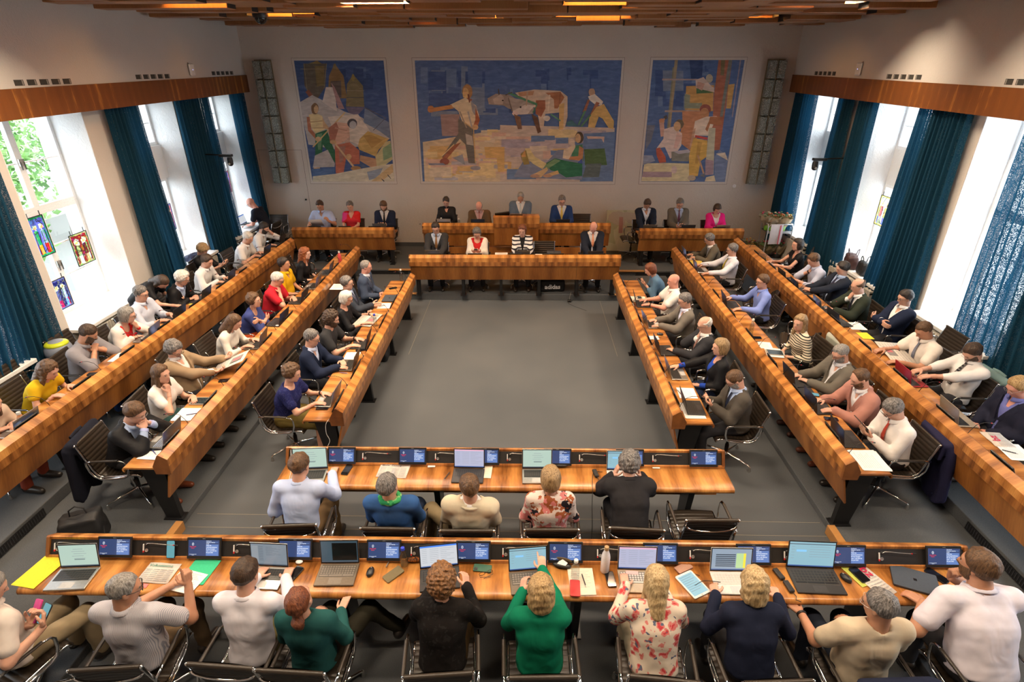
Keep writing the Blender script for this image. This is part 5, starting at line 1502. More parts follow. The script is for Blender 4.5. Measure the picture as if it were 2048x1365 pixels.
PAL = [(0.03, 0.085, 0.26), (0.055, 0.13, 0.33), (0.018, 0.06, 0.2), (0.13, 0.11, 0.08), (0.2, 0.15, 0.05), (0.26, 0.2, 0.06), (0.3, 0.25, 0.16), (0.26, 0.08, 0.04), (0.25, 0.15, 0.05), (0.2, 0.15, 0.06), (0.12, 0.09, 0.08), (0.2, 0.16, 0.07), (0.28, 0.22, 0.05), (0.35, 0.28, 0.2), (0.06, 0.06, 0.1), (0.15, 0.12, 0.2), (0.42, 0.38, 0.36), (0.14, 0.2, 0.32), (0.1, 0.1, 0.14), (0.58, 0.5, 0.45), (0.38, 0.2, 0.2), (0.62, 0.52, 0.42), (0.68, 0.52, 0.22), (0.2, 0.1, 0.04), (0.56, 0.33, 0.14), (0.42, 0.13, 0.05), (0.02, 0.15, 0.07), (0.12, 0.28, 0.14), (0.62, 0.4, 0.12), (0.5, 0.28, 0.12), (0.62, 0.34, 0.22), (0.4, 0.13, 0.07), (0.08, 0.07, 0.08), (0.44, 0.26, 0.1), (0.46, 0.28, 0.12), (0.48, 0.22, 0.14), (0.42, 0.4, 0.4), (0.5, 0.3, 0.22), (0.46, 0.12, 0.06), (0.34, 0.16, 0.12), (0.58, 0.4, 0.2), (0.08, 0.11, 0.14), (0.45, 0.26, 0.1), (0.4, 0.2, 0.06), (0.52, 0.33, 0.07), (0.42, 0.24, 0.04), (0.48, 0.44, 0.2), (0.2, 0.34, 0.18), (0.45, 0.24, 0.12), (0.05, 0.1, 0.22), (0.05, 0.13, 0.32), (0.5, 0.46, 0.34), (0.22, 0.28, 0.38), (0.5, 0.34, 0.14), (0.04, 0.04, 0.05), (0.38, 0.36, 0.36), (0.14, 0.21, 0.34), (0.1, 0.19, 0.38), (0.3, 0.2, 0.2), (0.58, 0.46, 0.28), (0.52, 0.42, 0.34), (0.62, 0.5, 0.3), (0.4, 0.38, 0.42), (0.6, 0.38, 0.28), (0.6, 0.5, 0.36), (0.34, 0.3, 0.38), (0.45, 0.36, 0.36), (0.08, 0.16, 0.05), (0.1, 0.14, 0.14), (0.18, 0.22, 0.34), (0.42, 0.2, 0.05), (0.3, 0.08, 0.03), (0.6, 0.5, 0.32), (0.28, 0.28, 0.3), (0.48, 0.2, 0.04), (0.45, 0.18, 0.05), (0.36, 0.1, 0.03), (0.14, 0.14, 0.13), (0.42, 0.4, 0.36), (0.32, 0.1, 0.04), (0.3, 0.08, 0.05), (0.25, 0.25, 0.3), (0.2, 0.22, 0.32), (0.25, 0.28, 0.34), (0.62, 0.38, 0.09), (0.58, 0.44, 0.3), (0.4, 0.14, 0.04), (0.5, 0.24, 0.1), (0.36, 0.11, 0.04), (0.6, 0.38, 0.1), (0.3, 0.24, 0.2), (0.34, 0.28, 0.24), (0.55, 0.48, 0.42), (0.6, 0.45, 0.4), (0.18, 0.1, 0.06), (0.14, 0.07, 0.04), (0.06, 0.26, 0.13), (0.42, 0.34, 0.28), (0.1, 0.08, 0.06), (0.66, 0.6, 0.5), (0.1, 0.35, 0.2), (0.55, 0.32, 0.18), (0.36, 0.12, 0.05), (0.6, 0.38, 0.08), (0.08, 0.28, 0.13), (0.04, 0.16, 0.2), (0.62, 0.36, 0.12), (0.2, 0.06, 0.03), (0.3, 0.26, 0.2), (0.34, 0.34, 0.36), (0.45, 0.3, 0.12), (0.03, 0.02, 0.02), (0.44, 0.3, 0.18), (0.66, 0.54, 0.4), (0.16, 0.12, 0.1), (0.3, 0.1, 0.03), (0.1, 0.07, 0.04), (0.05, 0.24, 0.12), (0.5, 0.2, 0.06), (0.62, 0.5, 0.38), (0.64, 0.52, 0.34), (0.03, 0.08, 0.35), (0.015, 0.18, 0.085), (0.16, 0.32, 0.14), (0.6, 0.4, 0.16), (0.6, 0.38, 0.12), (0.45, 0.26, 0.16), (0.48, 0.26, 0.14), (0.64, 0.52, 0.2), (0.3, 0.22, 0.04), (0.6, 0.28, 0.05), (0.34, 0.26, 0.14), (0.22, 0.22, 0.14), (0.4, 0.28, 0.26), (0.4, 0.28, 0.22), (0.38, 0.11, 0.05), (0.18, 0.15, 0.06), (0.16, 0.18, 0.16), (0.26, 0.22, 0.28), (0.52, 0.28, 0.05), (0.54, 0.28, 0.05), (0.22, 0.26, 0.18), (0.5, 0.2, 0.08), (0.06, 0.16, 0.06), (0.42, 0.38, 0.26), (0.55, 0.42, 0.34), (0.5, 0.26, 0.18), (0.14, 0.16, 0.22), (0.46, 0.22, 0.1), (0.08, 0.08, 0.09), (0.5, 0.22, 0.1), (0.56, 0.3, 0.22), (0.62, 0.48, 0.42), (0.16, 0.12, 0.07), (0.6, 0.36, 0.3), (0.46, 0.08, 0.03), (0.5, 0.42, 0.22), (0.22, 0.22, 0.18), (0.42, 0.38, 0.44), (0.6, 0.52, 0.28), (0.36, 0.24, 0.28), (0.24, 0.28, 0.4), (0.56, 0.42, 0.38), (0.28, 0.07, 0.05), (0.46, 0.2, 0.07), (0.64, 0.52, 0.4), (0.52, 0.28, 0.16), (0.52, 0.04, 0.03), (0.62, 0.36, 0.03), (0.48, 0.26, 0.02), (0.48, 0.26, 0.12), (0.15, 0.16, 0.18), (0.48, 0.36, 0.24), (0.46, 0.44, 0.3), (0.34, 0.22, 0.26), (0.14, 0.2, 0.36), (0.6, 0.48, 0.34), (0.62, 0.52, 0.3)]
mural('mural', 'left mural with two shovelling workers, silos and a barrel', [(-5.34, 4.64), (-3.25, 4.64), (-3.26, 1.91), (-5.34, 1.91)], '0,-534,464,-326,464,-326,192,-535,191;1,-392,451,-368,451,-372,420,-396,419;2,-381,436,-358,436,-361,421,-382,421;0,-504,447,-454,448,-457,420,-508,422;0,-415,440,-369,440,-372,406,-420,406;2,-444,446,-416,447,-418,427,-447,427;2,-398,448,-375,447,-377,421,-402,420;2,-410,427,-354,427,-357,404,-413,403;2,-446,430,-412,430,-416,397,-451,398;0,-509,432,-459,432,-465,402,-514,401;1,-516,420,-478,418,-480,404,-519,404;3,-513,458,-459,458,-469,409,-491,384,-506,384,-518,412;4,-487,453,-465,453,-472,412,-489,409;5,-500,458,-480,464,-469,457;6,-522,446,-459,446,-459,447,-522,447;6,-512,458,-514,397,-513,398,-511,458;6,-459,458,-473,406,-472,406,-458,458;7,-518,398,-505,377,-496,382,-509,403;8,-457,432,-440,458,-423,432,-421,384,-467,384;9,-437,451,-438,448,-439,445,-441,444,-443,444,-444,445,-445,448,-445,451,-444,454,-442,457,-441,458,-439,458,-438,457,-437,454;10,-455,421,-430,422,-434,386,-460,386;11,-417,415,-400,435,-380,411,-382,365,-426,366;12,-397,428,-398,425,-399,422,-401,421,-403,421,-404,422,-405,425,-405,428,-404,431,-403,434,-401,436,-399,436,-398,434,-397,431;13,-420,400,-378,400,-378,401,-420,401;14,-422,385,-380,385,-380,386,-422,386;15,-427,365,-381,364,-399,348,-419,348;16,-534,376,-503,391,-468,374,-431,355,-393,343,-353,318,-328,293,-360,281,-463,268,-530,280,-536,331;17,-381,364,-350,343,-326,331,-327,293,-353,312,-388,331;18,-334,341,-367,313,-366,312,-333,340;18,-381,362,-334,340,-333,341,-380,364;19,-468,408,-447,408,-449,355,-481,376;20,-454,418,-447,408,-430,361,-445,361;21,-473,343,-399,349,-371,306,-407,280,-459,300;22,-518,348,-501,352,-486,345,-484,315,-509,305,-520,327;23,-492,361,-494,356,-497,351,-501,349,-505,349,-509,351,-510,356,-510,361,-509,367,-505,371,-501,374,-497,374,-494,371,-492,367;24,-493,360,-494,356,-496,353,-499,351,-501,351,-503,353,-504,356,-504,360,-503,364,-500,367,-498,369,-496,369,-494,367,-493,364;25,-524,343,-517,343,-517,315,-502,295,-508,289,-526,312;24,-486,343,-482,331,-473,318,-477,314,-488,318;26,-509,305,-480,314,-464,251,-468,233,-482,258,-494,280,-508,231,-521,232;27,-506,303,-492,306,-501,268,-508,268;28,-519,273,-429,352,-431,354,-521,275;24,-496,292,-497,290,-500,288,-503,287,-506,287,-509,288,-511,290,-511,292,-510,295,-508,297,-505,298,-501,298,-499,297,-497,295;29,-510,222,-511,218,-514,215,-518,214,-521,214,-524,215,-526,218,-527,222,-525,225,-522,228,-519,229,-515,229,-512,228,-510,225;30,-475,318,-454,332,-425,328,-425,300,-440,287,-464,277,-473,293;31,-475,318,-454,331,-450,318,-464,287,-476,288;32,-404,328,-405,324,-409,320,-414,317,-420,317,-424,320,-427,324,-428,328,-426,333,-422,337,-417,339,-412,339,-407,337,-404,333;33,-520,330,-487,333,-487,335,-520,332;34,-517,317,-486,317,-486,319,-516,319;35,-460,317,-431,311,-430,313,-459,320;36,-406,325,-407,321,-410,318,-414,316,-418,316,-421,318,-423,321,-423,325,-422,329,-419,332,-415,334,-412,334,-408,332,-406,329;37,-439,287,-425,300,-432,251,-439,248;38,-465,279,-427,285,-406,266,-409,234,-429,233,-438,258,-454,207,-472,212;39,-456,274,-438,277,-450,242,-459,235;40,-470,287,-417,212,-413,215,-467,290;24,-460,286,-461,284,-464,282,-467,281,-471,281,-474,282,-476,284,-476,286,-475,288,-473,290,-469,291,-466,291,-463,290,-461,288;24,-427,252,-428,248,-431,246,-434,244,-437,244,-439,246,-441,248,-441,251,-440,254,-438,257,-435,258,-432,258,-429,257,-428,255;41,-427,213,-408,222,-406,209,-421,198;42,-448,205,-449,202,-453,200,-458,199,-464,199,-468,200,-472,202,-473,205,-471,208,-467,210,-462,211,-457,211,-452,210,-448,208;43,-407,224,-408,221,-412,219,-417,218,-423,218,-428,219,-432,221,-433,224,-431,226,-427,228,-422,229,-416,229,-411,228,-408,226;44,-408,277,-402,293,-380,311,-330,293,-358,268,-367,252,-406,268;45,-392,300,-371,303,-346,290,-375,271;46,-368,252,-339,287,-327,289,-326,245,-367,217;47,-348,271,-326,284,-326,252,-349,242;48,-405,255,-367,247,-367,215,-380,225,-408,242;49,-408,238,-371,214,-407,225;50,-531,222,-473,225,-475,210,-531,204;51,-534,191,-531,204,-475,210,-394,225,-324,235,-326,192;52,-393,215,-352,225,-365,202,-390,195;53,-385,192,-327,234,-327,215,-359,192;54,-359,198,-353,191,-351,193,-358,199;54,-343,208,-335,198,-334,199,-341,209;55,-518,254,-484,268,-471,235,-473,227,-528,225')
mural('mural', 'wide centre mural with a sower, oxen, a ploughman and a seated woman', [(-2.55, 4.64), (2.22, 4.64), (2.21, 1.92), (-2.55, 1.91)], '1,-254,464,-29,464,-29,192,-255,192;1,-58,464,222,464,221,193,-60,192;56,-119,404,-64,404,-64,347,-121,348;57,-241,450,-179,450,-180,416,-244,416;57,-214,437,-162,436,-162,413,-215,414;1,-224,462,-195,461,-199,413,-228,413;1,-103,419,-36,418,-37,382,-104,381;0,-206,443,-134,443,-137,380,-209,381;0,-158,414,-94,415,-95,364,-160,365;56,-217,444,-185,443,-186,400,-219,400;1,-178,428,-155,429,-159,370,-182,370;56,-93,424,-65,424,-64,390,-94,390;0,-98,410,-70,411,-69,352,-99,353;0,-224,441,-176,441,-179,402,-227,402;56,-225,400,-193,399,-195,373,-226,374;57,-182,447,-158,447,-162,392,-185,390;56,-221,384,-157,384,-160,345,-224,344;1,-224,399,-196,400,-198,356,-227,354;1,-179,408,-106,408,-108,364,-182,365;56,-147,452,-120,451,-120,393,-150,394;57,-91,441,-55,440,-54,383,-92,383;0,-138,441,-77,441,-77,402,-140,401;0,-226,395,-154,395,-155,356,-229,356;56,-138,416,-92,416,-93,356,-140,355;1,-94,423,-54,422,-53,362,-95,362;56,-90,440,-57,441,-57,401,-91,402;1,-92,444,-54,442,-56,396,-93,396;1,-132,460,-98,460,-100,407,-133,408;0,44,447,106,449,110,391,45,391;1,55,445,96,444,98,421,56,421;0,133,444,168,444,171,399,136,398;0,24,444,96,443,99,406,25,405;57,164,386,195,385,197,360,166,360;1,99,408,149,407,151,358,101,358;0,-37,401,3,401,2,352,-37,352;57,-10,416,50,415,52,377,-10,377;1,13,378,77,377,77,353,13,353;1,56,451,95,451,99,401,57,402;1,153,426,190,426,194,363,157,362;1,100,433,149,434,153,390,101,391;1,-54,434,6,434,8,371,-55,371;1,172,395,214,395,217,349,175,349;1,54,422,103,422,105,369,55,370;1,83,381,142,380,143,346,84,345;1,-18,430,37,430,39,366,-18,367;1,-18,375,50,375,50,349,-18,348;1,34,381,63,380,64,347,34,347;57,-35,405,21,405,23,377,-35,377;1,-23,427,32,428,34,366,-23,365;1,-28,404,31,403,32,347,-28,346;58,-201,349,-155,349,-160,300,-200,300;59,-248,286,-29,319,-29,192,-250,192;60,-59,325,216,319,219,193,-60,192;61,-128,275,-92,275,-92,267,-128,268;22,-168,262,-137,262,-139,255,-169,254;22,-238,241,-185,242,-187,223,-239,223;62,-225,257,-190,256,-192,248,-226,248;63,-113,237,-83,237,-83,229,-113,229;61,-164,261,-128,260,-128,243,-165,244;22,-184,250,-149,249,-151,234,-185,234;63,-168,278,-110,278,-109,269,-168,269;63,-139,243,-103,243,-102,223,-140,222;62,-128,257,-72,257,-72,250,-128,250;63,-243,250,-203,251,-206,231,-245,232;64,-176,221,-140,221,-142,200,-177,200;22,-114,264,-49,264,-50,241,-115,240;28,-202,263,-174,263,-175,254,-203,254;62,-130,259,-103,260,-102,242,-131,241;63,-100,219,-45,218,-44,212,-101,212;61,-175,268,-135,266,-136,252,-176,253;61,-216,273,-194,273,-195,267,-217,266;63,-76,241,-37,241,-38,222,-76,222;61,-224,225,-179,225,-179,213,-225,212;62,-142,272,-121,272,-123,247,-143,247;63,-207,257,-142,258,-142,237,-208,237;63,-142,228,-96,227,-97,209,-143,210;64,-164,254,-106,256,-108,244,-164,244;28,-184,226,-153,225,-154,208,-185,206;63,-210,266,-178,265,-177,255,-210,254;22,-151,220,-83,221,-84,207,-151,206;63,-110,256,-65,255,-64,246,-110,247;62,-225,202,-166,204,-166,195,-225,195;28,-60,240,-32,240,-32,217,-60,218;63,-232,232,-171,233,-170,211,-234,212;22,-192,263,-161,263,-162,252,-192,252;61,-72,238,-49,237,-49,217,-72,216;22,-151,213,-124,213,-123,204,-151,204;63,-110,242,-81,242,-81,226,-110,226;28,-237,269,-178,270,-180,246,-239,246;63,-177,243,-118,243,-118,219,-178,218;61,-159,265,-113,265,-112,243,-160,242;63,-179,249,-113,250,-114,240,-179,239;22,-95,221,-71,222,-71,202,-96,201;62,-162,223,-128,224,-127,214,-162,215;62,-180,241,-118,242,-119,232,-181,233;28,-166,229,-126,230,-127,217,-166,217;22,-205,227,-178,228,-180,202,-206,201;61,-171,210,-137,209,-138,201,-172,202;28,-231,277,-182,277,-183,257,-232,258;64,-235,226,-182,227,-182,204,-237,204;22,-112,237,-41,238,-41,222,-113,221;62,-75,233,-41,233,-42,224,-75,224;22,-243,263,-214,264,-214,250,-244,250;63,-115,301,-86,302,-87,289,-116,287;64,-95,306,-59,306,-58,301,-95,301;22,-106,305,-77,304,-77,301,-106,302;65,-96,297,-72,298,-74,286,-96,286;64,-74,303,-34,304,-36,293,-74,292;64,-83,304,-35,304,-35,298,-83,298;63,-117,300,-92,300,-90,289,-117,288;63,-106,299,-74,298,-72,292,-106,290;64,-105,313,-72,314,-73,301,-106,302;22,-112,299,-85,298,-86,291,-113,290;64,-97,296,-72,296,-71,285,-97,286;22,-120,296,-83,297,-83,290,-120,290;22,-90,315,-64,315,-65,303,-90,302;63,-79,309,-44,308,-46,300,-79,299;28,-29,225,20,226,20,212,-29,210;65,100,248,142,249,144,224,101,223;65,-33,263,-1,262,-1,253,-34,252;66,125,299,190,300,192,278,126,276;28,6,229,44,230,46,218,6,217;28,-32,296,39,295,40,275,-32,273;28,152,298,181,300,181,282,153,282;57,57,299,106,300,106,282,57,282;22,72,211,128,212,128,202,73,201;22,57,316,119,315,120,297,57,296;63,18,242,75,242,76,235,18,236;65,27,298,56,299,58,277,28,276;57,28,296,93,296,93,284,28,285;66,-47,279,-8,279,-8,264,-47,264;66,38,296,75,295,75,277,39,277;66,3,241,57,240,56,232,3,231;65,173,260,206,261,206,237,174,238;57,122,287,161,287,161,280,123,279;66,-46,273,8,273,9,254,-46,255;64,124,229,157,229,157,210,125,211;65,134,303,164,302,166,283,135,284;57,25,301,73,301,75,285,26,285;28,157,267,182,267,183,243,158,242;65,127,312,196,313,196,296,128,297;22,79,313,126,313,127,299,80,298;28,69,271,112,272,114,248,70,249;63,-45,299,14,299,13,286,-45,287;65,41,245,98,246,98,229,42,229;22,132,216,208,215,208,198,133,199;28,152,307,198,308,198,299,152,298;63,46,266,89,267,90,247,46,248;65,-56,293,8,293,10,275,-56,275;63,147,253,174,254,173,242,148,242;63,27,209,53,209,52,199,27,197;66,2,291,76,291,76,284,2,284;65,-44,287,27,287,29,273,-44,273;57,16,301,49,301,49,288,16,287;57,-43,223,30,222,30,199,-43,198;66,51,282,114,284,114,272,52,272;22,105,269,167,269,167,249,106,248;66,159,314,186,315,186,308,160,309;63,110,278,175,278,178,264,110,264;64,13,277,55,278,56,266,13,265;66,148,289,180,289,182,278,149,278;57,64,267,93,266,92,256,65,256;57,65,222,108,223,108,204,66,204;57,143,306,218,310,220,194,139,193;67,145,270,195,272,204,233,150,232;68,153,236,190,237,186,204,145,203;63,150,300,193,299,192,285,186,294,153,294;69,-26,206,-2,243,52,236,81,268,128,272,145,197,-23,203;70,-123,398,-124,391,-128,385,-133,382,-138,382,-143,385,-146,391,-147,398,-146,405,-142,411,-137,414,-132,414,-127,411,-124,405;28,-132,394,-133,389,-135,385,-138,382,-141,382,-144,385,-146,389,-146,394,-145,400,-143,404,-140,406,-137,406,-134,404,-132,400;71,-144,386,-124,382,-128,374,-141,376;72,-177,370,-140,386,-115,368,-108,343,-126,316,-149,331,-158,356;73,-128,380,-112,362,-116,343,-125,356;74,-227,362,-174,370,-168,362,-214,355,-225,354;75,-215,361,-216,357,-219,354,-222,353,-226,353,-229,354,-231,357,-231,361,-230,364,-228,367,-224,368,-221,368,-218,367,-216,364;76,-117,364,-107,337,-115,316,-125,319,-118,337;24,-111,320,-112,318,-114,315,-117,314,-121,314,-124,315,-126,318,-127,320,-126,323,-124,325,-121,326,-117,326,-114,325,-112,323;77,-159,340,-126,319,-124,281,-121,236,-138,237,-144,281,-157,294,-193,252,-203,252,-178,284,-160,306;78,-143,306,-127,300,-124,278,-141,281;79,-173,279,-154,286,-193,245,-203,249;80,-185,240,-187,237,-190,234,-195,233,-200,233,-205,234,-208,237,-209,240,-207,244,-204,247,-199,248,-194,248,-190,247,-186,244;81,-108,225,-109,223,-113,221,-118,220,-124,220,-129,221,-133,223,-134,225,-132,228,-129,229,-124,230,-118,230,-113,229,-109,228;28,-124,316,-122,237,-120,237,-122,316;22,-172,282,-204,254,-202,253,-171,280;82,-238,236,-201,237,-194,232,-235,232;83,-176,249,-152,258,-146,232;84,-98,275,-49,275,-49,216,-65,216,-68,249,-95,249;85,-23,396,22,403,83,400,100,388,102,344,95,313,83,314,82,353,49,350,46,322,37,319,29,362,6,371;86,48,396,83,398,93,386,78,362,70,362,68,382;87,-16,397,22,400,19,391,-13,388;88,26,380,48,380,49,362,39,343,26,350;89,81,371,93,374,93,316,83,314;90,-88,384,-68,394,-36,391,-16,380,-16,356,-39,362,-49,368,-85,371;91,-39,386,22,377,20,350,-10,348,-29,356;92,-29,356,3,371,23,368,7,350,-23,348;93,-16,351,-16,349,-18,347,-21,346,-24,346,-27,347,-29,349,-30,351,-29,353,-27,355,-24,356,-21,356,-18,355,-16,353;94,-26,350,-10,343,-6,316,-16,316;95,16,350,30,343,40,310,32,306;96,-40,394,28,368,30,373,-38,398;96,28,371,18,353,21,352,30,370;97,-75,382,-57,393,-49,386,-52,371,-72,372;98,-59,392,-61,405,-63,404,-62,391;98,-45,390,-29,396,-30,398,-46,392;99,61,340,60,338,58,336,55,334,51,334,47,336,45,338,44,340,45,343,47,345,50,346,54,346,58,345,60,343;100,61,348,85,333,86,336,63,351;101,164,397,164,393,162,390,159,388,155,388,152,390,150,393,149,397,149,400,151,404,154,405,158,405,161,404,163,400;99,148,388,164,393,184,377,181,368,165,371,152,380;102,148,382,153,380,145,356,137,354;102,168,377,176,374,163,348,155,348;103,169,365,186,372,213,334,213,316,201,319,185,340,176,344,168,319,152,320,154,344;104,141,358,127,326,130,324,145,356;104,155,349,134,323,137,321,158,347;105,99,331,112,337,129,322,102,324;106,-135,400,-136,396,-137,394,-139,392,-141,392,-143,394,-144,396,-145,400,-144,403,-143,406,-141,407,-138,407,-137,406,-135,403;107,-135,393,-132,375,-129,375,-131,393;108,-156,355,-141,318,-138,319,-153,356;109,-137,355,-128,318,-125,319,-133,356;110,-145,330,-124,315,-122,316,-143,332;111,-50,380,-50,379,-51,378,-52,378,-52,378,-53,378,-54,379,-54,380,-54,380,-53,381,-52,381,-52,381,-51,381,-50,380;111,-8,365,-8,364,-8,363,-9,363,-10,363,-11,363,-12,364,-12,365,-12,366,-11,366,-10,367,-9,367,-8,366,-8,366;112,4,399,2,368,5,368,8,399;113,56,392,54,356,57,355,60,391;114,-40,385,-31,355,-28,356,-38,386;115,82,397,80,371,82,370,84,397;116,143,297,142,291,139,286,136,284,131,284,127,286,124,291,123,297,123,303,126,308,130,310,134,310,138,308,141,303;24,136,296,136,291,134,287,131,285,128,285,126,287,124,291,123,296,123,300,125,304,127,306,130,306,133,304,135,300;117,116,278,141,281,146,243,116,249;118,133,278,144,272,143,243,109,246,105,252,132,254;119,122,286,122,282,120,280,117,278,114,278,111,280,108,282,108,286,108,290,110,292,113,294,116,294,119,292,121,290;120,96,269,123,281,124,275,109,246,94,249;121,133,241,142,249,143,235,130,236;122,52,236,75,249,102,243,143,236,144,207,104,203,83,216,66,220;123,49,231,75,248,89,243,62,226,52,216;124,17,208,42,220,56,228,59,221,42,203,22,202;125,46,208,83,220,87,212,53,203;126,39,206,38,204,34,203,30,202,24,202,20,203,16,204,15,206,16,208,20,210,24,211,30,211,34,210,37,208;127,69,207,68,205,65,204,60,203,55,203,51,204,48,205,47,207,48,209,51,210,55,211,60,211,64,211,68,209;128,1,272,12,272,26,252,55,236,45,223,21,236,8,249;129,-9,259,4,268,13,235,-1,233;130,-8,252,1,268,4,252')
mural('mural', 'right mural with stonemasons, scaffold poles and an orange wall', [(2.92, 4.64), (5, 4.65), (4.98, 1.93), (2.91, 1.92)], '1,291,464,499,464,498,193,292,193;0,379,452,414,453,420,412,385,412;1,366,412,409,412,415,372,372,372;57,308,414,329,415,335,367,314,366;0,369,447,420,446,426,401,375,401;17,397,418,450,417,457,381,402,381;57,347,413,395,413,399,379,351,380;57,369,440,421,440,430,388,376,388;0,349,414,377,413,380,382,353,383;1,390,459,409,460,413,438,393,438;0,299,443,324,443,330,400,304,401;0,360,403,392,402,396,371,364,370;0,321,399,372,398,375,366,325,367;1,364,445,389,446,395,400,370,400;0,416,390,436,390,440,359,421,359;57,385,425,421,424,425,393,389,393;0,368,416,397,416,403,365,375,366;0,302,409,322,410,323,388,304,389;17,371,390,425,388,432,350,376,350;1,326,416,348,415,353,383,330,383;0,431,403,451,402,459,360,438,360;17,316,443,363,442,369,400,322,400;0,395,432,418,432,423,394,400,395;2,374,464,405,464,408,426,383,426;131,341,465,342,320,349,319,348,464;132,338,449,341,319,345,319,341,449;133,317,422,409,422,408,425,317,426;134,331,354,418,354,418,358,331,358;135,440,464,471,464,474,269,461,268,448,319,441,394;136,446,464,455,464,457,432,449,433;137,463,464,471,464,469,344,462,344;138,488,464,490,344,493,343,491,464;139,471,413,485,415,485,362,474,362;140,374,410,438,412,444,356,378,359;141,373,394,386,391,387,374,416,374,417,362,376,362;142,372,356,422,356,417,301,405,266,372,288,376,331;143,398,406,441,396,400,394;144,433,426,433,422,431,419,428,417,425,417,421,419,418,422,417,426,417,430,419,433,422,435,426,435,429,433,432,430;145,394,423,411,429,433,409,439,406,441,397,411,403,397,406;146,399,420,416,415,412,400,398,407;147,292,325,312,325,306,288,295,269;148,325,327,339,344,336,346,321,330;149,329,344,337,348,340,341,335,337;150,333,334,333,331,331,329,329,327,326,327,323,329,321,331,320,334,320,337,322,339,324,340,327,340,330,339,332,337;151,321,331,332,331,338,300,328,299;152,334,316,355,322,378,307,380,279,369,259,357,248,341,275,321,272,335,294;153,380,328,379,323,377,319,373,317,369,317,365,319,362,323,360,328,360,332,362,336,366,338,370,338,375,336,378,332;24,373,322,373,317,371,314,368,311,364,311,360,314,358,317,356,322,356,327,358,331,361,333,365,333,369,331,372,327;154,366,310,380,301,371,272,362,272;155,320,272,329,274,345,253,348,240,332,238,323,256;156,350,233,350,231,347,229,342,228,337,228,332,229,329,231,328,233,328,235,332,237,336,238,341,238,346,237,349,235;157,358,264,398,269,406,260,402,242,361,243;158,362,265,398,270,406,263,376,259;159,292,194,295,237,345,238,406,237,412,194;160,294,217,365,217,366,204,293,204;161,291,256,313,256,321,243,292,233;162,377,222,377,218,376,215,373,213,370,213,366,215,364,218,363,222,363,226,364,229,367,231,370,231,374,229,376,226;163,439,360,439,356,435,352,430,350,424,350,418,352,414,356,412,360,413,365,416,369,421,371,427,371,433,369,437,365;164,436,351,436,346,434,342,430,339,425,339,420,342,416,346,414,351,415,356,417,361,421,363,426,363,431,361,434,356;165,405,334,430,344,455,345,451,332,443,301,416,302,404,294;86,439,344,462,344,471,328,462,325,442,328,438,310,432,316,438,334;166,403,316,409,319,407,275,400,272;167,410,298,440,292,441,297,410,303;168,407,296,441,291,445,253,432,243,430,207,409,204,402,253,403,269;169,418,288,429,286,426,237,419,237;170,421,256,443,210,447,211,425,257;171,435,208,447,216,447,204;172,426,202,425,200,423,197,419,196,414,196,410,197,407,200,405,202,406,205,408,208,412,209,417,209,421,208,424,205;173,440,319,456,319,461,269,468,211,448,209,444,250;174,443,247,463,244,467,211,448,209;175,464,253,474,269,497,253,500,211,500,193,473,194;176,466,260,488,263,498,244;177,451,204,470,209,476,194,449,194')

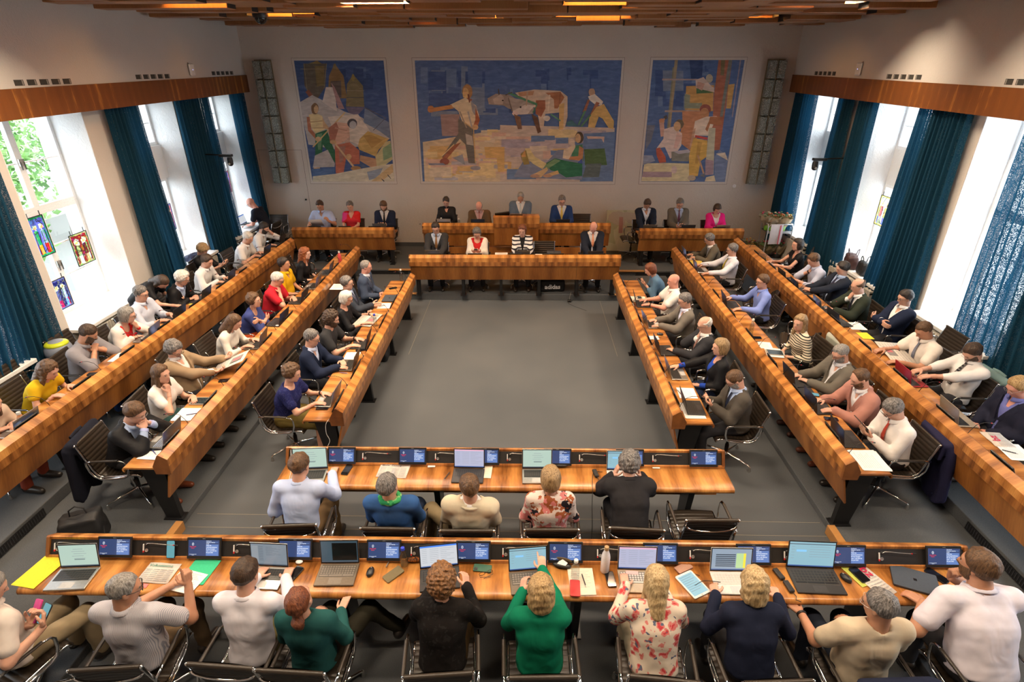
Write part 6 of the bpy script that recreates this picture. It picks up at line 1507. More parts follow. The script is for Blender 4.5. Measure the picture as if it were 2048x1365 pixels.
# ================================================================ smaller makers
def closed_laptop(x, y, z, rz, label, w=.33, d=.23):
    r = empty('laptop', (x, y, z), rz, label, 'laptop', 'closed laptops'); m = plain('laptop_slate', (.075, .09, .115), .35, .2)
    mb = MB(); rounded_box(mb, w, d, .009, plain('laptop_dark', (.025, .025, .027), .4), 0, .012); mb.build('base', r)
    mb = MB(); rounded_box(mb, w-.002, d-.002, .007, m, .0095, .012); mb.build('lid', r)
    mb = MB(); mb.box((-.012, -.012, .0165), (.012, .012, .017), plain('badge_steel', (.2, .22, .26), .2, 1.0)); mb.build('lid_badge', r)
def newspaper(x, y, z, rz, label, title='', tcol=(.1, .1, .1), w=.28, l=.22, rot=False, crest=False, curl=0.0, photo=False, tilt=0.0):
    r = empty('newspaper', (x, y, z), rz, label, 'newspaper', 'newspapers')
    r.rotation_euler = (tilt, 0, rz)
    pm = plain('newsprint', (.62, .56, .50), .9); ink = plain('print_ink', (.35, .34, .34), .8)
    mb = MB(); m = 10; vs = []; fs = []
    for j in range(2):
        for i in range(m+1):
            t = i/m
            for sx in (-1, 1): vs.append((w*(t-.5), sx*l/2, .004+.004*math.sin(t*PI*2)+curl*t-(.003 if j else 0)))
    for i in range(m): q = (m+1)*2; fs += [(i*2, i*2+2, i*2+3, i*2+1), (q+i*2, q+i*2+1, q+i*2+3, q+i*2+2), (i*2, q+i*2, q+i*2+2, i*2+2), (i*2+1, i*2+3, q+i*2+3, q+i*2+1)]
    fs += [(0, 1, q+1, q), (m*2, q+m*2, q+m*2+1, m*2+1)]
    mb.add(vs, fs, pm, True); mb.build('pages', r)
    top = .0092
    mb = MB(); cols = 4
    y1 = l*.18 if title else l*.42
    for c in range(cols):
        xa = -w*.45+c*w*.9/cols
        for k in range(7):
            yy = y1-.004-k*(y1+l*.44)/7
            if photo and c in (1, 2) and k < 4: continue
            mb.box((xa, yy-.006, top), (xa+w*.9/cols*.86, yy, top+.0002), ink)
    mb.build('printed_columns', r)
    if photo:
        mb = MB(); mb.box((-w*.22, l*.02, top), (w*.22, l*.38, top+.0003), plain('news_photo', (.22, .20, .19), .8)); mb.box((-w*.05, l*.10, top+.0003), (w*.12, l*.34, top+.0005), plain('news_photo_b', (.45, .12, .14), .8)); mb.build('photograph', r)
    if title:
        tm = plain('masthead_%d_%d' % (int(tcol[0]*99), int(tcol[1]*99)), tcol, .7)
        T = Matrix.Rotation(-PI/2, 4, 'Z') if rot else Matrix.Identity(4)
        if title == 'bz': text_mesh('bz', .11, tm, r, (-.04, -.01, top+.0003) if not rot else (-.13, .0, top+.0003), T, 'masthead', 'LEFT', .0001, .002)
        else: text_mesh(title, min(.045, w*.9/len(title)*1.75), tm, r, (-w*.44, l*.28, top+.0003), T, 'masthead', 'LEFT', .0001, .0002)
    if crest:
        mb = MB(); mb.box((-.012, -.055, top+.0002), (.018, .03, top+.0005), ink); mb.build('crest_picture', r)
def earbud_case(x, y, z, rz, label):
    r = empty('earbud_case', (x, y, z), rz, label, 'case'); mb = MB(); mb.sph((0, 0, .011), (.031, .023, .012), plain('gloss_white', (.80, .78, .76), .15), 14, 8); mb.build('shell', r)
    mb = MB(); mb.tube([(-.029, -.003, .014), (0, -.0235, .014), (.029, -.003, .014)], .0008, M_greyp, 5); mb.build('lid_seam', r)
def lighter(x, y, z, rz, label):
    r = empty('pen', (x, y, z), rz, label, 'pen', 'pens'); mb = MB(); mb.tube([(-.03, 0, .005), (.03, 0, .005)], .005, M_alu, 8); mb.build('barrel', r); mb = MB(); mb.tube([(.03, 0, .005), (.045, 0, .005)], .0045, M_black, 8); mb.build('cap', r)
def spectacle_case(x, y, z, rz, label, pat=False, opened=False):
    r = empty('spectacle_case', (x, y, z), rz, label, 'case', 'spectacle cases')
    m = fabric('case_pattern', (.012, .010, .008), .5, ((.55, .16, .02), (.02, .015, .01), (.40, .10, .02)), 'blocks', 70) if pat else plain('case_black', (.012, .012, .013), .4)
    mb = MB(); mb.sph((0, 0, .017), (.080, .030, .018), m, 16, 8); mb.build('shell', r)
    if opened:
        o = bpy.data.objects; mb = MB(); mb.sph((0, .030, .045), (.078, .010, .028), plain('case_inner', (.10, .07, .04), .5), 16, 8); mb.build('open_lid', r)
        mb = MB(); mb.add([(-.04, -.01, .035), (.03, -.018, .036), (.045, .012, .040), (.0, .02, .062), (-.03, .015, .038)], [(0, 1, 2, 3, 4)], M_paper); mb.add([(-.04, -.01, .033), (.03, -.018, .034), (.045, .012, .038), (.0, .02, .058), (-.03, .015, .036)], [(4, 3, 2, 1, 0)], M_paper); mb.build('cleaning_cloth', r)
def folded_glasses(x, y, z, rz, label):
    r = empty('reading_glasses', (x, y, z), rz, label, 'glasses'); g = plain('tortoise_frame', (.05, .02, .01), .3)
    for sx in (-1, 1):
        mb = MB(); mb.tube([(sx*.033+.024*math.cos(t), 0, .022+.018*math.sin(t)) for t in [2*PI*k/12 for k in range(12)]], .0022, g, 5, True); mb.build('rim', r)
        mb = MB(); mb.tube([(sx*.057, 0, .028), (sx*.055, -.02, .010), (-sx*.03, -.035, .004)], .002, g, 5); mb.build('temple', r)
    mb = MB(); mb.tube([(-.010, 0, .026), (.010, 0, .026)], .002, g, 5); mb.build('bridge', r)
def tablet(x, y, z, rz, label, dark=False, w=.165, l=.235):
    r = empty('tablet', (x, y, z), rz, label, 'tablet', 'tablets')
    mb = MB(); rounded_box(mb, w, l, .008, plain('tablet_white', (.75, .70, .66), .3) if not dark else plain('tablet_edge', (.35, .32, .28), .4), 0, .012); mb.build('case', r)
    mb = MB(); mb.box((-w/2+.012, -l/2+.018, .008), (w/2-.012, l/2-.018, .0086), emis('tablet_page', (.42, .72, .80), .6) if not dark else plain('tablet_off', (.03, .04, .045), .12)); mb.build('screen', r)
    if not dark:
        mb = MB(); [mb.box((-w/2+.02, l/2-.035-k*.02, .0086), (w/2-.03-.02*(k % 2), l/2-.032-k*.02, .0089), emis('page_line', (.45, .50, .55), .42)) for k in range(8)]; mb.build('screen_lines', r)
        mb = MB(); mb.lathe([(.006, .008), (.006, .0088)], M_greyp, 12, (0, -l/2+.009, 0)); mb.build('home_button', r)
def power_adapter(x, y, z, rz, label):
    r = empty('power_adapter', (x, y, z), rz, label, 'adapter', 'power adapters')
    mb = MB(); mb.box((-.022, -.055, 0), (.022, .055, .026), plain('adapter_black', (.014, .014, .015), .45), .006); mb.build('brick', r)
    mb = MB(); mb.tube([(0, -.055, .013), (.01, -.09, .006), (-.01, -.12, .006), (.02, -.14, .005)], .003, M_blackp, 6); mb.build('lead', r)
def soft_bag(x, y, z, rz, label, w, d, h, col, handles=2, name='bag', strap=False, logo=None, cat='bag', rough=.6, mat=None):
    r = empty(name, (x, y, z), rz, label, cat)
    m = mat or plain('bagcloth_%d_%d_%d' % tuple(int(c*99) for c in col), col, rough)
    hs = .016
    G, org = grid((-w/2-.02, -d/2-.02, 0), (w/2+.02, d/2+.02, h+.03), hs)
    q = np.abs(G-np.array([0, 0, h/2], np.float32))-np.array([w/2-.05, d/2-.045, h/2-.045], np.float32)
    dd = np.sqrt(np.einsum('...i,...i', np.maximum(q, 0), np.maximum(q, 0)))+np.minimum(q.max(-1), 0)-.045
    dd = dd+wob(G, 24, .006, len(label))+.05*np.maximum(G[..., 2]/h-.55, 0)*np.abs(G[..., 1])/d*2
    v, f = nets(dd, org, hs); mesh_obj('body', v, f, m, r, None, True)
    for k in range(handles):
        mb = MB(); yy = (-.3+.6*k)*d if handles > 1 else 0
        mb.tube([(-w*.20, yy, h-.02), (-w*.17, yy*1.2, h+.07), (0, yy*1.4, h+.11), (w*.17, yy*1.2, h+.07), (w*.20, yy, h-.02)], .008, m, 6); mb.build('handle', r)
    mb = MB(); mb.tube([(-w*.42, 0, h-.012), (0, 0, h+.003), (w*.42, 0, h-.012)], .005, M_black, 6); mb.build('zip', r)
    if strap:
        mb = MB(); mb.tube([(-w*.46, 0, h*.7), (-w*.75, -.05, h*.35), (-w*.6, -.12, .012), (0, -.20, .012), (w*.5, -.15, .012), (w*.46, 0, h*.7)], .010, m, 6); mb.build('strap', r)
    return r
def draped_jacket(x, y, z, rz, label, col, lining=None, w=.50, drop=.62, sleeves=True, top=.88):
    """a jacket hung over a chair back: origin at the floor under the chair seat, back of the chair at local -Y"""
    r = empty('jacket', (x, y, z), rz, label, 'jacket', 'jackets hung over chair backs')
    m = fab(col); hs = .017
    yb = -.335
    G, org = grid((-w/2-.10, yb-.16, max(.05, top-drop-.10)), (w/2+.10, yb+.13, top+.06), hs)
    X, Y, Z = G[..., 0], G[..., 1], G[..., 2]
    t = np.clip((top-Z)/drop, 0, 1)
    yc = yb-.02-.05*t; half = w/2*(1-.12*(1-t)+.05*np.sin(Z*9))
    th = .022+.012*np.sin(X*26+3*np.sin(Z*5))*(.3+t)
    d = np.maximum(np.abs(Y-yc)-th, np.abs(X)-half); d = smax(d, Z-top, .02); d = smax(d, (top-drop+.05*np.sin(X*12))-Z, .02)
    d2 = np.maximum(np.abs(Y-(yb+.045))-.018, np.abs(X)-half*.9); d2 = smax(d2, Z-top, .02); d2 = smax(d2, (top-.22)-Z, .02); d = smin(d, d2, .05)
    d = smin(d, cone(G, (-w*.42, yb, top-.015), (w*.42, yb, top-.015), .045, .045), .03)
    if sleeves:
        for sx in (-1, 1): d = smin(d, cone(G, (sx*w*.46, yb-.03, top-.06), (sx*w*.50, yb-.10, top-drop*.92), .050, .040), .02)
    v, f = nets(d, org, hs); mesh_obj('cloth', v, f, m, r, None, True)
    if lining:
        mb = MB(); mb.box((-w*.30, yb-.085, top-.16), (-w*.02, yb-.070, top-.10), fab(lining)); mb.build('lining', r)
    mb = MB(); mb.tube([(-.10, yb-.055, top+.005), (0, yb-.045, top+.022), (.10, yb-.055, top+.005)], .014, m, 6, flat=(1, 2)); mb.build('jacket_collar', r)
    return r
def bouquet(x, y, z, label, R_=.20, seed=1, paper=(.42, .32, .20), pot=(.18, .42, .02)):
    rr = random.Random(seed); r = empty('wrapped_bouquet', (x, y, z), rr.uniform(0, 3), label, 'bouquet', 'wrapped bouquets on the trolley')
    mb = MB(); mb.lathe([(R_*.42, 0), (R_*.55, .15), (R_*.52, .15)], plain('pot_%d' % int(pot[0]*99), pot, .4), 16); mb.build('pot', r)
    mb = MB(); n = 18; pm = plain('kraft_wrap_%d' % int(paper[0]*99), paper, .8); vs = []; fs = []
    for j, (rad, zz) in enumerate([(.45, .08), (.60, .14), (1.0, .24), (1.15, .33)]):
        for k in range(n): a = 2*PI*k/n; q = R_*rad*(1+.09*((k*5+j*3) % 4-1.5)/1.5); vs.append((q*math.cos(a), q*math.sin(a), zz+.02*((k*7+j) % 3-1)))
    for j in range(3):
        for k in range(n): fs.append((j*n+k, j*n+(k+1) % n, (j+1)*n+(k+1) % n, (j+1)*n+k))
    mb.add(vs, fs, pm); mb.build('wrapping', r)
    mb = MB(); lf = plain('bouquet_leaf', (.05, .12, .025), .6)
    for k in range(70):
        a = rr.uniform(0, 2*PI); q = R_*math.sqrt(rr.random())*1.1; zz = .30+rr.uniform(0, .10); s_ = rr.uniform(.02, .05)
        c = Vector((q*math.cos(a), q*math.sin(a), zz)); M = Matrix.Rotation(rr.uniform(0, 6), 3, 'Z') @ Matrix.Rotation(rr.uniform(-.9, .9), 3, 'X')
        mb.add([c+M@Vector((-s_, 0, 0)), c+M@Vector((0, -s_*.35, .01)), c+M@Vector((s_, 0, .01)), c+M@Vector((0, s_*.35, 0))], [(0, 1, 2, 3)], lf)
    mb.build('leaves', r)
    for k in range(9):
        a = rr.uniform(0, 2*PI); q = R_*math.sqrt(rr.random()); c = rr.choice([(.35, .02, .05), (.50, .32, .06), (.45, .10, .03), (.40, .05, .12), (.55, .45, .30)])
        mb = MB(); mb.sph((q*math.cos(a), q*math.sin(a), .37+rr.uniform(0, .05)), (.026, .026, .020), plain('flower_%d_%d' % (int(c[0]*99), int(c[1]*99)), c, .6), 8, 6); mb.build('blossom', r)
    return r
def stained_glass(n, x, y, z, w, h, label, bg, cols, seed):
    r = empty('stained_glass_panel', (x, y, z), 0, label, 'stained glass', 'stained glass panels in the windows')
    rr = random.Random(seed)
    def gm(c):
        k = ('sg', c)
        if k in MATS: return MATS[k]
        m, nt, b = _new('coloured_glass'); tl = N(nt, 'ShaderNodeBsdfTranslucent'); tl.inputs[0].default_value = (*c, 1)
        tr = N(nt, 'ShaderNodeBsdfTransparent'); tr.inputs[0].default_value = (*c, 1); mx = N(nt, 'ShaderNodeMixShader'); mx.inputs[0].default_value = .4
        nt.links.new(tr.outputs[0], mx.inputs[1]); nt.links.new(tl.outputs[0], mx.inputs[2]); nt.links.new(mx.outputs[0], nt.nodes['Material Output'].inputs['Surface']); MATS[k] = m; return m
    lead = plain('lead_came', (.012, .012, .014), .5)
    mb = MB(); nx, nz = 14, 20; J = {}
    def pt(a, b):
        if (a, b) not in J: J[a, b] = (-w/2+w*a/nx+(rr.uniform(-.3, .3)*w/nx if 0 < a < nx else 0), h*b/nz+(rr.uniform(-.3, .3)*h/nz if 0 < b < nz else 0))
        return J[a, b]
    for a in range(nx):
        for b in range(nz):
            u, v = (a+.5)/nx-.5, (b+.5)/nz
            c = bg if 0 < a < nx-1 and 0 < b < nz-1 else cols[0]
            for k, fx in enumerate((-.20, .20)):
                q = abs(u-fx)
                if q < .15 and .04 < v < .64: c = cols[(k*2+(v < .30)+2*(q > .10)) % len(cols)]
                if math.hypot((u-fx), (v-.74)*h/w) < .13: c = (.60, .55, .40)
                if math.hypot((u-fx), (v-.73)*h/w) < .075: c = (.75, .42, .10)
            c = tuple(min(1, x*rr.choice((.8, 1.2, 1.7))+.02) for x in c) if rr.random() < .35 else c
            P4 = [pt(a, b), pt(a+1, b), pt(a+1, b+1), pt(a, b+1)]
            mb.add([(0, *p) for p in P4], [(0, 1, 2, 3)], gm(tuple(round(x, 1)+.02 for x in c)))
    mb.build('glass_pieces', r)
    mb = MB()
    for a, b in (((-w/2, 0), (w/2, 0)), ((w/2, 0), (w/2, h)), ((w/2, h), (-w/2, h)), ((-w/2, h), (-w/2, 0))): mb.tube([(0, *a), (0, *b)], .007, lead, 6)
    for k in range(9):
        a = (rr.uniform(-.48, .48)*w, rr.uniform(.02, .98)*h); b = (a[0]+rr.uniform(-.3, .3)*w, a[1]+rr.uniform(-.25, .25)*h)
        b = (max(-w/2, min(w/2, b[0])), max(0, min(h, b[1]))); mb.tube([(0, *a), (0, *b)], .005, lead, 5)
    for fx in (-.22, .22): mb.tube([(0, fx*w-.12*w, .08*h), (0, fx*w-.10*w, .62*h), (0, fx*w+.12*w, .62*h), (0, fx*w+.14*w, .08*h)], .005, lead, 5)
    mb.build('lead_lines', r)
    for sy in (-1, 1):
        mb = MB(); mb.box((-.004, sy*w*.38-.005, h), (.004, sy*w*.38+.005, h+.07), lead); mb.build('hanger', r)
    return r
def trolley(x, y, z, rz, label):
    r = empty('serving_trolley', (x, y, z), rz, label, 'trolley'); m = plain('trolley_grey', (.55, .57, .60), .3, .6)
    for sx in (-1, 1):
        mb = MB(); mb.tube([(sx*.28, -.20, .06), (sx*.28, -.20, .92), (sx*.28, -.15, .98), (sx*.28, .15, .98), (sx*.28, .20, .92), (sx*.28, .20, .06)], .014, m, 8); mb.build('side_frame', r)
    mb = MB(); mb.tube([(-.28, -.20, .90), (-.24, -.215, .99), (.24, -.215, .99), (.28, -.20, .90)], .013, m, 8); mb.build('handle', r)
    for zz, n_ in ((.12, 'lower_shelf'), (.78, 'upper_shelf')):
        mb = MB(); mb.box((-.27, -.19, zz), (.27, .19, zz+.02), plain('shelf_dark', (.05, .055, .05), .4)); mb.box((-.275, -.20, zz-.01), (.275, -.185, zz+.05), m, .004); mb.box((-.275, .185, zz-.01), (.275, .20, zz+.05), m, .004); mb.build(n_, r)
    for sx in (-1, 1):
        for sy in (-1, 1): mb = MB(); mb.tube([(sx*.28-.012, sy*.20, .035), (sx*.28+.012, sy*.20, .035)], .035, M_black, 12); mb.build('castor', r)
    return r

# ---- objects on the desks
make_laptop(-3.648, 3.253, 0.765, 0.070, 'silver laptop with a pale green page at the left end of the nearest desk', screen='mint')
make_laptop(-2.083, 3.294, 0.765, -0.035, 'silver laptop under the hands of the dark-haired man in white', screen='grey')
make_laptop(-1.508, 3.337, 0.765, 0.035, 'bronze laptop with a mostly black window on its screen', body='bronze', screen='dark', keycol='bronze')
make_laptop(-0.674, 3.312, 0.765, 0.157, 'dark laptop with a white page and blue title bar before the curly-haired woman', body='dark', screen='white')
make_laptop(0.059, 3.296, 0.765, 0.122, 'dark laptop with a light blue screen before the woman in green', body='bronze', screen='blue', keycol='bronze')
make_laptop(0.954, 3.319, 0.765, -0.017, 'champagne laptop with a lilac screen and a pink note before the floral blouse', body='gold', screen='lilac', keycol='light')
make_laptop(1.719, 3.319, 0.765, 0.000, 'white laptop showing a table with a green and yellow column', body='white', screen='steel', keycol='light', w=0.34)
make_laptop(2.387, 3.369, 0.765, -0.035, 'large black laptop with a pale blank screen and number pad', body='dark', screen='blue', w=0.385, d=0.25)
closed_laptop(3.181, 3.264, 0.765, -0.384, 'closed slate grey laptop near the right end of the nearest desk')
make_paper(-3.967, 3.215, 0.765, -0.157, 'upper yellow plastic folder at the left end of the nearest desk', w=0.215, l=0.31, col=(0.72, 0.6, 0.02), n=2, lines=False, name='folder', cat='folder')
newspaper(-2.975, 3.219, 0.765, -0.035, 'newspaper with a green gothic masthead before the man in stripes', title='Volksstimme', tcol=(0.02, 0.22, 0.16), w=0.27, l=0.2)
make_paper(-2.649, 3.246, 0.765, -0.105, 'green folder beneath white sheets near the second built-in screen', w=0.22, l=0.25, col=(0.03, 0.45, 0.22), lines=False, name='folder', cat='folder')
make_paper(-2.704, 3.137, 0.769, -0.209, 'white sheets under the pointing hand on the nearest desk', w=0.24, l=0.2, n=2)
make_paper(-3.043, 3.095, 0.765, -0.070, 'pink card by the hand of the man in stripes', w=0.1, l=0.04, col=(0.6, 0.18, 0.18), lines=False, name='card', cat='card')
_o = make_phone(-2.930, 3.403, 0.765, 0, 'phone with a lit home screen propped against the console', face='lit'); _o.location = (-2.955, 3.40, .845); _o.rotation_euler = (math.radians(62), 0, 0)
earbud_case(-1.859, 3.350, 0.765, 0.000, 'white earbud case beside the silver laptop')
make_phone(-1.853, 3.232, 0.765, -0.349, 'black phone lying right of the silver laptop on the nearest desk')
make_mouse(-1.237, 3.259, 0.765, -0.087, 'small black mouse right of the bronze laptop')
make_phone(-1.044, 3.243, 0.765, -0.733, 'olive leather phone wallet beside the black mouse', col=(0.14, 0.11, 0.05), face='none', w=0.085, l=0.165)
lighter(-1.115, 3.344, 0.765, 1.396, 'short metal pen with a dark end above the phone wallet')
make_bottle(-0.972, 3.342, 0.765, 'clear water bottle with a blue cap before the fourth built-in screen', cap=(0.02, 0.05, 0.55), h=0.2)
spectacle_case(-0.897, 3.391, 0.765, 0.070, 'dark spectacle case with an orange pattern against the console', pat=True)
make_phone(-0.318, 3.319, 0.765, 1.466, 'dark green phone lying crosswise behind a pair of glasses', col=(0.03, 0.1, 0.06), face='back')
folded_glasses(-0.286, 3.258, 0.765, 0.349, 'pair of glasses with brown frames beside the green phone')
spectacle_case(0.342, 3.353, 0.765, -0.209, 'open spectacle case with a cloth inside, before the sixth built-in screen', opened=True)
make_bottle(0.441, 3.243, 0.765, 'clear bottle with a pale cap beside the red phone wallet', h=0.2, rr=0.034)
make_paper(0.490, 3.205, 0.765, 0.052, 'cream sheets under the red phone wallet', w=0.2, l=0.26, col=(0.72, 0.62, 0.5), n=2)
make_phone(0.432, 3.131, 0.771, -0.052, 'red leather phone wallet on cream sheets', col=(0.45, 0.02, 0.02), face='none', w=0.08, l=0.155)
make_pen(0.510, 3.205, 0.771, -1.396, 'black pen on the cream sheets')
make_bottle(0.690, 3.318, 0.765, 'white insulated flask with a wooden cap', kind='flask', h=0.27, rr=0.037, col=(0.78, 0.76, 0.78), cap=(0.35, 0.22, 0.1))
make_phone(0.727, 3.229, 0.765, 0.087, 'black phone lying below the white flask')
make_paper(0.910, 3.289, 0.780, -0.052, 'pink sticky note on the champagne laptop', w=0.1, l=0.035, col=(0.75, 0.42, 0.42), lines=False, name='sticky_note', cat='note')
make_phone(1.348, 3.357, 0.765, -1.082, 'phone in a glittering copper case above the white tablet', col=(0.25, 0.12, 0.1), face='glitter')
tablet(1.379, 3.193, 0.765, 0.471, 'white tablet with a pale blue page lying askew')
power_adapter(2.107, 3.302, 0.765, 0.262, 'black power adapter nearer the console, left of the large black laptop')
power_adapter(2.137, 3.180, 0.765, 0.140, 'black power adapter nearer the desk edge, left of the large black laptop')
make_mouse(2.637, 3.277, 0.765, 0.436, 'black mouse right of the large black laptop')
make_paper(2.738, 3.309, 0.765, 0.349, 'yellow green leaflet under a black phone', w=0.1, l=0.21, col=(0.45, 0.48, 0.08), lines=False, name='leaflet', cat='leaflet')
make_phone(2.762, 3.311, 0.769, 0.314, 'black phone in a thick case on the yellow green leaflet', w=0.08)
newspaper(2.842, 3.257, 0.765, 0.419, 'folded newspaper with large red lowercase letters at the right of the nearest desk', title='bz', tcol=(0.45, 0.01, 0.06), w=0.16, l=0.3, rot=True)
make_phone(3.391, 3.317, 0.765, 0.559, 'long black phone right of the closed laptop', w=0.075, l=0.165)
make_laptop(-2.172, 4.541, 0.765, 0.087, 'silver laptop with a pale green page at the left end of the middle desk', screen='mint', w=0.35, d=0.24)
make_pen(-1.914, 4.539, 0.765, 1.536, 'white and blue marker pen on the middle desk', col=(0.7, 0.7, 0.8))
make_phone(-1.803, 4.549, 0.765, -0.140, 'black phone right of the marker pen on the middle desk')
newspaper(-1.321, 4.551, 0.765, -0.052, 'newspaper with a black gothic masthead on the middle desk', title='Basler Zeitung', tcol=(0.06, 0.06, 0.08), w=0.31, l=0.22, crest=True)
make_paper(-0.940, 4.631, 0.765, 0.070, 'small pink-edged card on the middle desk', w=0.075, l=0.035, col=(0.78, 0.68, 0.66), lines=False, name='card', cat='card')
make_pen(-0.763, 4.468, 0.765, -1.920, 'black pen left of the black laptop on the middle desk')
make_laptop(-0.542, 4.589, 0.765, -0.017, 'black laptop with a lilac list before the man in cream', body='dark', screen='lilac')
make_paper(-0.357, 4.554, 0.765, -0.052, 'narrow cream sheet right of the black laptop on the middle desk', w=0.1, l=0.2, col=(0.72, 0.62, 0.48))
make_laptop(0.158, 4.595, 0.765, 0.017, 'silver laptop with a green spreadsheet before the leaf-print blouse', screen='mint', w=0.31)
spectacle_case(0.409, 4.657, 0.765, 0.000, 'plain black spectacle case on the middle desk')
power_adapter(0.753, 4.537, 0.765, 0.175, 'small black plug on the middle desk left of the man in black')
make_laptop(1.030, 4.588, 0.765, 0.000, 'white laptop hidden behind the man in the black suit', body='white', screen='blue', keycol='light')
make_paper(1.394, 4.660, 0.765, 0.000, 'white card with a red edge at the right of the middle desk', w=0.075, l=0.04, lines=False, name='card', cat='card')
make_phone(-2.436, 5.703, 0.765, -1.536, 'black phone in front of the woman in navy lace')
newspaper(-2.553, 8.335, 0.775, -1.745, 'open newspaper before the woman with the white bob', title='', tcol=(0.1, 0.1, 0.1), w=0.5, l=0.32, curl=0.0, photo=True)
make_bottle(-2.371, 8.123, 0.765, 'clear water bottle with a blue cap beside the open newspaper', cap=(0.02, 0.06, 0.5))
make_bottle(-2.371, 10.229, 0.765, 'glass water bottle at the far end of the inner left row', h=0.24)
make_phone(-2.449, 9.817, 0.765, -1.047, 'black phone beside the bottle at the far end of the inner left row')
closed_laptop(-2.400, 9.288, 0.765, -1.571, 'closed dark folder before the balding man in the inner left row', w=0.3, d=0.22)
make_paper(-2.424, 8.960, 0.765, -1.484, 'white sheet with a pen in the inner left row', w=0.24, l=0.22)
make_pen(-2.448, 8.953, 0.768, 0.524, 'dark pen on the white sheet of the inner left row')
make_paper(-2.458, 7.051, 0.765, -1.536, 'printed sheets between the navy suit and the black T-shirt', w=0.28, l=0.2, n=3)
make_phone(-2.376, 7.258, 0.765, -1.047, 'dark phone beyond the printed sheets of the inner left row')
make_pen(-2.426, 6.570, 0.765, -0.175, 'blue pen beside the dark laptop of the inner left row', col=(0.05, 0.08, 0.3))
make_paper(-3.890, 4.703, 0.845, -1.606, 'white sheets with a phone before the young man in black', w=0.24, l=0.22, n=2)
make_phone(-3.906, 4.758, 0.849, -1.396, 'black phone on the white sheets before the young man in black')
make_pen(-3.886, 4.698, 0.849, -0.698, 'blue pen on the white sheets before the young man in black', col=(0.05, 0.07, 0.3))
make_paper(-3.944, 5.422, 0.845, -1.571, 'white notepad before the woman in the white T-shirt', w=0.26, l=0.22, n=3)
make_pen(-3.861, 5.413, 0.852, 0.349, 'dark blue pen on the white notepad', col=(0.04, 0.05, 0.2))
tablet(-3.910, 5.707, 0.845, -1.536, 'dark tablet in a pale cover before the woman in the white T-shirt', dark=True)
newspaper(-3.921, 6.537, 0.945, -1.431, 'large newspaper held by the curly-haired man in beige', title='', tcol=(0.1, 0.1, 0.1), w=0.34, l=0.46, photo=True, tilt=0.38)
make_phone(-3.863, 6.203, 0.845, -1.396, 'black phone below the large held newspaper')
earbud_case(-3.856, 7.902, 0.845, 0.000, 'white plug beside the tangled white cable')
make_bottle(-3.213, 9.515, 0.845, 'glass carafe before the man in yellow', h=0.2)
make_paper(-3.434, 9.666, 0.845, -1.536, 'white sheets with a pen before the man in yellow', w=0.3, l=0.24, n=2)
make_bottle(-3.787, 11.008, 0.845, 'coral red flask with a white cap in the middle left row', kind='flask', h=0.27, rr=0.037, col=(0.7, 0.08, 0.08), cap=(0.7, 0.7, 0.68))
make_phone(-3.846, 10.595, 0.845, -1.396, 'dark green phone near the coral red flask', col=(0.02, 0.06, 0.05))
closed_laptop(-3.887, 10.472, 0.845, -1.571, 'closed dark notebook of the red-haired woman', w=0.26, d=0.18)
make_bottle(-5.340, 4.866, 0.985, 'copper coloured flask with a steel cap at the left edge', kind='flask', h=0.24, rr=0.04, col=(0.55, 0.22, 0.08), cap=(0.5, 0.48, 0.45))
make_paper(-5.513, 4.975, 0.985, -1.571, 'white sheets beside the copper flask', w=0.3, l=0.24, n=2)
make_phone(-5.467, 6.096, 0.985, -1.484, 'black phone in front of the bearded man in grey')
make_paper(-5.418, 6.562, 0.985, -1.536, 'open notebook before the bearded man in grey', w=0.26, l=0.22, n=2)
make_phone(-5.331, 6.942, 0.985, -1.222, 'pink phone wallet beside the woman with the red flower', col=(0.55, 0.05, 0.15), face='none')
make_paper(-5.383, 8.527, 0.985, -1.571, 'yellow paper in front of the bending woman', w=0.24, l=0.28, col=(0.65, 0.55, 0.1))
make_paper(-5.367, 9.843, 0.985, -1.396, 'pink and white sheets in the outer left row', w=0.18, l=0.22, col=(0.7, 0.5, 0.5))
make_paper(-5.396, 11.148, 0.985, -1.396, 'white sheets before the white-haired man in the outer left row', w=0.28, l=0.2, n=2)
make_paper(2.097, 6.140, 0.765, 1.536, 'white form with a pen before the blonde woman in black', w=0.25, l=0.22, n=2)
make_pen(1.999, 6.156, 0.769, 1.745, 'black pen on the white form')
make_paper(2.059, 5.735, 0.765, 1.571, 'white pad under the laptop of the bearded man in grey', w=0.34, l=0.24, n=2)
make_phone(2.046, 6.507, 0.765, 1.222, 'brown leather wallet in the inner right row', col=(0.22, 0.08, 0.03), face='none', w=0.09, l=0.11)
make_mouse(2.128, 7.872, 0.765, 1.396, 'black mouse before the balding man in the dark suit')
make_paper(2.006, 7.762, 0.765, 1.536, 'white slip beside the mouse in the inner right row', w=0.12, l=0.16)
make_paper(2.064, 9.346, 0.765, 1.536, 'cream pad before the bald man in white', w=0.26, l=0.26, col=(0.72, 0.66, 0.55), n=2)
tablet(2.090, 9.399, 0.773, 1.536, 'black tablet on the cream pad in the inner right row', dark=True, w=0.13, l=0.1)
make_paper(3.595, 4.709, 0.845, 1.536, 'sheet with yellow and blue marked rows, near end of the middle right row', w=0.33, l=0.28, n=3, name='marked_sheet')
make_phone(3.564, 5.465, 0.845, 1.396, 'dark phone with a red edge in the middle right row', col=(0.1, 0.01, 0.01))
make_phone(3.599, 6.003, 0.845, 1.309, 'phone showing a small lit widget in the middle right row', face='lit')
make_paper(3.559, 6.121, 0.845, 1.484, 'dark folder before the man in grey', w=0.26, l=0.18, col=(0.02, 0.02, 0.025), lines=False, name='folder', cat='folder')
tablet(3.584, 7.127, 0.850, 1.396, 'dark tablet on white paper before the striped blouse', dark=True)
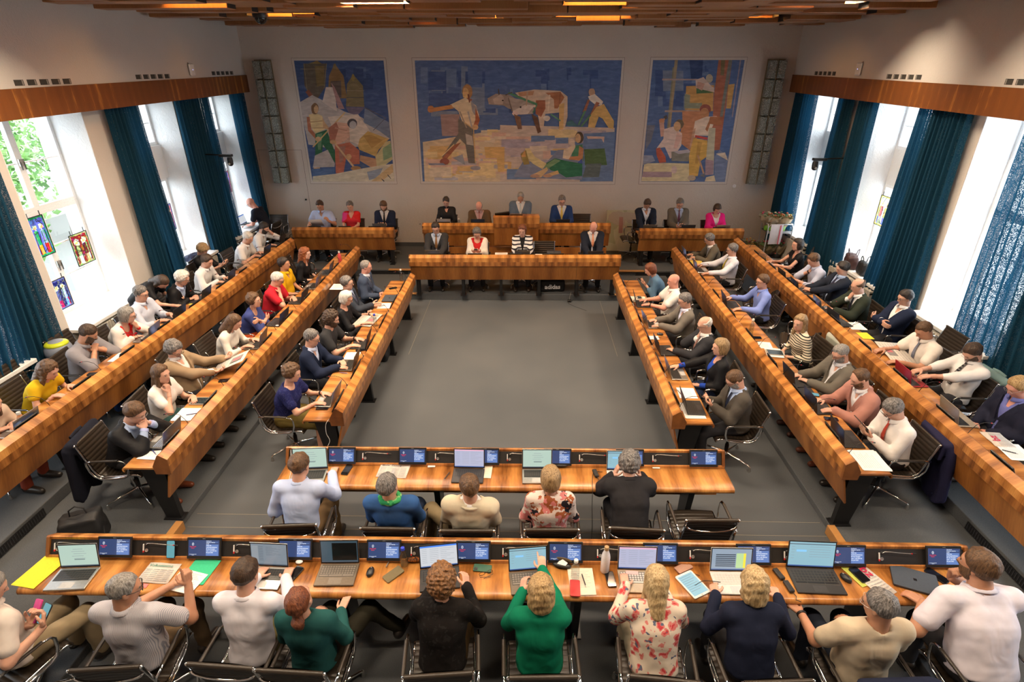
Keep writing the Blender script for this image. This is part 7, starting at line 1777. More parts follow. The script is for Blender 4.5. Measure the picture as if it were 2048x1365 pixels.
make_paper(3.575, 7.136, 0.845, 1.396, 'white paper under the dark tablet in the middle right row', w=0.28, l=0.22, n=2)
make_paper(3.539, 7.374, 0.845, 1.396, 'white sheet behind the dark tablet in the middle right row', w=0.22, l=0.18)
make_bottle(3.469, 7.765, 0.845, 'clear water bottle in the middle right row', h=0.25)
make_phone(3.501, 7.625, 0.845, 1.484, 'black phone beside the clear bottle in the middle right row')
make_pen(3.472, 7.489, 0.845, 0.175, 'green pen in the middle right row', col=(0.02, 0.35, 0.05))
make_paper(3.591, 11.238, 0.845, 1.484, 'yellow folder before the olive grey suit', w=0.24, l=0.26, col=(0.68, 0.5, 0.1), lines=False, name='folder', cat='folder')
newspaper(5.070, 6.870, 1.005, 1.396, 'long newspaper spread before the short-sleeved man with the grey tie', title='', tcol=(0.1, 0.1, 0.1), w=0.62, l=0.3, photo=True)
make_paper(4.974, 7.430, 0.985, 1.536, 'yellow folder before the man with crossed arms', w=0.22, l=0.16, col=(0.7, 0.56, 0.02), lines=False, name='folder', cat='folder')
make_paper(5.020, 7.763, 0.985, 1.501, 'white sheets before the man with crossed arms', w=0.26, l=0.22, n=3)
make_phone(4.925, 6.270, 0.985, 1.222, 'silver phones and cards before the rolled-sleeve man', col=(0.5, 0.5, 0.5), face='black')
make_phone(4.999, 5.530, 0.985, 1.309, 'black phone right of the red laptop')
newspaper(4.985, 4.907, 0.985, 1.484, 'newspaper with large red letters at the right edge', title='bz', tcol=(0.5, 0.01, 0.06), w=0.26, l=0.2)
make_paper(5.002, 4.695, 0.985, 1.484, 'printed sheets at the right edge of the picture', w=0.28, l=0.24, n=2)
make_pen(4.946, 4.689, 0.989, -0.524, 'black pen on the printed sheets at the right edge')
newspaper(-4.992, 13.229, 1.135, 3.142, 'newspaper held by the man in light blue at the back left desk', title='', tcol=(0.1, 0.1, 0.1), w=0.3, l=0.24, photo=True, tilt=0.9)
make_paper(-3.991, 13.145, 1.015, 3.142, 'white sheets before the woman in red', w=0.34, l=0.2, n=2)
make_bottle(-1.973, 13.216, 1.115, 'small water glass bottle before the woman in the black shirt', h=0.16)
make_bottle(-1.553, 13.223, 1.115, 'second small water glass on the raised desk', h=0.14)
make_paper(-0.472, 11.563, 0.905, 3.142, 'white sheets left of the striped jacket at the front podium desk', w=0.26, l=0.16, n=3)
make_paper(0.330, 11.506, 0.905, 3.142, 'white card box at the front podium desk', w=0.14, l=0.1, n=4, lines=False)
make_paper(1.758, 11.461, 0.905, 3.054, 'printed leaflets at the right end of the front podium desk', w=0.26, l=0.16, n=2)
closed_laptop(0.656, 11.654, 0.905, 3.142, 'blue grey half-open laptop before the empty podium chair', w=0.3, d=0.2)
make_bottle(3.410, 13.553, 1.015, 'clear bottle between the two suited men at the back right desk', h=0.18)
make_paper(3.444, 13.272, 1.015, 3.142, 'white sheets at the back right desk', w=0.26, l=0.14, n=2)

# ================================================================ bags, trolley, canvas, stained glass and other single things
trolley(5.93, 13.05, .25, 0, 'grey metal trolley carrying wrapped bouquets in the back right corner')
bouquet(5.75, 13.10, 1.05, 'wrapped bouquet in a green pot on the upper trolley shelf, left', .21, 3)
bouquet(6.02, 13.02, 1.05, 'wrapped bouquet with red blossoms on the upper trolley shelf, right', .19, 5, (.50, .38, .24))
bouquet(5.78, 13.02, .39, 'dark wrapped bouquet on the lower trolley shelf, left', .19, 8, (.22, .16, .08), (.02, .02, .02))
bouquet(6.05, 13.04, .39, 'pale wrapped bouquet in a black pot on the lower trolley shelf, right', .17, 9, (.48, .40, .26), (.02, .02, .02))
bouquet(5.58, 13.55, .25, 'dark bouquet in a brown wrapper on the floor behind the trolley', .24, 12, (.20, .14, .06), (.03, .02, .02))
r = empty('dish_towel', (5.83, 12.815, 1.245), 0, 'white tea towel with red stripes hanging on the trolley handle', 'towel')
mb = MB(); n = 10; vs = []
for j in range(2):
    for i in range(n+1): t = i/n; vs += [(-.14, (-.012 if j else 0)-.010*math.sin(t*3), -.46*t), (.14, (-.012 if j else 0)-.012*math.sin(t*4), -.46*t)]
fs = [(i*2, i*2+1, i*2+3, i*2+2) for i in range(n)]+[((n+1)*2+i*2, (n+1)*2+i*2+2, (n+1)*2+i*2+3, (n+1)*2+i*2+1) for i in range(n)]
mb.add(vs, fs, fab((.74, .70, .74))); mb.build('cloth', r)
mb = MB(); mb.box((.06, -.030, -.455), (.085, -.024, -.01), fab((.62, .12, .16))); mb.build('red_stripe', r)
# canvas leaning on the wall
r = empty('leaning_canvas', (2.52, 13.98, .25), 0, 'pale green canvas leaning against the wall beside the right mural desk', 'painting')
cm = fabric('canvas_paint', (.46, .44, .32), .8, ((.36, .36, .24), (.50, .46, .36), (.42, .36, .30)), 'blocks', 3.5)
T = Matrix.Rotation(-.22, 4, 'X')
mb = MB(); mb.box((-.42, -.012, .0), (.42, .012, 1.02), cm, .004, T); mb.build('canvas', r)
mb = MB(); mb.box((-.10, -.0135, .45), (.0, -.0125, .85), plain('pink_smear', (.38, .20, .18), .8), 0, T); mb.build('pink_brushmark', r)
# bags
r = soft_bag(.62, 11.42, .14, .05, 'black sports bag with white lettering under the front podium desk', .56, .26, .27, (.008, .008, .009), 2, 'sports_bag', cat='bag')
text_mesh('adidas', .135, plain('logo_white', (.8, .8, .8), .6), r, (0, .142, .075), Matrix.Rotation(PI, 4, 'Z') @ Matrix.Translation((0, 0, 0)) @ Matrix.Rotation(PI/2, 4, 'X') if False else Matrix.Translation((0, -.150, .085)) @ Matrix.Rotation(PI/2, 4, 'X') @ Matrix.Translation((0, -.142, -.075)) @ Matrix.Translation((0, 0, 0)), 'brand_lettering', 'CENTER', .001, .004)
soft_bag(-5.85, 13.78, .25, .1, 'black briefcase standing against the wall left of the back left desk', .46, .18, .36, (.010, .010, .011), 1, 'briefcase')
soft_bag(-4.50, 4.22, .08, .4, 'black backpack with a red zip pull standing on the carpet at the left', .38, .26, .34, (.012, .012, .014), 1, 'backpack', strap=True)
soft_bag(2.12, 7.95, 0, 1.4, 'dark brown leather bag under the inner right row', .42, .22, .34, (.035, .018, .010), 1, 'leather_bag')
soft_bag(2.14, 6.82, 0, 1.5, 'black shoulder bag under the inner right row near its lower end', .34, .22, .32, (.012, .012, .013), 1, 'shoulder_bag')
soft_bag(-2.40, 8.45, 0, 1.6, 'black backpack under the inner left row', .32, .22, .36, (.010, .011, .014), 1, 'backpack')
soft_bag(6.36, 10.55, .985, 1.2, 'dark brown handbag on the sill of the second right window', .40, .22, .26, (.06, .025, .022), 2, 'handbag')
soft_bag(6.36, 10.12, .985, 1.4, 'black leather handbag on the sill of the second right window beside the brown one', .30, .16, .25, (.012, .012, .014), 2, 'handbag')
soft_bag(-6.66, 10.75, .985, 1.4, 'navy cloth bundle on the sill of the second left window', .36, .22, .15, (.012, .018, .06), 0, 'jacket_bundle', cat='jacket')
soft_bag(-6.45, 6.30, .22, 1.2, 'black bag by the curtain at the left edge', .45, .26, .42, (.012, .013, .013), 2, 'bag', strap=True)
soft_bag(-6.35, 5.75, .22, 1.0, 'dark grey bag with a white tag at the left edge', .38, .28, .50, (.03, .035, .035), 1, 'bag')
r = empty('play_ball', (-6.42, 6.75, .98), 0, 'blue grey and yellow green ball at the left edge by the curtain', 'ball')
mb = MB(); mb.sph((0, 0, 0), .17, plain('ball_grey', (.22, .25, .32), .4), 20, 12); mb.build('shell', r)
mb = MB(); mb.sph((0, 0, .105), (.145, .145, .05), plain('ball_lime', (.50, .58, .02), .4), 20, 8); mb.build('lime_panel', r)
mb = MB(); mb.lathe([(.20, -.76), (.20, -.16), (.14, -.15)], plain('stand_dark', (.03, .03, .03), .6), 14); mb.build('stand', r)
# jackets on chair backs
draped_jacket(4.15, 5.08, .08, PI/2-.1, 'navy jacket hung over the chair of the man with the red tie', (.022, .022, .060), (.02, .10, .45), .52, .74)
draped_jacket(-4.42, 4.92, .08, -PI/2+.15, 'black jacket with bright blue collar over the chair of the young man in black', (.012, .013, .022), (.02, .16, .40), .54, .72)
draped_jacket(4.22, 7.32, .08, PI/2+.1, 'pale denim jacket hung over the chair of the long-haired blonde woman', (.36, .38, .33), None, .44, .42)
draped_jacket(5.48, 6.12, .22, PI/2, 'pale teal jacket hung over the chair of the man with rolled sleeves', (.18, .28, .29), None, .50, .46)
draped_jacket(2.46, 2.66, 0, .05, 'dark navy jacket hung over the chair of the man in the beige shirt', (.014, .018, .040), None, .58, .60)
# stained glass
stained_glass(0, -7.20, 8.02, 1.95, .30, .58, 'blue-edged stained glass with a green figure, upper left in the nearest window', (.05, .12, .45), [(.03, .30, .05), (.55, .30, .03), (.25, .28, .40), (.55, .03, .03)], 3)
stained_glass(1, -7.20, 8.70, 1.60, .38, .50, 'stained glass with two haloed figures on dark red, right casement of the nearest window', (.22, .02, .02), [(.28, .30, .10), (.55, .55, .45), (.05, .03, .02), (.60, .35, .12)], 5)
stained_glass(2, -7.20, 8.00, 1.10, .30, .46, 'stained glass with a blue figure and red cloak, lower left in the nearest window', (.04, .04, .08), [(.05, .12, .35), (.55, .02, .05), (.35, .38, .42), (.10, .25, .60)], 7)
stained_glass(3, 6.84, 10.78, 1.75, .36, .55, 'small-pieced multicoloured stained glass in the second right window', (.45, .45, .42), [(.60, .50, .08), (.10, .15, .50), (.50, .05, .05), (.30, .40, .20)], 9)
stained_glass(4, -7.20, 11.15, 1.50, .26, .52, 'narrow dark stained glass seen beside the curtain of the second left window', (.30, .05, .06), [(.06, .08, .30), (.30, .05, .05), (.2, .2, .1)], 11)
stained_glass(5, -7.20, 13.70, 1.75, .28, .50, 'blue and red stained glass in the third left window beside the curtain', (.08, .12, .40), [(.50, .06, .05), (.06, .10, .40), (.4, .3, .1)], 13)
# president's tilted screen
r = empty('tilted_monitor', (-.50, 12.92, 1.42), 0, 'black tilted monitor left of the president on the raised desk', 'monitor')
mb = MB(); mb.box((-.17, -.01, -.10), (.17, .015, .12), M_blackp, .004, Matrix.Rotation(.9, 4, 'X') @ Matrix.Rotation(.15, 4, 'Z')); mb.build('housing', r)
mb = MB(); mb.box((-.10, -.02, -.06), (.10, .12, -.04), M_black); mb.build('foot', r)
# cables on the desks
make_cable([(-2.42, 4.70, .90), (-2.40, 4.60, .80), (-2.37, 4.50, .765), (-2.33, 4.36, .768), (-2.28, 4.44, .768)], 'white charging cable at the left end of the middle desk', (.7, .68, .66))
make_cable([(.83, 4.57, .77), (.74, 4.56, .77), (.71, 4.44, .768), (.70, 4.31, .765), (.70, 4.27, .60), (.72, 4.28, .30), (.72, 4.25, .01)], 'black cable hanging from the middle desk beside the man in black')
make_cable([(1.46, 3.28, .77), (1.38, 3.30, .77), (1.33, 3.24, .77), (1.38, 3.18, .77), (1.47, 3.21, .79), (1.60, 3.20, .79)], 'black headphone cable lying over the white laptop')
make_cable([(1.93, 3.40, .80), (1.95, 3.34, .77), (1.88, 3.30, .768), (1.97, 3.25, .768), (2.0, 3.15, .768), (1.98, 3.07, .768)], 'black cable between the screens and the power adapters')
make_cable([(-4.02, 7.75, .85), (-3.95, 7.70, .85), (-4.0, 7.62, .852), (-3.9, 7.60, .85), (-3.98, 7.52, .853), (-3.86, 7.50, .85), (-3.80, 7.62, .85)], 'tangled white cable before the woman in the orange dress', (.7, .68, .65))
make_cable([(-2.26, 5.42, .80), (-2.30, 5.40, .74), (-2.31, 5.39, .62), (-2.28, 5.38, .52), (-2.33, 5.37, .42)], 'white cable hanging from the near end of the inner left row', (.75, .73, .70))
make_cable([(1.06, 11.05, .95), (1.07, 10.88, 1.0), (1.08, 10.86, .7), (1.07, 10.95, .3), (1.00, 11.10, .10), (.96, 10.98, .01), (1.3, 10.6, .005)], 'thin dark cable running from the front podium desk to the floor')
r = empty('table_microphone', (.98, 11.08, 0), 0, 'small black microphone unit on the floor before the front podium desk', 'microphone')
mb = MB(); mb.box((-.04, -.035, 0), (.04, .035, .05), M_black, .01); mb.build('body', r)
mb = MB(); mb.tube([(0, 0, .05), (.01, 0, .12), (.03, 0, .22)], .006, M_alu, 7); mb.build('neck', r)

# ================================================================ the people: position, facing and look
PEOPLE = [
 ('man in a light blue shirt reading a newspaper at the back left desk', (-4.904, 13.45, 0.25, 3.1416), 'A',
   dict(top={'c': (0.42, 0.52, 0.78), 'ls': 0.42, 'neck': 'open'}, collar=True, haircol='dark', hp=0.45, pose='news', skin='tan', bulk=1.15, fat=0.006, lean=0.0, D=0.34, hipz=0.623)),
 ('short-haired woman in a red and pink blouse at the back left desk', (-4.182, 13.45, 0.25, 3.1416), 'A',
   dict(fem=True, top={'c': (0.6, 0.025, 0.03), 'pat': 'blocks', 'c2': ((0.6, 0.03, 0.04), (0.62, 0.05, 0.22), (0.55, 0.02, 0.02)), 'sc': 5, 'ls': 0.42, 'neck': 'vee'}, haircol='dgrey', hp=0.35, pose='rest', S=0.97, lean=0.0, D=0.34, hipz=0.626)),
 ('bearded man in a dark navy suit and black tie at the back left desk', (-3.367, 13.45, 0.25, 3.1416), 'A',
   dict(top={'c': (0.74, 0.73, 0.74)}, collar=True, jacket={'c': (0.015, 0.022, 0.05)}, tie={'c': (0.012, 0.012, 0.014)}, beard='full', hp=0.6, pose='phone', cuffs=(0.74, 0.73, 0.74), lean=0.0, D=0.34, hipz=0.627)),
 ('woman in a black shirt at the left end of the raised desk', (-1.861, 13.45, 0.35, 3.1416), 'B',
   dict(fem=True, top={'c': (0.012, 0.012, 0.014), 'neck': 'open'}, collar=True, hair='bun', haircol='black', hp=0.45, pose='type', S=0.97, lean=0.0, D=0.28, hipz=0.645)),
 ('balding man in a brown jacket and striped red tie writing at the raised desk', (-1.07, 13.45, 0.35, 3.1416), 'B',
   dict(top={'c': (0.62, 0.4, 0.38)}, collar=True, jacket={'c': (0.12, 0.075, 0.04)}, tie={'c': (0.45, 0.05, 0.05), 'pat': 'stripe_h', 'c2': (0.7, 0.6, 0.55), 'sc': 18}, hair='fringe', haircol='grey', hp=0.85, pose='rest', skin='pink', bulk=1.1, glasses='metal', lean=0.07, D=0.28, hipz=0.55)),
 ('man in a blue grey suit with a pale tie, centre of the raised desk', (-0.083, 13.45, 0.35, 3.1416), 'B',
   dict(top={'c': (0.74, 0.73, 0.74)}, collar=True, jacket={'c': (0.11, 0.15, 0.21)}, tie={'c': (0.5, 0.55, 0.58)}, hair='thin', haircol='grey', hp=0.75, pose='rest', skin='tan', bulk=1.15, lean=0.0, D=0.28, hipz=0.76)),
 ('grey-haired man in a blue suit with a yellow tie at the raised desk', (0.902, 13.45, 0.35, 3.1416), 'B',
   dict(top={'c': (0.74, 0.73, 0.74)}, collar=True, jacket={'c': (0.02, 0.045, 0.14)}, tie={'c': (0.6, 0.45, 0.1)}, haircol='pepper', glasses='black', hp=0.45, pose='type', lean=0.0, D=0.28, hipz=0.663)),
 ('dark-haired man in a charcoal suit and glasses at the front podium desk', (-1.878, 11.78, 0.14, 3.1416), 'C',
   dict(top={'c': (0.45, 0.5, 0.62)}, collar=True, jacket={'c': (0.035, 0.035, 0.038)}, tie={'c': (0.2, 0.1, 0.04)}, haircol='black', glasses='black', hp=0.45, pose='type', cuffs=(0.74, 0.73, 0.74), lean=0.0, D=0.38, hipz=0.636)),
 ('woman in a white cardigan over a red top looking at a phone', (-0.999, 11.78, 0.14, 3.1416), 'C',
   dict(fem=True, top={'c': (0.5, 0.02, 0.02), 'neck': 'low'}, jacket={'c': (0.74, 0.68, 0.6), 'vee': (-0.05, 0.4), 'lapel': False, 'name': 'cardigan'}, hair='bob', haircol='dgrey', glasses='metal', hp=0.6, pose='phone', S=0.97, lean=0.0, D=0.38, hipz=0.56)),
 ('woman in a white jacket with black stripes at the front podium desk', (-0.026, 11.78, 0.14, 3.1416), 'C',
   dict(fem=True, top={'c': (0.012, 0.012, 0.014), 'neck': 'crew'}, jacket={'c': (0.72, 0.7, 0.68), 'pat': 'stripe_h', 'c2': (0.02, 0.02, 0.03), 'sc': 4.6, 'vee': (-0.01, 0.22), 'lapel': False}, hair='bob', haircol='auburn', hp=0.35, hy=-0.15, pose='type', S=0.97, lean=0.0, D=0.38, hipz=0.608)),
 ('bald man in a dark suit with an orange tie writing', (1.473, 11.78, 0.14, 3.1416), 'C',
   dict(top={'c': (0.74, 0.73, 0.74)}, collar=True, jacket={'c': (0.018, 0.022, 0.035)}, tie={'c': (0.72, 0.2, 0.06), 'pat': 'stripe_h', 'c2': (0.75, 0.5, 0.4), 'sc': 14}, hair='fringe', hp=0.8, pose='rest', skin='pink', cuffs=(0.4, 0.5, 0.72), lean=0.0, D=0.38, hipz=0.69)),
 ('dark-haired man in a navy suit and open shirt at the back right desk', (2.919, 13.45, 0.25, 3.1416), 'D',
   dict(top={'c': (0.55, 0.6, 0.72), 'neck': 'open'}, collar=True, jacket={'c': (0.015, 0.02, 0.035)}, haircol='dark', hp=0.75, pose='type', skin='tan', lean=0.0, D=0.34, hipz=0.707)),
 ('man in a grey suit with a plum tie at the back right desk', (3.695, 13.45, 0.25, 3.1416), 'D',
   dict(top={'c': (0.4, 0.5, 0.72)}, collar=True, jacket={'c': (0.11, 0.1, 0.085)}, tie={'c': (0.1, 0.03, 0.06)}, haircol='pepper', glasses='black', hp=0.5, pose='phone', lean=0.0, D=0.34, hipz=0.703)),
 ('woman in a bright pink blazer at the back right desk', (4.591, 13.45, 0.25, 3.1416), 'D',
   dict(fem=True, top={'c': (0.74, 0.73, 0.74), 'neck': 'low'}, jacket={'c': (0.68, 0.02, 0.22), 'vee': (-0.02, 0.36)}, hair='bob', haircol='dark', hp=0.7, pose='rest', S=0.97, lean=0.0, D=0.34, hipz=0.611)),
 ('person in a beige short-sleeved top at the left edge, only an arm seen', (-5.92, 4.887, 0.22, -1.5708), 'L1',
   dict(fem=True, top={'c': (0.55, 0.42, 0.33), 'ls': 0.42, 'neck': 'crew'}, hair='long', hp=0.3, pose='rest', pants=(0.25, 0.05, 0.03), S=0.97, lean=0.56, D=0.32)),
 ('woman in a yellow top with long wavy brown hair tied half back', (-5.923, 5.636, 0.22, -1.5708), 'L1',
   dict(fem=True, top={'c': (0.62, 0.4, 0.015), 'ls': 0.22, 'neck': 'crew'}, hair='longcurly', hp=0.5, pose='type', pants=(0.09, 0.11, 0.05), S=0.97, lean=0.6, D=0.323)),
 ('bearded man in a grey shirt leaning his chin over clasped hands', (-5.916, 6.455, 0.22, -1.5708), 'L1',
   dict(top={'c': (0.235, 0.225, 0.25), 'ls': 0.7, 'neck': 'open'}, collar=True, haircol='dark', beard='full', hp=0.65, pose='clasp', bulk=1.25, belly=0.02, pants=(0.02, 0.04, 0.14), skin='tan', fat=0.006, hy=0.5, lean=0.32, D=0.316)),
 ('woman in a white jacket with a big red flower brooch and glasses', (-5.919, 7.165, 0.22, -1.5708), 'L1',
   dict(fem=True, top={'c': (0.55, 0.02, 0.02), 'neck': 'low'}, jacket={'c': (0.72, 0.66, 0.62), 'vee': (-0.04, 0.36), 'lapel': False}, hair='bob', haircol='grey', glasses='brown', hp=0.3, pose='chinL', hy=0.35, brooch=True, S=0.97, lean=0.51, D=0.319)),
 ('grey-haired man in a pale blue shirt beside the woman with the red flower', (-5.923, 7.825, 0.22, -1.5708), 'L1',
   dict(top={'c': (0.5, 0.54, 0.66), 'ls': 0.75, 'neck': 'open'}, collar=True, haircol='pepper', glasses='black', hp=0.3, pose='type', bulk=1.1, lean=0.13, D=0.323)),
 ("long-haired woman in a black T-shirt bending over a neighbour's laptop", (-6.302, 8.358, 0.22, -1.5708), 'L1',
   dict(fem=True, top={'c': (0.012, 0.012, 0.014), 'ls': 0.4, 'neck': 'crew'}, hair='long', haircol='dark', hp=1.1, hy=-0.3, pose='bend', S=0.97, hipz=0.86, knees=((-0.12, 0.03, 0.5), (0.12, 0.03, 0.5)), ankles=((-0.12, -0.03, 0.1), (0.12, -0.03, 0.1)), lean=1.02, D=0.322)),
 ('white-haired man in a black jacket and glasses beside the bending woman', (-5.916, 8.635, 0.22, -1.5708), 'L1',
   dict(top={'c': (0.4, 0.5, 0.72)}, collar=True, jacket={'c': (0.014, 0.013, 0.013)}, hair='mop', haircol='white', glasses='black', hp=0.5, pose='rest', hy=0.3, lean=0.41, D=0.316)),
 ('young man in a white shirt typing in the outer left row', (-5.921, 9.533, 0.22, -1.5708), 'L1',
   dict(top={'c': (0.74, 0.73, 0.74)}, collar=True, haircol='dark', hp=0.5, pose='type', hy=-0.1, lean=0.34, D=0.321)),
 ('blonde person in black bowed over a phone near the window', (-6.169, 10.277, 0.22, -1.5708), 'L1',
   dict(fem=True, top={'c': (0.012, 0.012, 0.014), 'ls': 0.6, 'neck': 'crew'}, hair='mop', haircol='dblonde', hp=1.0, pose='phone', S=0.97, lean=-0.18, D=0.449)),
 ('white-haired man in a short-sleeved white shirt in the outer left row', (-5.92, 11.094, 0.22, -1.5708), 'L1',
   dict(top={'c': (0.74, 0.73, 0.74), 'ls': 0.44, 'neck': 'open'}, collar=True, haircol='white', hp=0.5, pose='type', bulk=1.1, pants=(0.35, 0.3, 0.24), lean=0.41, D=0.32)),
 ('black-bearded man in a white shirt resting his head on his hand', (-5.917, 11.885, 0.22, -1.5708), 'L1',
   dict(top={'c': (0.74, 0.73, 0.74), 'ls': 0.7, 'neck': 'open'}, collar=True, haircol='black', beard='full', hp=0.55, pose='headL', lean=0.39, D=0.317)),
 ('bald man in a black T-shirt working on a laptop on the window sill', (-6.28, 13.378, 0.25, 1.5708), 'WIN',
   dict(top={'c': (0.02, 0.022, 0.026), 'ls': 0.42, 'neck': 'crew'}, hair='bald', glasses='black', hp=0.65, pose='type', skin='pink', pants=(0.02, 0.045, 0.12), knees=((-0.14, 0.26, 0.52), (0.14, 0.26, 0.52)), ankles=((-0.16, 0.2, 0.1), (0.16, 0.2, 0.1)), lean=0.42, D=0.36, hipz=0.738)),
 ('young man in a black suit holding both fists before his face', (-4.422, 4.905, 0.08, -1.5708), 'L2',
   dict(top={'c': (0.4, 0.5, 0.72)}, collar=True, jacket={'c': (0.01, 0.01, 0.012)}, glasses='metal', hp=0.55, hy=0.1, pose='fists', cuffs=(0.45, 0.5, 0.8), shoecol=(0.16, 0.04, 0.015), lean=0.48, D=0.342)),
 ('woman in a white T-shirt with long straight brown hair and chin on hand', (-4.421, 5.672, 0.08, -1.5708), 'L2',
   dict(fem=True, top={'c': (0.72, 0.66, 0.62), 'ls': 0.38, 'neck': 'crew'}, hair='long', hp=0.15, hy=-0.2, pose='chinR', pants=(0.05, 0.12, 0.12), S=0.97, lean=0.25, D=0.341)),
 ('curly-haired man in a beige blazer holding a newspaper', (-4.433, 6.304, 0.08, -1.5708), 'L2',
   dict(top={'c': (0.74, 0.7, 0.68), 'neck': 'open'}, collar=True, jacket={'c': (0.3, 0.21, 0.13)}, hair='mop', haircol='pepper', glasses='black', hp=0.6, hy=-0.35, pose='paper', belly=0.01, ht=0.1, lean=-0.18, D=0.353)),
 ('woman in a white blouse with straight light brown hair typing', (-4.418, 7.248, 0.08, -1.5708), 'L2',
   dict(fem=True, top={'c': (0.68, 0.64, 0.58), 'ls': 0.8, 'neck': 'crew'}, hair='long', hp=0.6, hy=0.1, pose='type', S=0.97, lean=0.4, D=0.338)),
 ('short-haired woman in a blue wrap over an orange dress with folded arms', (-4.419, 8.032, 0.08, -1.5708), 'L2',
   dict(fem=True, top={'c': (0.045, 0.06, 0.2), 'ls': 0.7, 'neck': 'low'}, hair='mop', glasses='metal', hp=0.05, pose='cross', pants=(0.58, 0.1, 0.03), skirt=True, S=0.97, lean=0.39, D=0.339)),
 ('white-haired man in a red polo shirt with a hand on his cheek', (-4.421, 8.956, 0.08, -1.5708), 'L2',
   dict(top={'c': (0.52, 0.02, 0.035), 'ls': 0.44, 'neck': 'open'}, collar=True, haircol='white', glasses='black', hp=0.5, hy=0.15, pose='chinR', bulk=1.2, lean=0.3, D=0.341)),
 ('dark-haired man in a yellow polo shirt with sunglasses on his head', (-4.419, 9.672, 0.08, -1.5708), 'L2',
   dict(top={'c': (0.66, 0.36, 0.01), 'ls': 0.44, 'neck': 'open'}, collar=True, haircol='black', hp=0.05, pose='lap', skin='tan', lean=0.07, D=0.339)),
 ('red-haired woman in a black top at the far end of the middle left row', (-4.417, 10.43, 0.08, -1.5708), 'L2',
   dict(fem=True, top={'c': (0.012, 0.012, 0.015), 'ls': 0.72, 'neck': 'low'}, hair='longcurly', haircol='red', hp=0.15, pose='lap', skin='pale', S=0.97, lean=0.28, D=0.337)),
 ('woman in a navy lace blouse with short brown hair typing on a silver laptop', (-2.981, 5.874, 0, -1.5708), 'L3',
   dict(fem=True, top={'c': (0.014, 0.017, 0.085), 'pat': 'floral', 'c2': ((0.012, 0.014, 0.06), (0.03, 0.035, 0.13), (0.02, 0.02, 0.09)), 'sc': 26, 'ls': 0.4, 'neck': 'wide'}, hair='mop', hp=0.3, pose='type', bulk=1.2, pants=(0.16, 0.12, 0.035), skirt=True, watch=0, S=0.97, lean=0.27, D=0.381)),
 ('grey-haired man in a navy suit and glasses in the inner left row', (-2.981, 6.784, 0, -1.5708), 'L3',
   dict(top={'c': (0.5, 0.56, 0.74), 'neck': 'open'}, collar=True, jacket={'c': (0.012, 0.018, 0.048)}, haircol='pepper', glasses='black', hp=0.3, pose='type1', lean=0.13, D=0.381)),
 ('curly-haired bearded man in a black T-shirt typing', (-2.977, 7.453, 0, -1.5708), 'L3',
   dict(top={'c': (0.035, 0.035, 0.04), 'ls': 0.42, 'neck': 'crew'}, hair='curly', haircol='dark', beard='full', hp=0.3, pose='type', watch=0, bulk=1.08, lean=0.24, D=0.377)),
 ('woman in black with a short white-blonde bob reading a newspaper', (-2.983, 8.308, 0, -1.5708), 'L3',
   dict(fem=True, top={'c': (0.012, 0.012, 0.013), 'ls': 0.62, 'neck': 'wide'}, hair='bob', haircol='white', glasses='brown', hp=0.4, pose='read', bulk=1.08, watch=0, S=0.97, lean=0.18, D=0.383)),
 ('man in a dark grey suit and glasses gesturing with one hand', (-2.982, 8.916, 0, -1.5708), 'L3',
   dict(top={'c': (0.4, 0.5, 0.72)}, collar=True, jacket={'c': (0.035, 0.042, 0.058)}, tie={'c': (0.05, 0.05, 0.08)}, haircol='pepper', glasses='black', hp=0.1, pose='gest', pants=(0.05, 0.048, 0.046), lean=-0.08, D=0.382)),
 ('balding man in a blue grey suit, last of the inner left row', (-2.979, 9.792, 0, -1.5708), 'L3',
   dict(top={'c': (0.55, 0.58, 0.66)}, collar=True, jacket={'c': (0.055, 0.075, 0.125)}, tie={'c': (0.06, 0.07, 0.1)}, hair='thin', haircol='grey', hp=0.25, pose='lap', skin='pink', lean=0.08, D=0.379)),
 ('man in a light blue shirt seen from behind, one hand on a silver laptop', (-2.072, 3.929, 0, 0), 'M',
   dict(top={'c': (0.46, 0.55, 0.8)}, collar=True, hp=0.25, hy=-0.25, pose='typeR', pants=(0.16, 0.1, 0.05), lean=0.27, D=0.386)),
 ('grey-haired person in a blue linen shirt with a green scarf', (-1.173, 3.914, 0, 0), 'M',
   dict(top={'c': (0.035, 0.1, 0.28), 'neck': 'crew'}, haircol='pepper', hp=-0.1, hy=-0.3, pose='lap', scarf=True, bulk=1.05, pants=(0.02, 0.03, 0.06), lean=-0.18, D=0.401)),
 ('man in a cream jacket leaning to the right with khaki trousers', (-0.479, 3.902, 0, 0), 'M',
   dict(top={'c': (0.74, 0.73, 0.74)}, collar=True, jacket={'c': (0.6, 0.53, 0.4), 'vee': (-0.02, 0.3)}, hp=0.05, hy=0.35, pose='lap', pants=(0.17, 0.13, 0.075), side=0.06, knees=((-0.42, 0.35, 0.52), (0.1, 0.42, 0.5)), ankles=((-0.45, 0.3, 0.1), (0.12, 0.42, 0.1)), lean=-0.18, D=0.413)),
 ('woman in a pink, white and black leaf-print blouse with short blonde hair', (0.261, 3.928, 0, 0), 'M',
   dict(fem=True, top={'c': (0.66, 0.56, 0.52), 'pat': 'blocks', 'c2': ((0.6, 0.2, 0.2), (0.02, 0.018, 0.025), (0.34, 0.1, 0.04)), 'sc': 16, 'neck': 'crew'}, hair='bob', haircol='dblonde', hp=0.15, pose='lap', bulk=1.08, pants=(0.5, 0.3, 0.3), S=0.97, lean=0.02, D=0.387)),
 ('man in a black suit lifting both hands to his face', (1.03, 3.95, 0, 0), 'M',
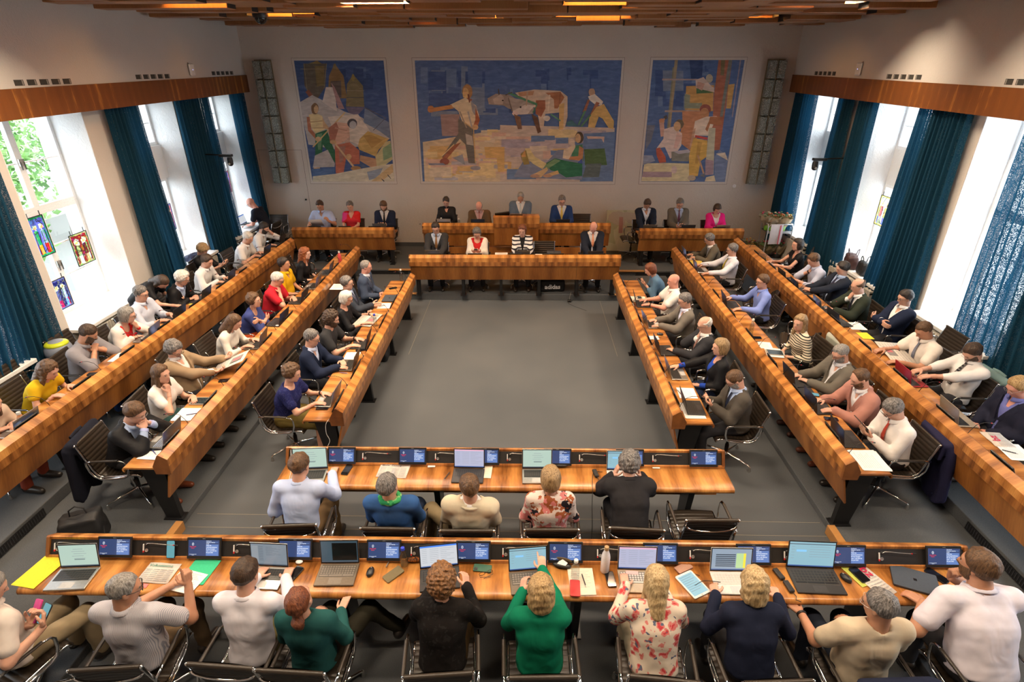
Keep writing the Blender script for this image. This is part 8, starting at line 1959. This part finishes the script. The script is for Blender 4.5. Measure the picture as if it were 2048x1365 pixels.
   dict(top={'c': (0.4, 0.5, 0.72)}, collar=True, jacket={'c': (0.022, 0.021, 0.024)}, hair='mop', haircol='pepper', hp=0.2, pose='face', cuffs=(0.4, 0.5, 0.72), lean=0.7, D=0.365)),
 ('person in khaki trousers at the left edge holding a phone in pink case', (-3.803, 2.669, 0, -0.35), 'N',
   dict(top={'c': (0.68, 0.6, 0.55), 'ls': 0.44, 'neck': 'open'}, collar=True, haircol='grey', hp=0.5, hy=-0.5, pose='phoneN', pants=(0.27, 0.21, 0.13), lean=-0.02, D=0.386)),
 ('grey-haired man in a finely striped shirt with glasses pointing one finger', (-2.821, 2.668, 0, 0), 'N',
   dict(top={'c': (0.56, 0.54, 0.58), 'pat': 'stripe_v', 'c2': (0.3, 0.31, 0.38), 'sc': 42, 'ls': 0.44, 'neck': 'crew'}, collar=True, hair='crop', haircol='grey', glasses='black', hp=0.25, hy=-0.95, pose='pointR', pants=(0.12, 0.08, 0.045), bulk=1.15, skin='tan', lean=0.03, D=0.387)),
 ('dark-haired man in a white shirt typing on a grey laptop with both hands', (-2.01, 2.702, 0, 0), 'N',
   dict(top={'c': (0.7, 0.68, 0.76)}, collar=True, haircol='dark', hp=0.3, hy=-0.15, pose='type', pants=(0.15, 0.13, 0.05), watch=1, lean=0.24, D=0.383)),
 ('woman in a dark teal cardigan with an auburn ponytail', (-1.528, 2.672, 0, 0), 'N',
   dict(fem=True, top={'c': (0.018, 0.085, 0.085), 'neck': 'crew', 'name': 'cardigan'}, hair='pony', haircol='auburn', hp=-0.25, pose='lapR', pants=(0.02, 0.018, 0.012), bulk=1.05, knees=((-0.02, 0.42, 0.52), (0.3, 0.42, 0.54)), ankles=((-0.02, 0.4, 0.1), (0.5, 0.5, 0.22)), S=0.97, lean=-0.04, D=0.383)),
 ('woman in a black patterned jacket with curly reddish brown hair', (-0.572, 2.67, 0, 0), 'N',
   dict(fem=True, top={'c': (0.012, 0.01, 0.01), 'pat': 'floral', 'c2': ((0.02, 0.018, 0.018), (0.01, 0.009, 0.009), (0.02, 0.018, 0.018)), 'sc': 18, 'neck': 'crew'}, hair='curly', haircol='curlbr', hp=0.2, pose='typeRh', bulk=1.12, pants=(0.05, 0.03, 0.012), S=0.97, lean=0.31, D=0.385)),
 ('woman in a green jacket with wavy blonde hair touching her screen', (0.144, 2.67, 0, 0), 'N',
   dict(fem=True, top={'c': (0.004, 0.16, 0.085), 'neck': 'crew', 'name': 'jacket'}, hair='wavy', haircol='blonde', hp=0.2, hy=0.1, pose='typeLh', bulk=1.08, pants=(0.01, 0.05, 0.03), S=0.97, lean=0.12, D=0.385)),
 ('woman in a floral blouse with long straight blonde hair', (0.982, 2.671, 0, 0), 'N',
   dict(fem=True, top={'c': (0.68, 0.58, 0.48), 'pat': 'floral', 'c2': ((0.5, 0.05, 0.06), (0.62, 0.2, 0.18), (0.11, 0.13, 0.2)), 'sc': 17, 'neck': 'crew'}, hair='long', haircol='lblonde', hp=0.25, pose='typeLf', bulk=1.12, pants=(0.35, 0.3, 0.22), S=0.97, lean=0.38, D=0.384)),
 ('woman in a dark navy top with shoulder-length blonde hair', (1.681, 2.67, 0, 0), 'N',
   dict(fem=True, top={'c': (0.014, 0.017, 0.045), 'neck': 'crew'}, hair='wavy', haircol='lblonde', hp=0.3, pose='typeW', bulk=1.12, S=0.97, lean=0.34, D=0.385)),
 ('grey-haired man in a beige short-sleeved shirt turned to the left', (2.465, 2.667, 0, 0), 'N',
   dict(top={'c': (0.6, 0.5, 0.37), 'ls': 0.46, 'neck': 'crew'}, collar=False, haircol='pepper', glasses='metal', hp=0.2, hy=0.75, pose='lapL', bulk=1.2, skin='tan', watch=0, pants=(0.02, 0.02, 0.03), lean=-0.03, D=0.388)),
 ('large man in a white short-sleeved shirt with brown hair and a beard', (3.33, 2.671, 0, 0), 'N',
   dict(top={'c': (0.72, 0.68, 0.78), 'ls': 0.46, 'neck': 'crew'}, collar=True, beard='short', hp=0.1, hy=0.6, pose='chinN', bulk=1.32, S=1.12, hipz=0.6, skin='tan', lean=0.5, D=0.384)),
 ('bearded man in a grey suit with a white pocket square using a phone', (2.632, 5.793, 0, 1.5708), 'RA',
   dict(top={'c': (0.4, 0.5, 0.72)}, collar=True, jacket={'c': (0.075, 0.065, 0.055)}, tie={'c': (0.015, 0.017, 0.04)}, hair='crop', beard='short', beardcol='grey', glasses='black', hp=0.7, pose='phone', bulk=1.12, cuffs=(0.74, 0.73, 0.74), shoecol=(0.03, 0.02, 0.015), lean=0.09, D=0.382)),
 ('blonde woman in a black cardigan with one hand on a laptop', (2.628, 6.625, 0, 1.5708), 'RA',
   dict(fem=True, top={'c': (0.02, 0.06, 0.36), 'neck': 'low'}, jacket={'c': (0.01, 0.01, 0.011), 'vee': (-0.02, 0.3), 'lapel': False, 'ls': 0.75, 'name': 'cardigan'}, hair='bob', haircol='dblonde', hp=0.1, pose='typeR', pants=(0.02, 0.03, 0.07), S=0.97, lean=0.01, D=0.378)),
 ('balding white-haired man in a dark suit with his hand to his mouth', (2.627, 7.319, 0, 1.5708), 'RA',
   dict(top={'c': (0.7, 0.68, 0.66)}, collar=True, jacket={'c': (0.035, 0.028, 0.026)}, tie={'c': (0.25, 0.14, 0.12)}, hair='fringe', haircol='white', glasses='black', hp=0.35, pose='chinR', bulk=1.08, lean=-0.03, D=0.377)),
 ('grey-haired man in a grey blazer with glasses using a mouse', (2.629, 8.243, 0, 1.5708), 'RA',
   dict(top={'c': (0.55, 0.56, 0.7), 'neck': 'open'}, collar=True, jacket={'c': (0.16, 0.14, 0.12)}, haircol='pepper', glasses='black', hp=0.35, pose='type', lean=0.07, D=0.379)),
 ('bald man in a short-sleeved white shirt with a wrist watch', (2.632, 9.123, 0, 1.5708), 'RA',
   dict(top={'c': (0.76, 0.72, 0.68), 'ls': 0.44, 'neck': 'open'}, collar=True, hair='bald', hp=0.15, hy=0.15, pose='type', bulk=1.22, belly=0.03, skin='pink', watch=0, lean=0.05, D=0.382)),
 ('woman in a denim jacket with dark red hair holding a phone', (2.633, 9.952, 0, 1.5708), 'RA',
   dict(fem=True, top={'c': (0.1, 0.19, 0.3), 'ls': 0.8, 'neck': 'crew', 'name': 'denim_jacket'}, hair='bob', haircol='auburn', hp=0.5, pose='phone', S=0.97, lean=0.45, D=0.383)),
 ('man in a white shirt and red tie holding a tablet, jacket on his chair', (4.101, 5.078, 0.08, 1.5708), 'RB',
   dict(top={'c': (0.74, 0.7, 0.68)}, collar=True, tie={'c': (0.42, 0.06, 0.04)}, haircol='pepper', glasses='black', hp=0.75, pose='tablet', watch=0, bulk=1.12, lean=0.19, D=0.386)),
 ('balding man in a pink blazer typing', (4.099, 5.711, 0.08, 1.5708), 'RB',
   dict(top={'c': (0.72, 0.7, 0.72), 'neck': 'open'}, collar=True, jacket={'c': (0.42, 0.2, 0.16)}, hair='thin', beard='short', hp=0.5, pose='type', bulk=1.1, shoecol=(0.14, 0.035, 0.015), lean=0.24, D=0.384)),
 ('man in a grey jacket and pale shirt with a grey beard and glasses', (4.102, 6.323, 0.08, 1.5708), 'RB',
   dict(top={'c': (0.62, 0.62, 0.66), 'neck': 'open'}, collar=True, jacket={'c': (0.135, 0.12, 0.1)}, hair='crop', haircol='grey', beard='short', glasses='brown', hp=0.5, hy=0.15, pose='type1', bulk=1.15, belly=0.035, shoecol=(0.05, 0.015, 0.012), lean=0.1, D=0.387)),
 ('long-haired blonde woman in a black and cream striped blouse', (4.101, 7.32, 0.08, 1.5708), 'RB',
   dict(fem=True, top={'c': (0.62, 0.55, 0.42), 'pat': 'stripe_h', 'c2': (0.02, 0.02, 0.02), 'sc': 9, 'ls': 0.8, 'neck': 'crew'}, hair='long', haircol='dblonde', hp=0.15, hy=0.5, pose='lap', S=0.97, lean=0.3, D=0.386)),
 ('man in a bright blue shirt with short brown hair and glasses typing', (4.098, 8.918, 0.08, 1.5708), 'RB',
   dict(top={'c': (0.2, 0.27, 0.62), 'neck': 'open'}, collar=True, glasses='black', hp=0.15, hy=0.2, pose='wide', lean=0.14, D=0.383)),
 ('grey-haired man in a white shirt with an olive yellow tie and both arms spread', (4.101, 10.712, 0.08, 1.5708), 'RB',
   dict(top={'c': (0.68, 0.68, 0.76)}, collar=True, tie={'c': (0.42, 0.32, 0.03)}, haircol='pepper', glasses='black', hp=0.2, pose='wide', bulk=1.1, lean=-0.04, D=0.386)),
 ('grey-haired man in an olive grey suit, last of the middle right row', (4.101, 11.564, 0.08, 1.5708), 'RB',
   dict(top={'c': (0.74, 0.73, 0.74)}, collar=True, jacket={'c': (0.125, 0.11, 0.085)}, tie={'c': (0.25, 0.27, 0.32)}, haircol='pepper', glasses='black', hp=0.5, pose='type', lean=0.27, D=0.386)),
 ('man in a navy jacket and blue shirt with pale glasses at the right edge', (5.398, 5.285, 0.22, 1.5708), 'RC',
   dict(top={'c': (0.14, 0.16, 0.42), 'neck': 'open'}, collar=True, jacket={'c': (0.018, 0.02, 0.04)}, haircol='blonde', glasses='metal', hp=0.55, pose='lap', skin='pink', bulk=1.1, lean=0.02, D=0.398)),
 ('man in a white shirt with a striped black tie and rolled sleeves', (5.428, 6.122, 0.22, 1.5708), 'RC',
   dict(top={'c': (0.74, 0.71, 0.7), 'ls': 0.7}, collar=True, tie={'c': (0.015, 0.015, 0.02), 'pat': 'stripe_h', 'c2': (0.2, 0.2, 0.2), 'sc': 10}, haircol='dark', glasses='metal', beard='short', hp=0.75, pose='typeF', bulk=1.1, lean=-0.18, D=0.428)),
 ('man in a short-sleeved white shirt with a grey tie turning newspaper pages', (5.4, 6.746, 0.22, 1.5708), 'RC',
   dict(top={'c': (0.72, 0.66, 0.6), 'ls': 0.45}, collar=True, tie={'c': (0.1, 0.12, 0.18), 'pat': 'stripe_h', 'c2': (0.3, 0.3, 0.35), 'sc': 20}, hair='crop', hp=0.65, pose='read', bulk=1.22, skin='tan', lean=0.14, D=0.4)),
 ('dark-haired man in a navy jacket sitting upright with crossed arms', (5.635, 7.87, 0.22, 1.5708), 'RC',
   dict(top={'c': (0.74, 0.73, 0.74), 'neck': 'open'}, collar=True, jacket={'c': (0.015, 0.021, 0.055)}, haircol='black', glasses='black', hp=0.3, pose='crossA', bulk=1.05, lean=-0.18, D=0.635)),
 ('bald man in a dark green jacket holding his hand to his mouth', (5.401, 8.376, 0.22, 1.5708), 'RC',
   dict(top={'c': (0.74, 0.73, 0.74)}, collar=True, jacket={'c': (0.03, 0.038, 0.028)}, tie={'c': (0.015, 0.015, 0.02)}, hair='fringe', glasses='metal', hp=0.35, pose='chinR', lean=0.18, D=0.401)),
 ('young man in a dark navy suit and tie in the outer right row', (5.402, 9.219, 0.22, 1.5708), 'RC',
   dict(top={'c': (0.4, 0.5, 0.72)}, collar=True, jacket={'c': (0.016, 0.018, 0.035)}, tie={'c': (0.03, 0.03, 0.06)}, haircol='black', hp=0.35, pose='rest', lean=-0.17, D=0.402)),
 ('man in a pale blue shirt with his chin on his fist', (5.398, 9.75, 0.22, 1.5708), 'RC',
   dict(top={'c': (0.46, 0.5, 0.66), 'ls': 0.72}, collar=True, hp=0.6, pose='chinR', watch=1, bulk=1.1, lean=0.25, D=0.398)),
 ('dark-haired woman in a sleeveless black top, last of the outer right row', (5.401, 10.666, 0.22, 1.5708), 'RC',
   dict(fem=True, top={'c': (0.01, 0.01, 0.011), 'ls': 0.12, 'neck': 'vee'}, hair='bob', haircol='black', hp=0.1, pose='type', S=0.97, lean=0.13, D=0.401)),
]

# ================================================================ arm poses (person frame: x right, y forward, z above the person's floor)
def pose_arms(kind, p):
    Hc, R1, Wc, R2, Nk, Rh, Hd = spine(p); D = p['D']; S = p.get('S', 1.0)
    H = lambda v: (Hd+Rh@(np.array(v)*S)).tolist()
    def A(w, **k): return dict(w=w, **k)
    tz = .805
    tyL, tyR = A((-.12, D+.07, tz), d=(.14, 1, -.10), curl=.42), A((.12, D+.07, tz), d=(-.14, 1, -.10), curl=.42)
    reL, reR = A((-.09, D+.05, tz), d=(.85, .55, 0), curl=.3), A((.09, D+.02, tz), d=(-.85, .55, 0), curl=.3)
    laL, laR = A((-.10, .26, .655), d=(.5, .85, -.1), curl=.4), A((.10, .26, .655), d=(-.5, .85, -.1), curl=.4)
    if kind == 'type': return [tyL, tyR]
    if kind == 'type1': return [reL, tyR]
    if kind == 'typeR': return [laL, A((.16, D+.12, tz), d=(-.1, 1, -.05), curl=.35)]
    if kind == 'rest': return [reL, reR]
    if kind == 'lap': return [laL, laR]
    if kind in ('phone', 'tablet'):
        y = min(D-.02, .34); z = .84
        return [A((-.065, y, z), d=(.35, .80, .45), n=(.35, -.3, .9), curl=.75, hint=(-.5, -.4, -1)), A((.065, y, z), d=(-.35, .80, .45), n=(-.35, -.3, .9), curl=.75, hint=(.5, -.4, -1))]
    if kind == 'phoneN': return [A((.17, .10, .80), d=(.1, .6, .8), n=(.3, -.5, .8), curl=.8), A((.31, .10, .84), d=(-.3, .6, .8), n=(-.6, -.3, .6), curl=.8)]
    if kind == 'cross': return [A((.10, .26, .86), d=(1, .1, .1), n=(0, -1, 0), curl=.3, hint=(-.6, .4, -1)), A((-.08, .30, .80), d=(-1, .1, .1), n=(0, -1, 0), curl=.3, hint=(.6, .4, -1))]
    if kind == 'crossA': return [A((.13, .22, .80), d=(1, -.1, .15), n=(0, -1, 0), curl=.5, hint=(-.8, .2, -1)), A((-.11, .26, .84), d=(-1, -.1, -.15), n=(0, -1, 0), curl=.4, hint=(.8, .2, -1))]
    if kind == 'clasp': return [A(H((-.055, .15, -.19)), d=(.55, -.05, .85), n=(.7, -.3, -.2), curl=1.1, hint=(-.5, .9, -1)), A(H((.055, .15, -.19)), d=(-.55, -.05, .85), n=(-.7, -.3, -.2), curl=1.1, hint=(.5, .9, -1))]
    if kind == 'fists': return [A(H((-.050, .15, -.11)), d=(.5, -.3, .8), n=(.7, -.5, -.2), curl=1.3, hint=(-.6, .8, -1)), A(H((.050, .15, -.11)), d=(-.5, -.3, .8), n=(-.7, -.5, -.2), curl=1.3, hint=(.6, .8, -1))]
    if kind == 'chinR': return [reL, A(H((.055, .115, -.20)), d=(-.30, -.15, 1), n=(-.2, -1, 0), curl=1.25, hint=(.5, .9, -1))]
    if kind == 'chinL': return [A(H((-.055, .115, -.20)), d=(.30, -.15, 1), n=(.2, -1, 0), curl=1.25, hint=(-.5, .9, -1)), reR]
    if kind == 'headL': return [A(H((-.115, .07, -.06)), d=(.15, -.2, 1), n=(1, -.2, 0), curl=.6, hint=(-.6, .8, -1)), tyR]
    if kind == 'face': return [A(H((-.125, .055, -.16)), d=(.32, .05, 1), n=(1, 0, 0), curl=.5, hint=(-.55, .25, -1)), A(H((.125, .055, -.16)), d=(-.32, .05, 1), n=(-1, 0, 0), curl=.5, hint=(.55, .25, -1))]
    if kind == 'news': return [A((-.24, D-.02, .96), d=(.3, .5, .8), n=(.8, 0, 0), curl=1.0), A((.24, D+.02, .86), d=(-.3, .8, .2), n=(-.6, 0, -.6), curl=.9)]
    if kind == 'paper': return [A((-.34, .36, .86), d=(-.3, .8, .2), n=(0, 0, 1), curl=.9), A((-.02, .40, .84), d=(-.4, .9, .1), n=(0, 0, 1), curl=.9)]
    if kind == 'read': return [A((-.20, D+.06, tz), d=(.2, 1, 0), curl=.35), A((.18, D+.06, tz), d=(-.3, 1, 0), curl=.5)]
    if kind == 'bend': return [A((-.22, .50, .86), d=(0, 1, -.1), curl=.3), A((.16, .72, .84), d=(0, 1, -.1), curl=.3)]
    if kind == 'gest': return [laL, A((.06, D+.0, .82), d=(-.1, 1, .15), n=(-.9, .1, -.4), curl=.15)]
    if kind == 'pointR': return [A((.05, D+.02, tz), d=(.35, 1, 0), curl=.15, hint=(-.8, -.2, -1)), A((.30, .27, .99), d=(.05, .1, 1), n=(-.8, .5, 0), curl=1.25, point=True, hint=(.6, .3, -1))]
    if kind == 'lapR': return [laL, A((.13, .27, .70), d=(.2, .9, .3), n=(.2, .3, -.9), curl=.1)]
    if kind == 'lapL': return [A((-.30, .33, .71), d=(-.4, .8, -.1), curl=.8, hint=(-.5, -.1, -1)), laR]
    if kind == 'typeRh': return [tyL, A((.15, .38, .86), d=(-.15, .8, .5), n=(-.6, .3, -.5), curl=.6)]
    if kind == 'typeLh': return [A((-.13, .36, .85), d=(.1, .8, .4), n=(.6, .2, -.5), curl=.7), A((.03, .54, .88), d=(-.1, .9, .5), curl=.7, point=True)]
    if kind == 'typeLf': return [A((-.155, .46, tz+.005), d=(.05, 1, .0), curl=.25), A((.13, .44, tz), d=(-.1, 1, 0), curl=.4)]
    if kind == 'typeW': return [A((-.17, .38, tz+.015), d=(.1, 1, .05), n=(.5, .2, -.8), curl=.5), A((.31, .38, tz), d=(.05, 1, 0), curl=.7)]
    if kind == 'chinN': return [A((-.24, .36, .80), d=(-.5, .85, -.1), curl=.6, hint=(-.6, -.1, -1)), A(H((.03, .115, -.21)), d=(-.2, -.1, 1), n=(0, -1, 0), curl=1.2, hint=(.5, .9, -1))]
    if kind == 'wide': return [A((-.26, D+.07, tz), d=(0, 1, -.05), curl=.35), A((.26, D+.07, tz), d=(0, 1, -.05), curl=.35)]
    if kind == 'typeF': return [A((-.05, D+.10, .86), d=(.1, 1, -.2), curl=.8), A((.07, D+.12, .86), d=(-.1, 1, -.2), curl=.8)]
    return [tyL, tyR]
def short_who(l):
    for w in (' at the', ' in the', ' using', ' holding', ' typing', ' leaning', ' writing', ' looking', ' reading', ' by ', ' beside', ' working', ' seen', ' touching', ' resting', ' turned', ' lifting', ' bowed', ' wearing', ' turning', ' sitting', ' with one', ' with a hand', ' with his', ' pointing', ' gesturing', ' with folded', ' and chin', ' and both', ' tied'):
        i = l.find(w)
        if i > 8: l = l[:i]
    w = l.replace(',', '').split()[:7]
    while w[-1] in ('a', 'and', 'in', 'with', 'the', 'his', 'of', 'an', 'one', 'over', 'long', 'short', 'dark', 'white', 'grey', 'red', 'big'): w.pop()
    return ' '.join(w)
LAPS = {'A': {2: ('bronze', 'off')}, 'B': {0: ('gold', 'white'), 1: ('dark', 'white'), 3: ('dark', 'white')}, 'C': {0: ('bronze', 'white'), 2: ('bronze', 'white'), 3: ('dark', 'blue')},
 'D': {0: ('bronze', 'white'), 1: ('dark', 'white', -.1, .27), 2: ('silver', 'white')}, 'WIN': {0: ('silver', 'white', 0, .20)},
 'L1': {0: ('silver', 'grey', .02, .28), 3: ('silver', 'grey'), 4: ('dark', 'off'), 6: ('dark', 'off'), 7: ('dark', 'off'), 9: ('dark', 'off'), 10: ('dark', 'steel')},
 'L2': {0: ('silver', 'grey'), 3: ('bronze', 'white'), 4: ('dark', 'off'), 5: ('dark', 'off'), 6: ('silver', 'grey'), 7: ('bronze', 'off')},
 'L3': {0: ('silver', 'white'), 1: ('bronze', 'off'), 2: ('dark', 'grey')},
 'RA': {0: ('dark', 'steel'), 1: ('silver', 'steel'), 2: ('dark', 'off'), 3: ('silver', 'white'), 4: ('dark', 'off')},
 'RB': {0: ('dark', 'off'), 1: ('dark', 'white'), 2: ('dark', 'steel'), 4: ('dark', 'off'), 5: ('silver', 'white'), 6: ('silver', 'off')},
 'RC': {0: ('gold', 'white'), 1: ('red', 'off'), 3: ('dark', 'blue'), 4: ('silver', 'steel'), 5: ('dark', 'off'), 6: ('dark', 'steel'), 7: ('silver', 'white')}}
ROWAT = {'A': 'at the back left desk', 'B': 'at the raised desk', 'C': 'at the podium desk', 'D': 'at the back right desk', 'L1': 'in the outer left row', 'L2': 'in the middle left row', 'L3': 'in the inner left row', 'M': 'in the middle row', 'N': 'in the nearest row', 'RA': 'in the inner right row', 'RB': 'in the middle right row', 'RC': 'in the outer right row', 'WIN': 'by the window'}
ROWNAME = {'A': 'people at the back left desk', 'B': 'people at the raised desk', 'C': 'people at the front podium desk', 'D': 'people at the back right desk', 'L1': 'delegates in the outer left row', 'L2': 'delegates in the middle left row', 'L3': 'delegates in the inner left row', 'RA': 'delegates in the inner right row', 'RB': 'delegates in the middle right row', 'RC': 'delegates in the outer right row', 'M': 'delegates in the middle row', 'N': 'delegates in the nearest row', 'WIN': 'delegates in the outer left row'}
def build_people():
    idx = {}
    for n_, (label, (x, y, z, rz), row, sp) in enumerate(PEOPLE):
        sp = dict(sp); sp['seed'] = n_+1; sp.setdefault('q', {'M': .95, 'N': .9, 'L3': 1.25, 'RA': 1.25, 'L2': 1.3, 'RB': 1.3, 'L1': 1.35, 'RC': 1.35}.get(row, 1.75)); sp['group'] = ROWNAME[row]; sp['label'] = label; sp['arms'] = pose_arms(sp['pose'], sp)
        if row in ('A', 'B', 'C', 'D'): sp.setdefault('ankles', ((-.13, .36, .10), (.13, .38, .10)))
        make_person(sp, x, y, z, rz)
        who = short_who(label)+' '+ROWAT[row]
        if not (sp.get('hipz', 0) > .8) and row != 'none':
            c, s = math.cos(rz), math.sin(rz); off = {'N': -.01, 'M': .05}.get(row, .05)
            cr = rz+((len(label)*37) % 11-5)*.018
            place_chair(x-s*off, y+c*off, z, cr, 'chair under the %s' % who, 'office chairs with people sitting on them')
        lp = LAPS.get(row, {}).get(idx.get(row, 0))
        idx[row] = idx.get(row, 0)+1
        if lp:
            body, scr = lp[:2]; dz = {'A': .77, 'B': .77, 'C': .77, 'D': .77, 'WIN': .80}.get(row, .767)
            lx, ly = (lp[2], lp[3]) if len(lp) > 2 else (0, .27)
            c, s = math.cos(rz), math.sin(rz); vx, vy = lx, sp['D']+ly
            make_laptop(x+c*vx-s*vy, y+s*vx+c*vy, z+dz, rz+((idx[row]*29) % 9-4)*.02, '%s laptop before the %s' % ({'dark': 'black', 'silver': 'silver', 'bronze': 'bronze', 'gold': 'champagne', 'red': 'red', 'white': 'white'}[body], who), body, scr, keycol=('lit' if row == 'L2' and idx[row] == 1 else None))
        # things held
        c, s = math.cos(rz), math.sin(rz)
        def Wd(v): return (x+c*v[0]-s*v[1], y+s*v[0]+c*v[1], z+v[2])
        if sp['pose'] == 'phone':
            yy = min(sp['D']-.02, .34)
            q = Wd((0, yy+.085, .905)); o = make_phone(q[0], q[1], q[2], rz, 'phone held by the %s' % who); o.rotation_euler = (.55, 0, rz)
        if sp['pose'] == 'phoneN':
            q = Wd((.25, .17, .875)); o = make_phone(q[0], q[1], q[2], rz, 'phone showing a green list held at the left edge of the nearest row', (.03, .03, .03), 'lit'); o.rotation_euler = (.8, 0, rz)
            q = Wd((.155, .165, .868)); o = make_phone(q[0], q[1], q[2], rz, 'open pink wallet cover beside the held phone', (.55, .03, .22), 'none', .085, .16); o.rotation_euler = (.8, -.25, rz)
        if sp['pose'] == 'tablet':
            q = Wd((0.02, sp['D']+.02, .93)); o = make_phone(q[0], q[1], q[2], rz, 'black tablet held by the man in the white shirt and red tie', w=.17, l=.24); o.rotation_euler = (.75, 0, rz); o['category'] = 'tablet'; o.name = 'tablet'; o['group'] = 'tablets'
build_people()
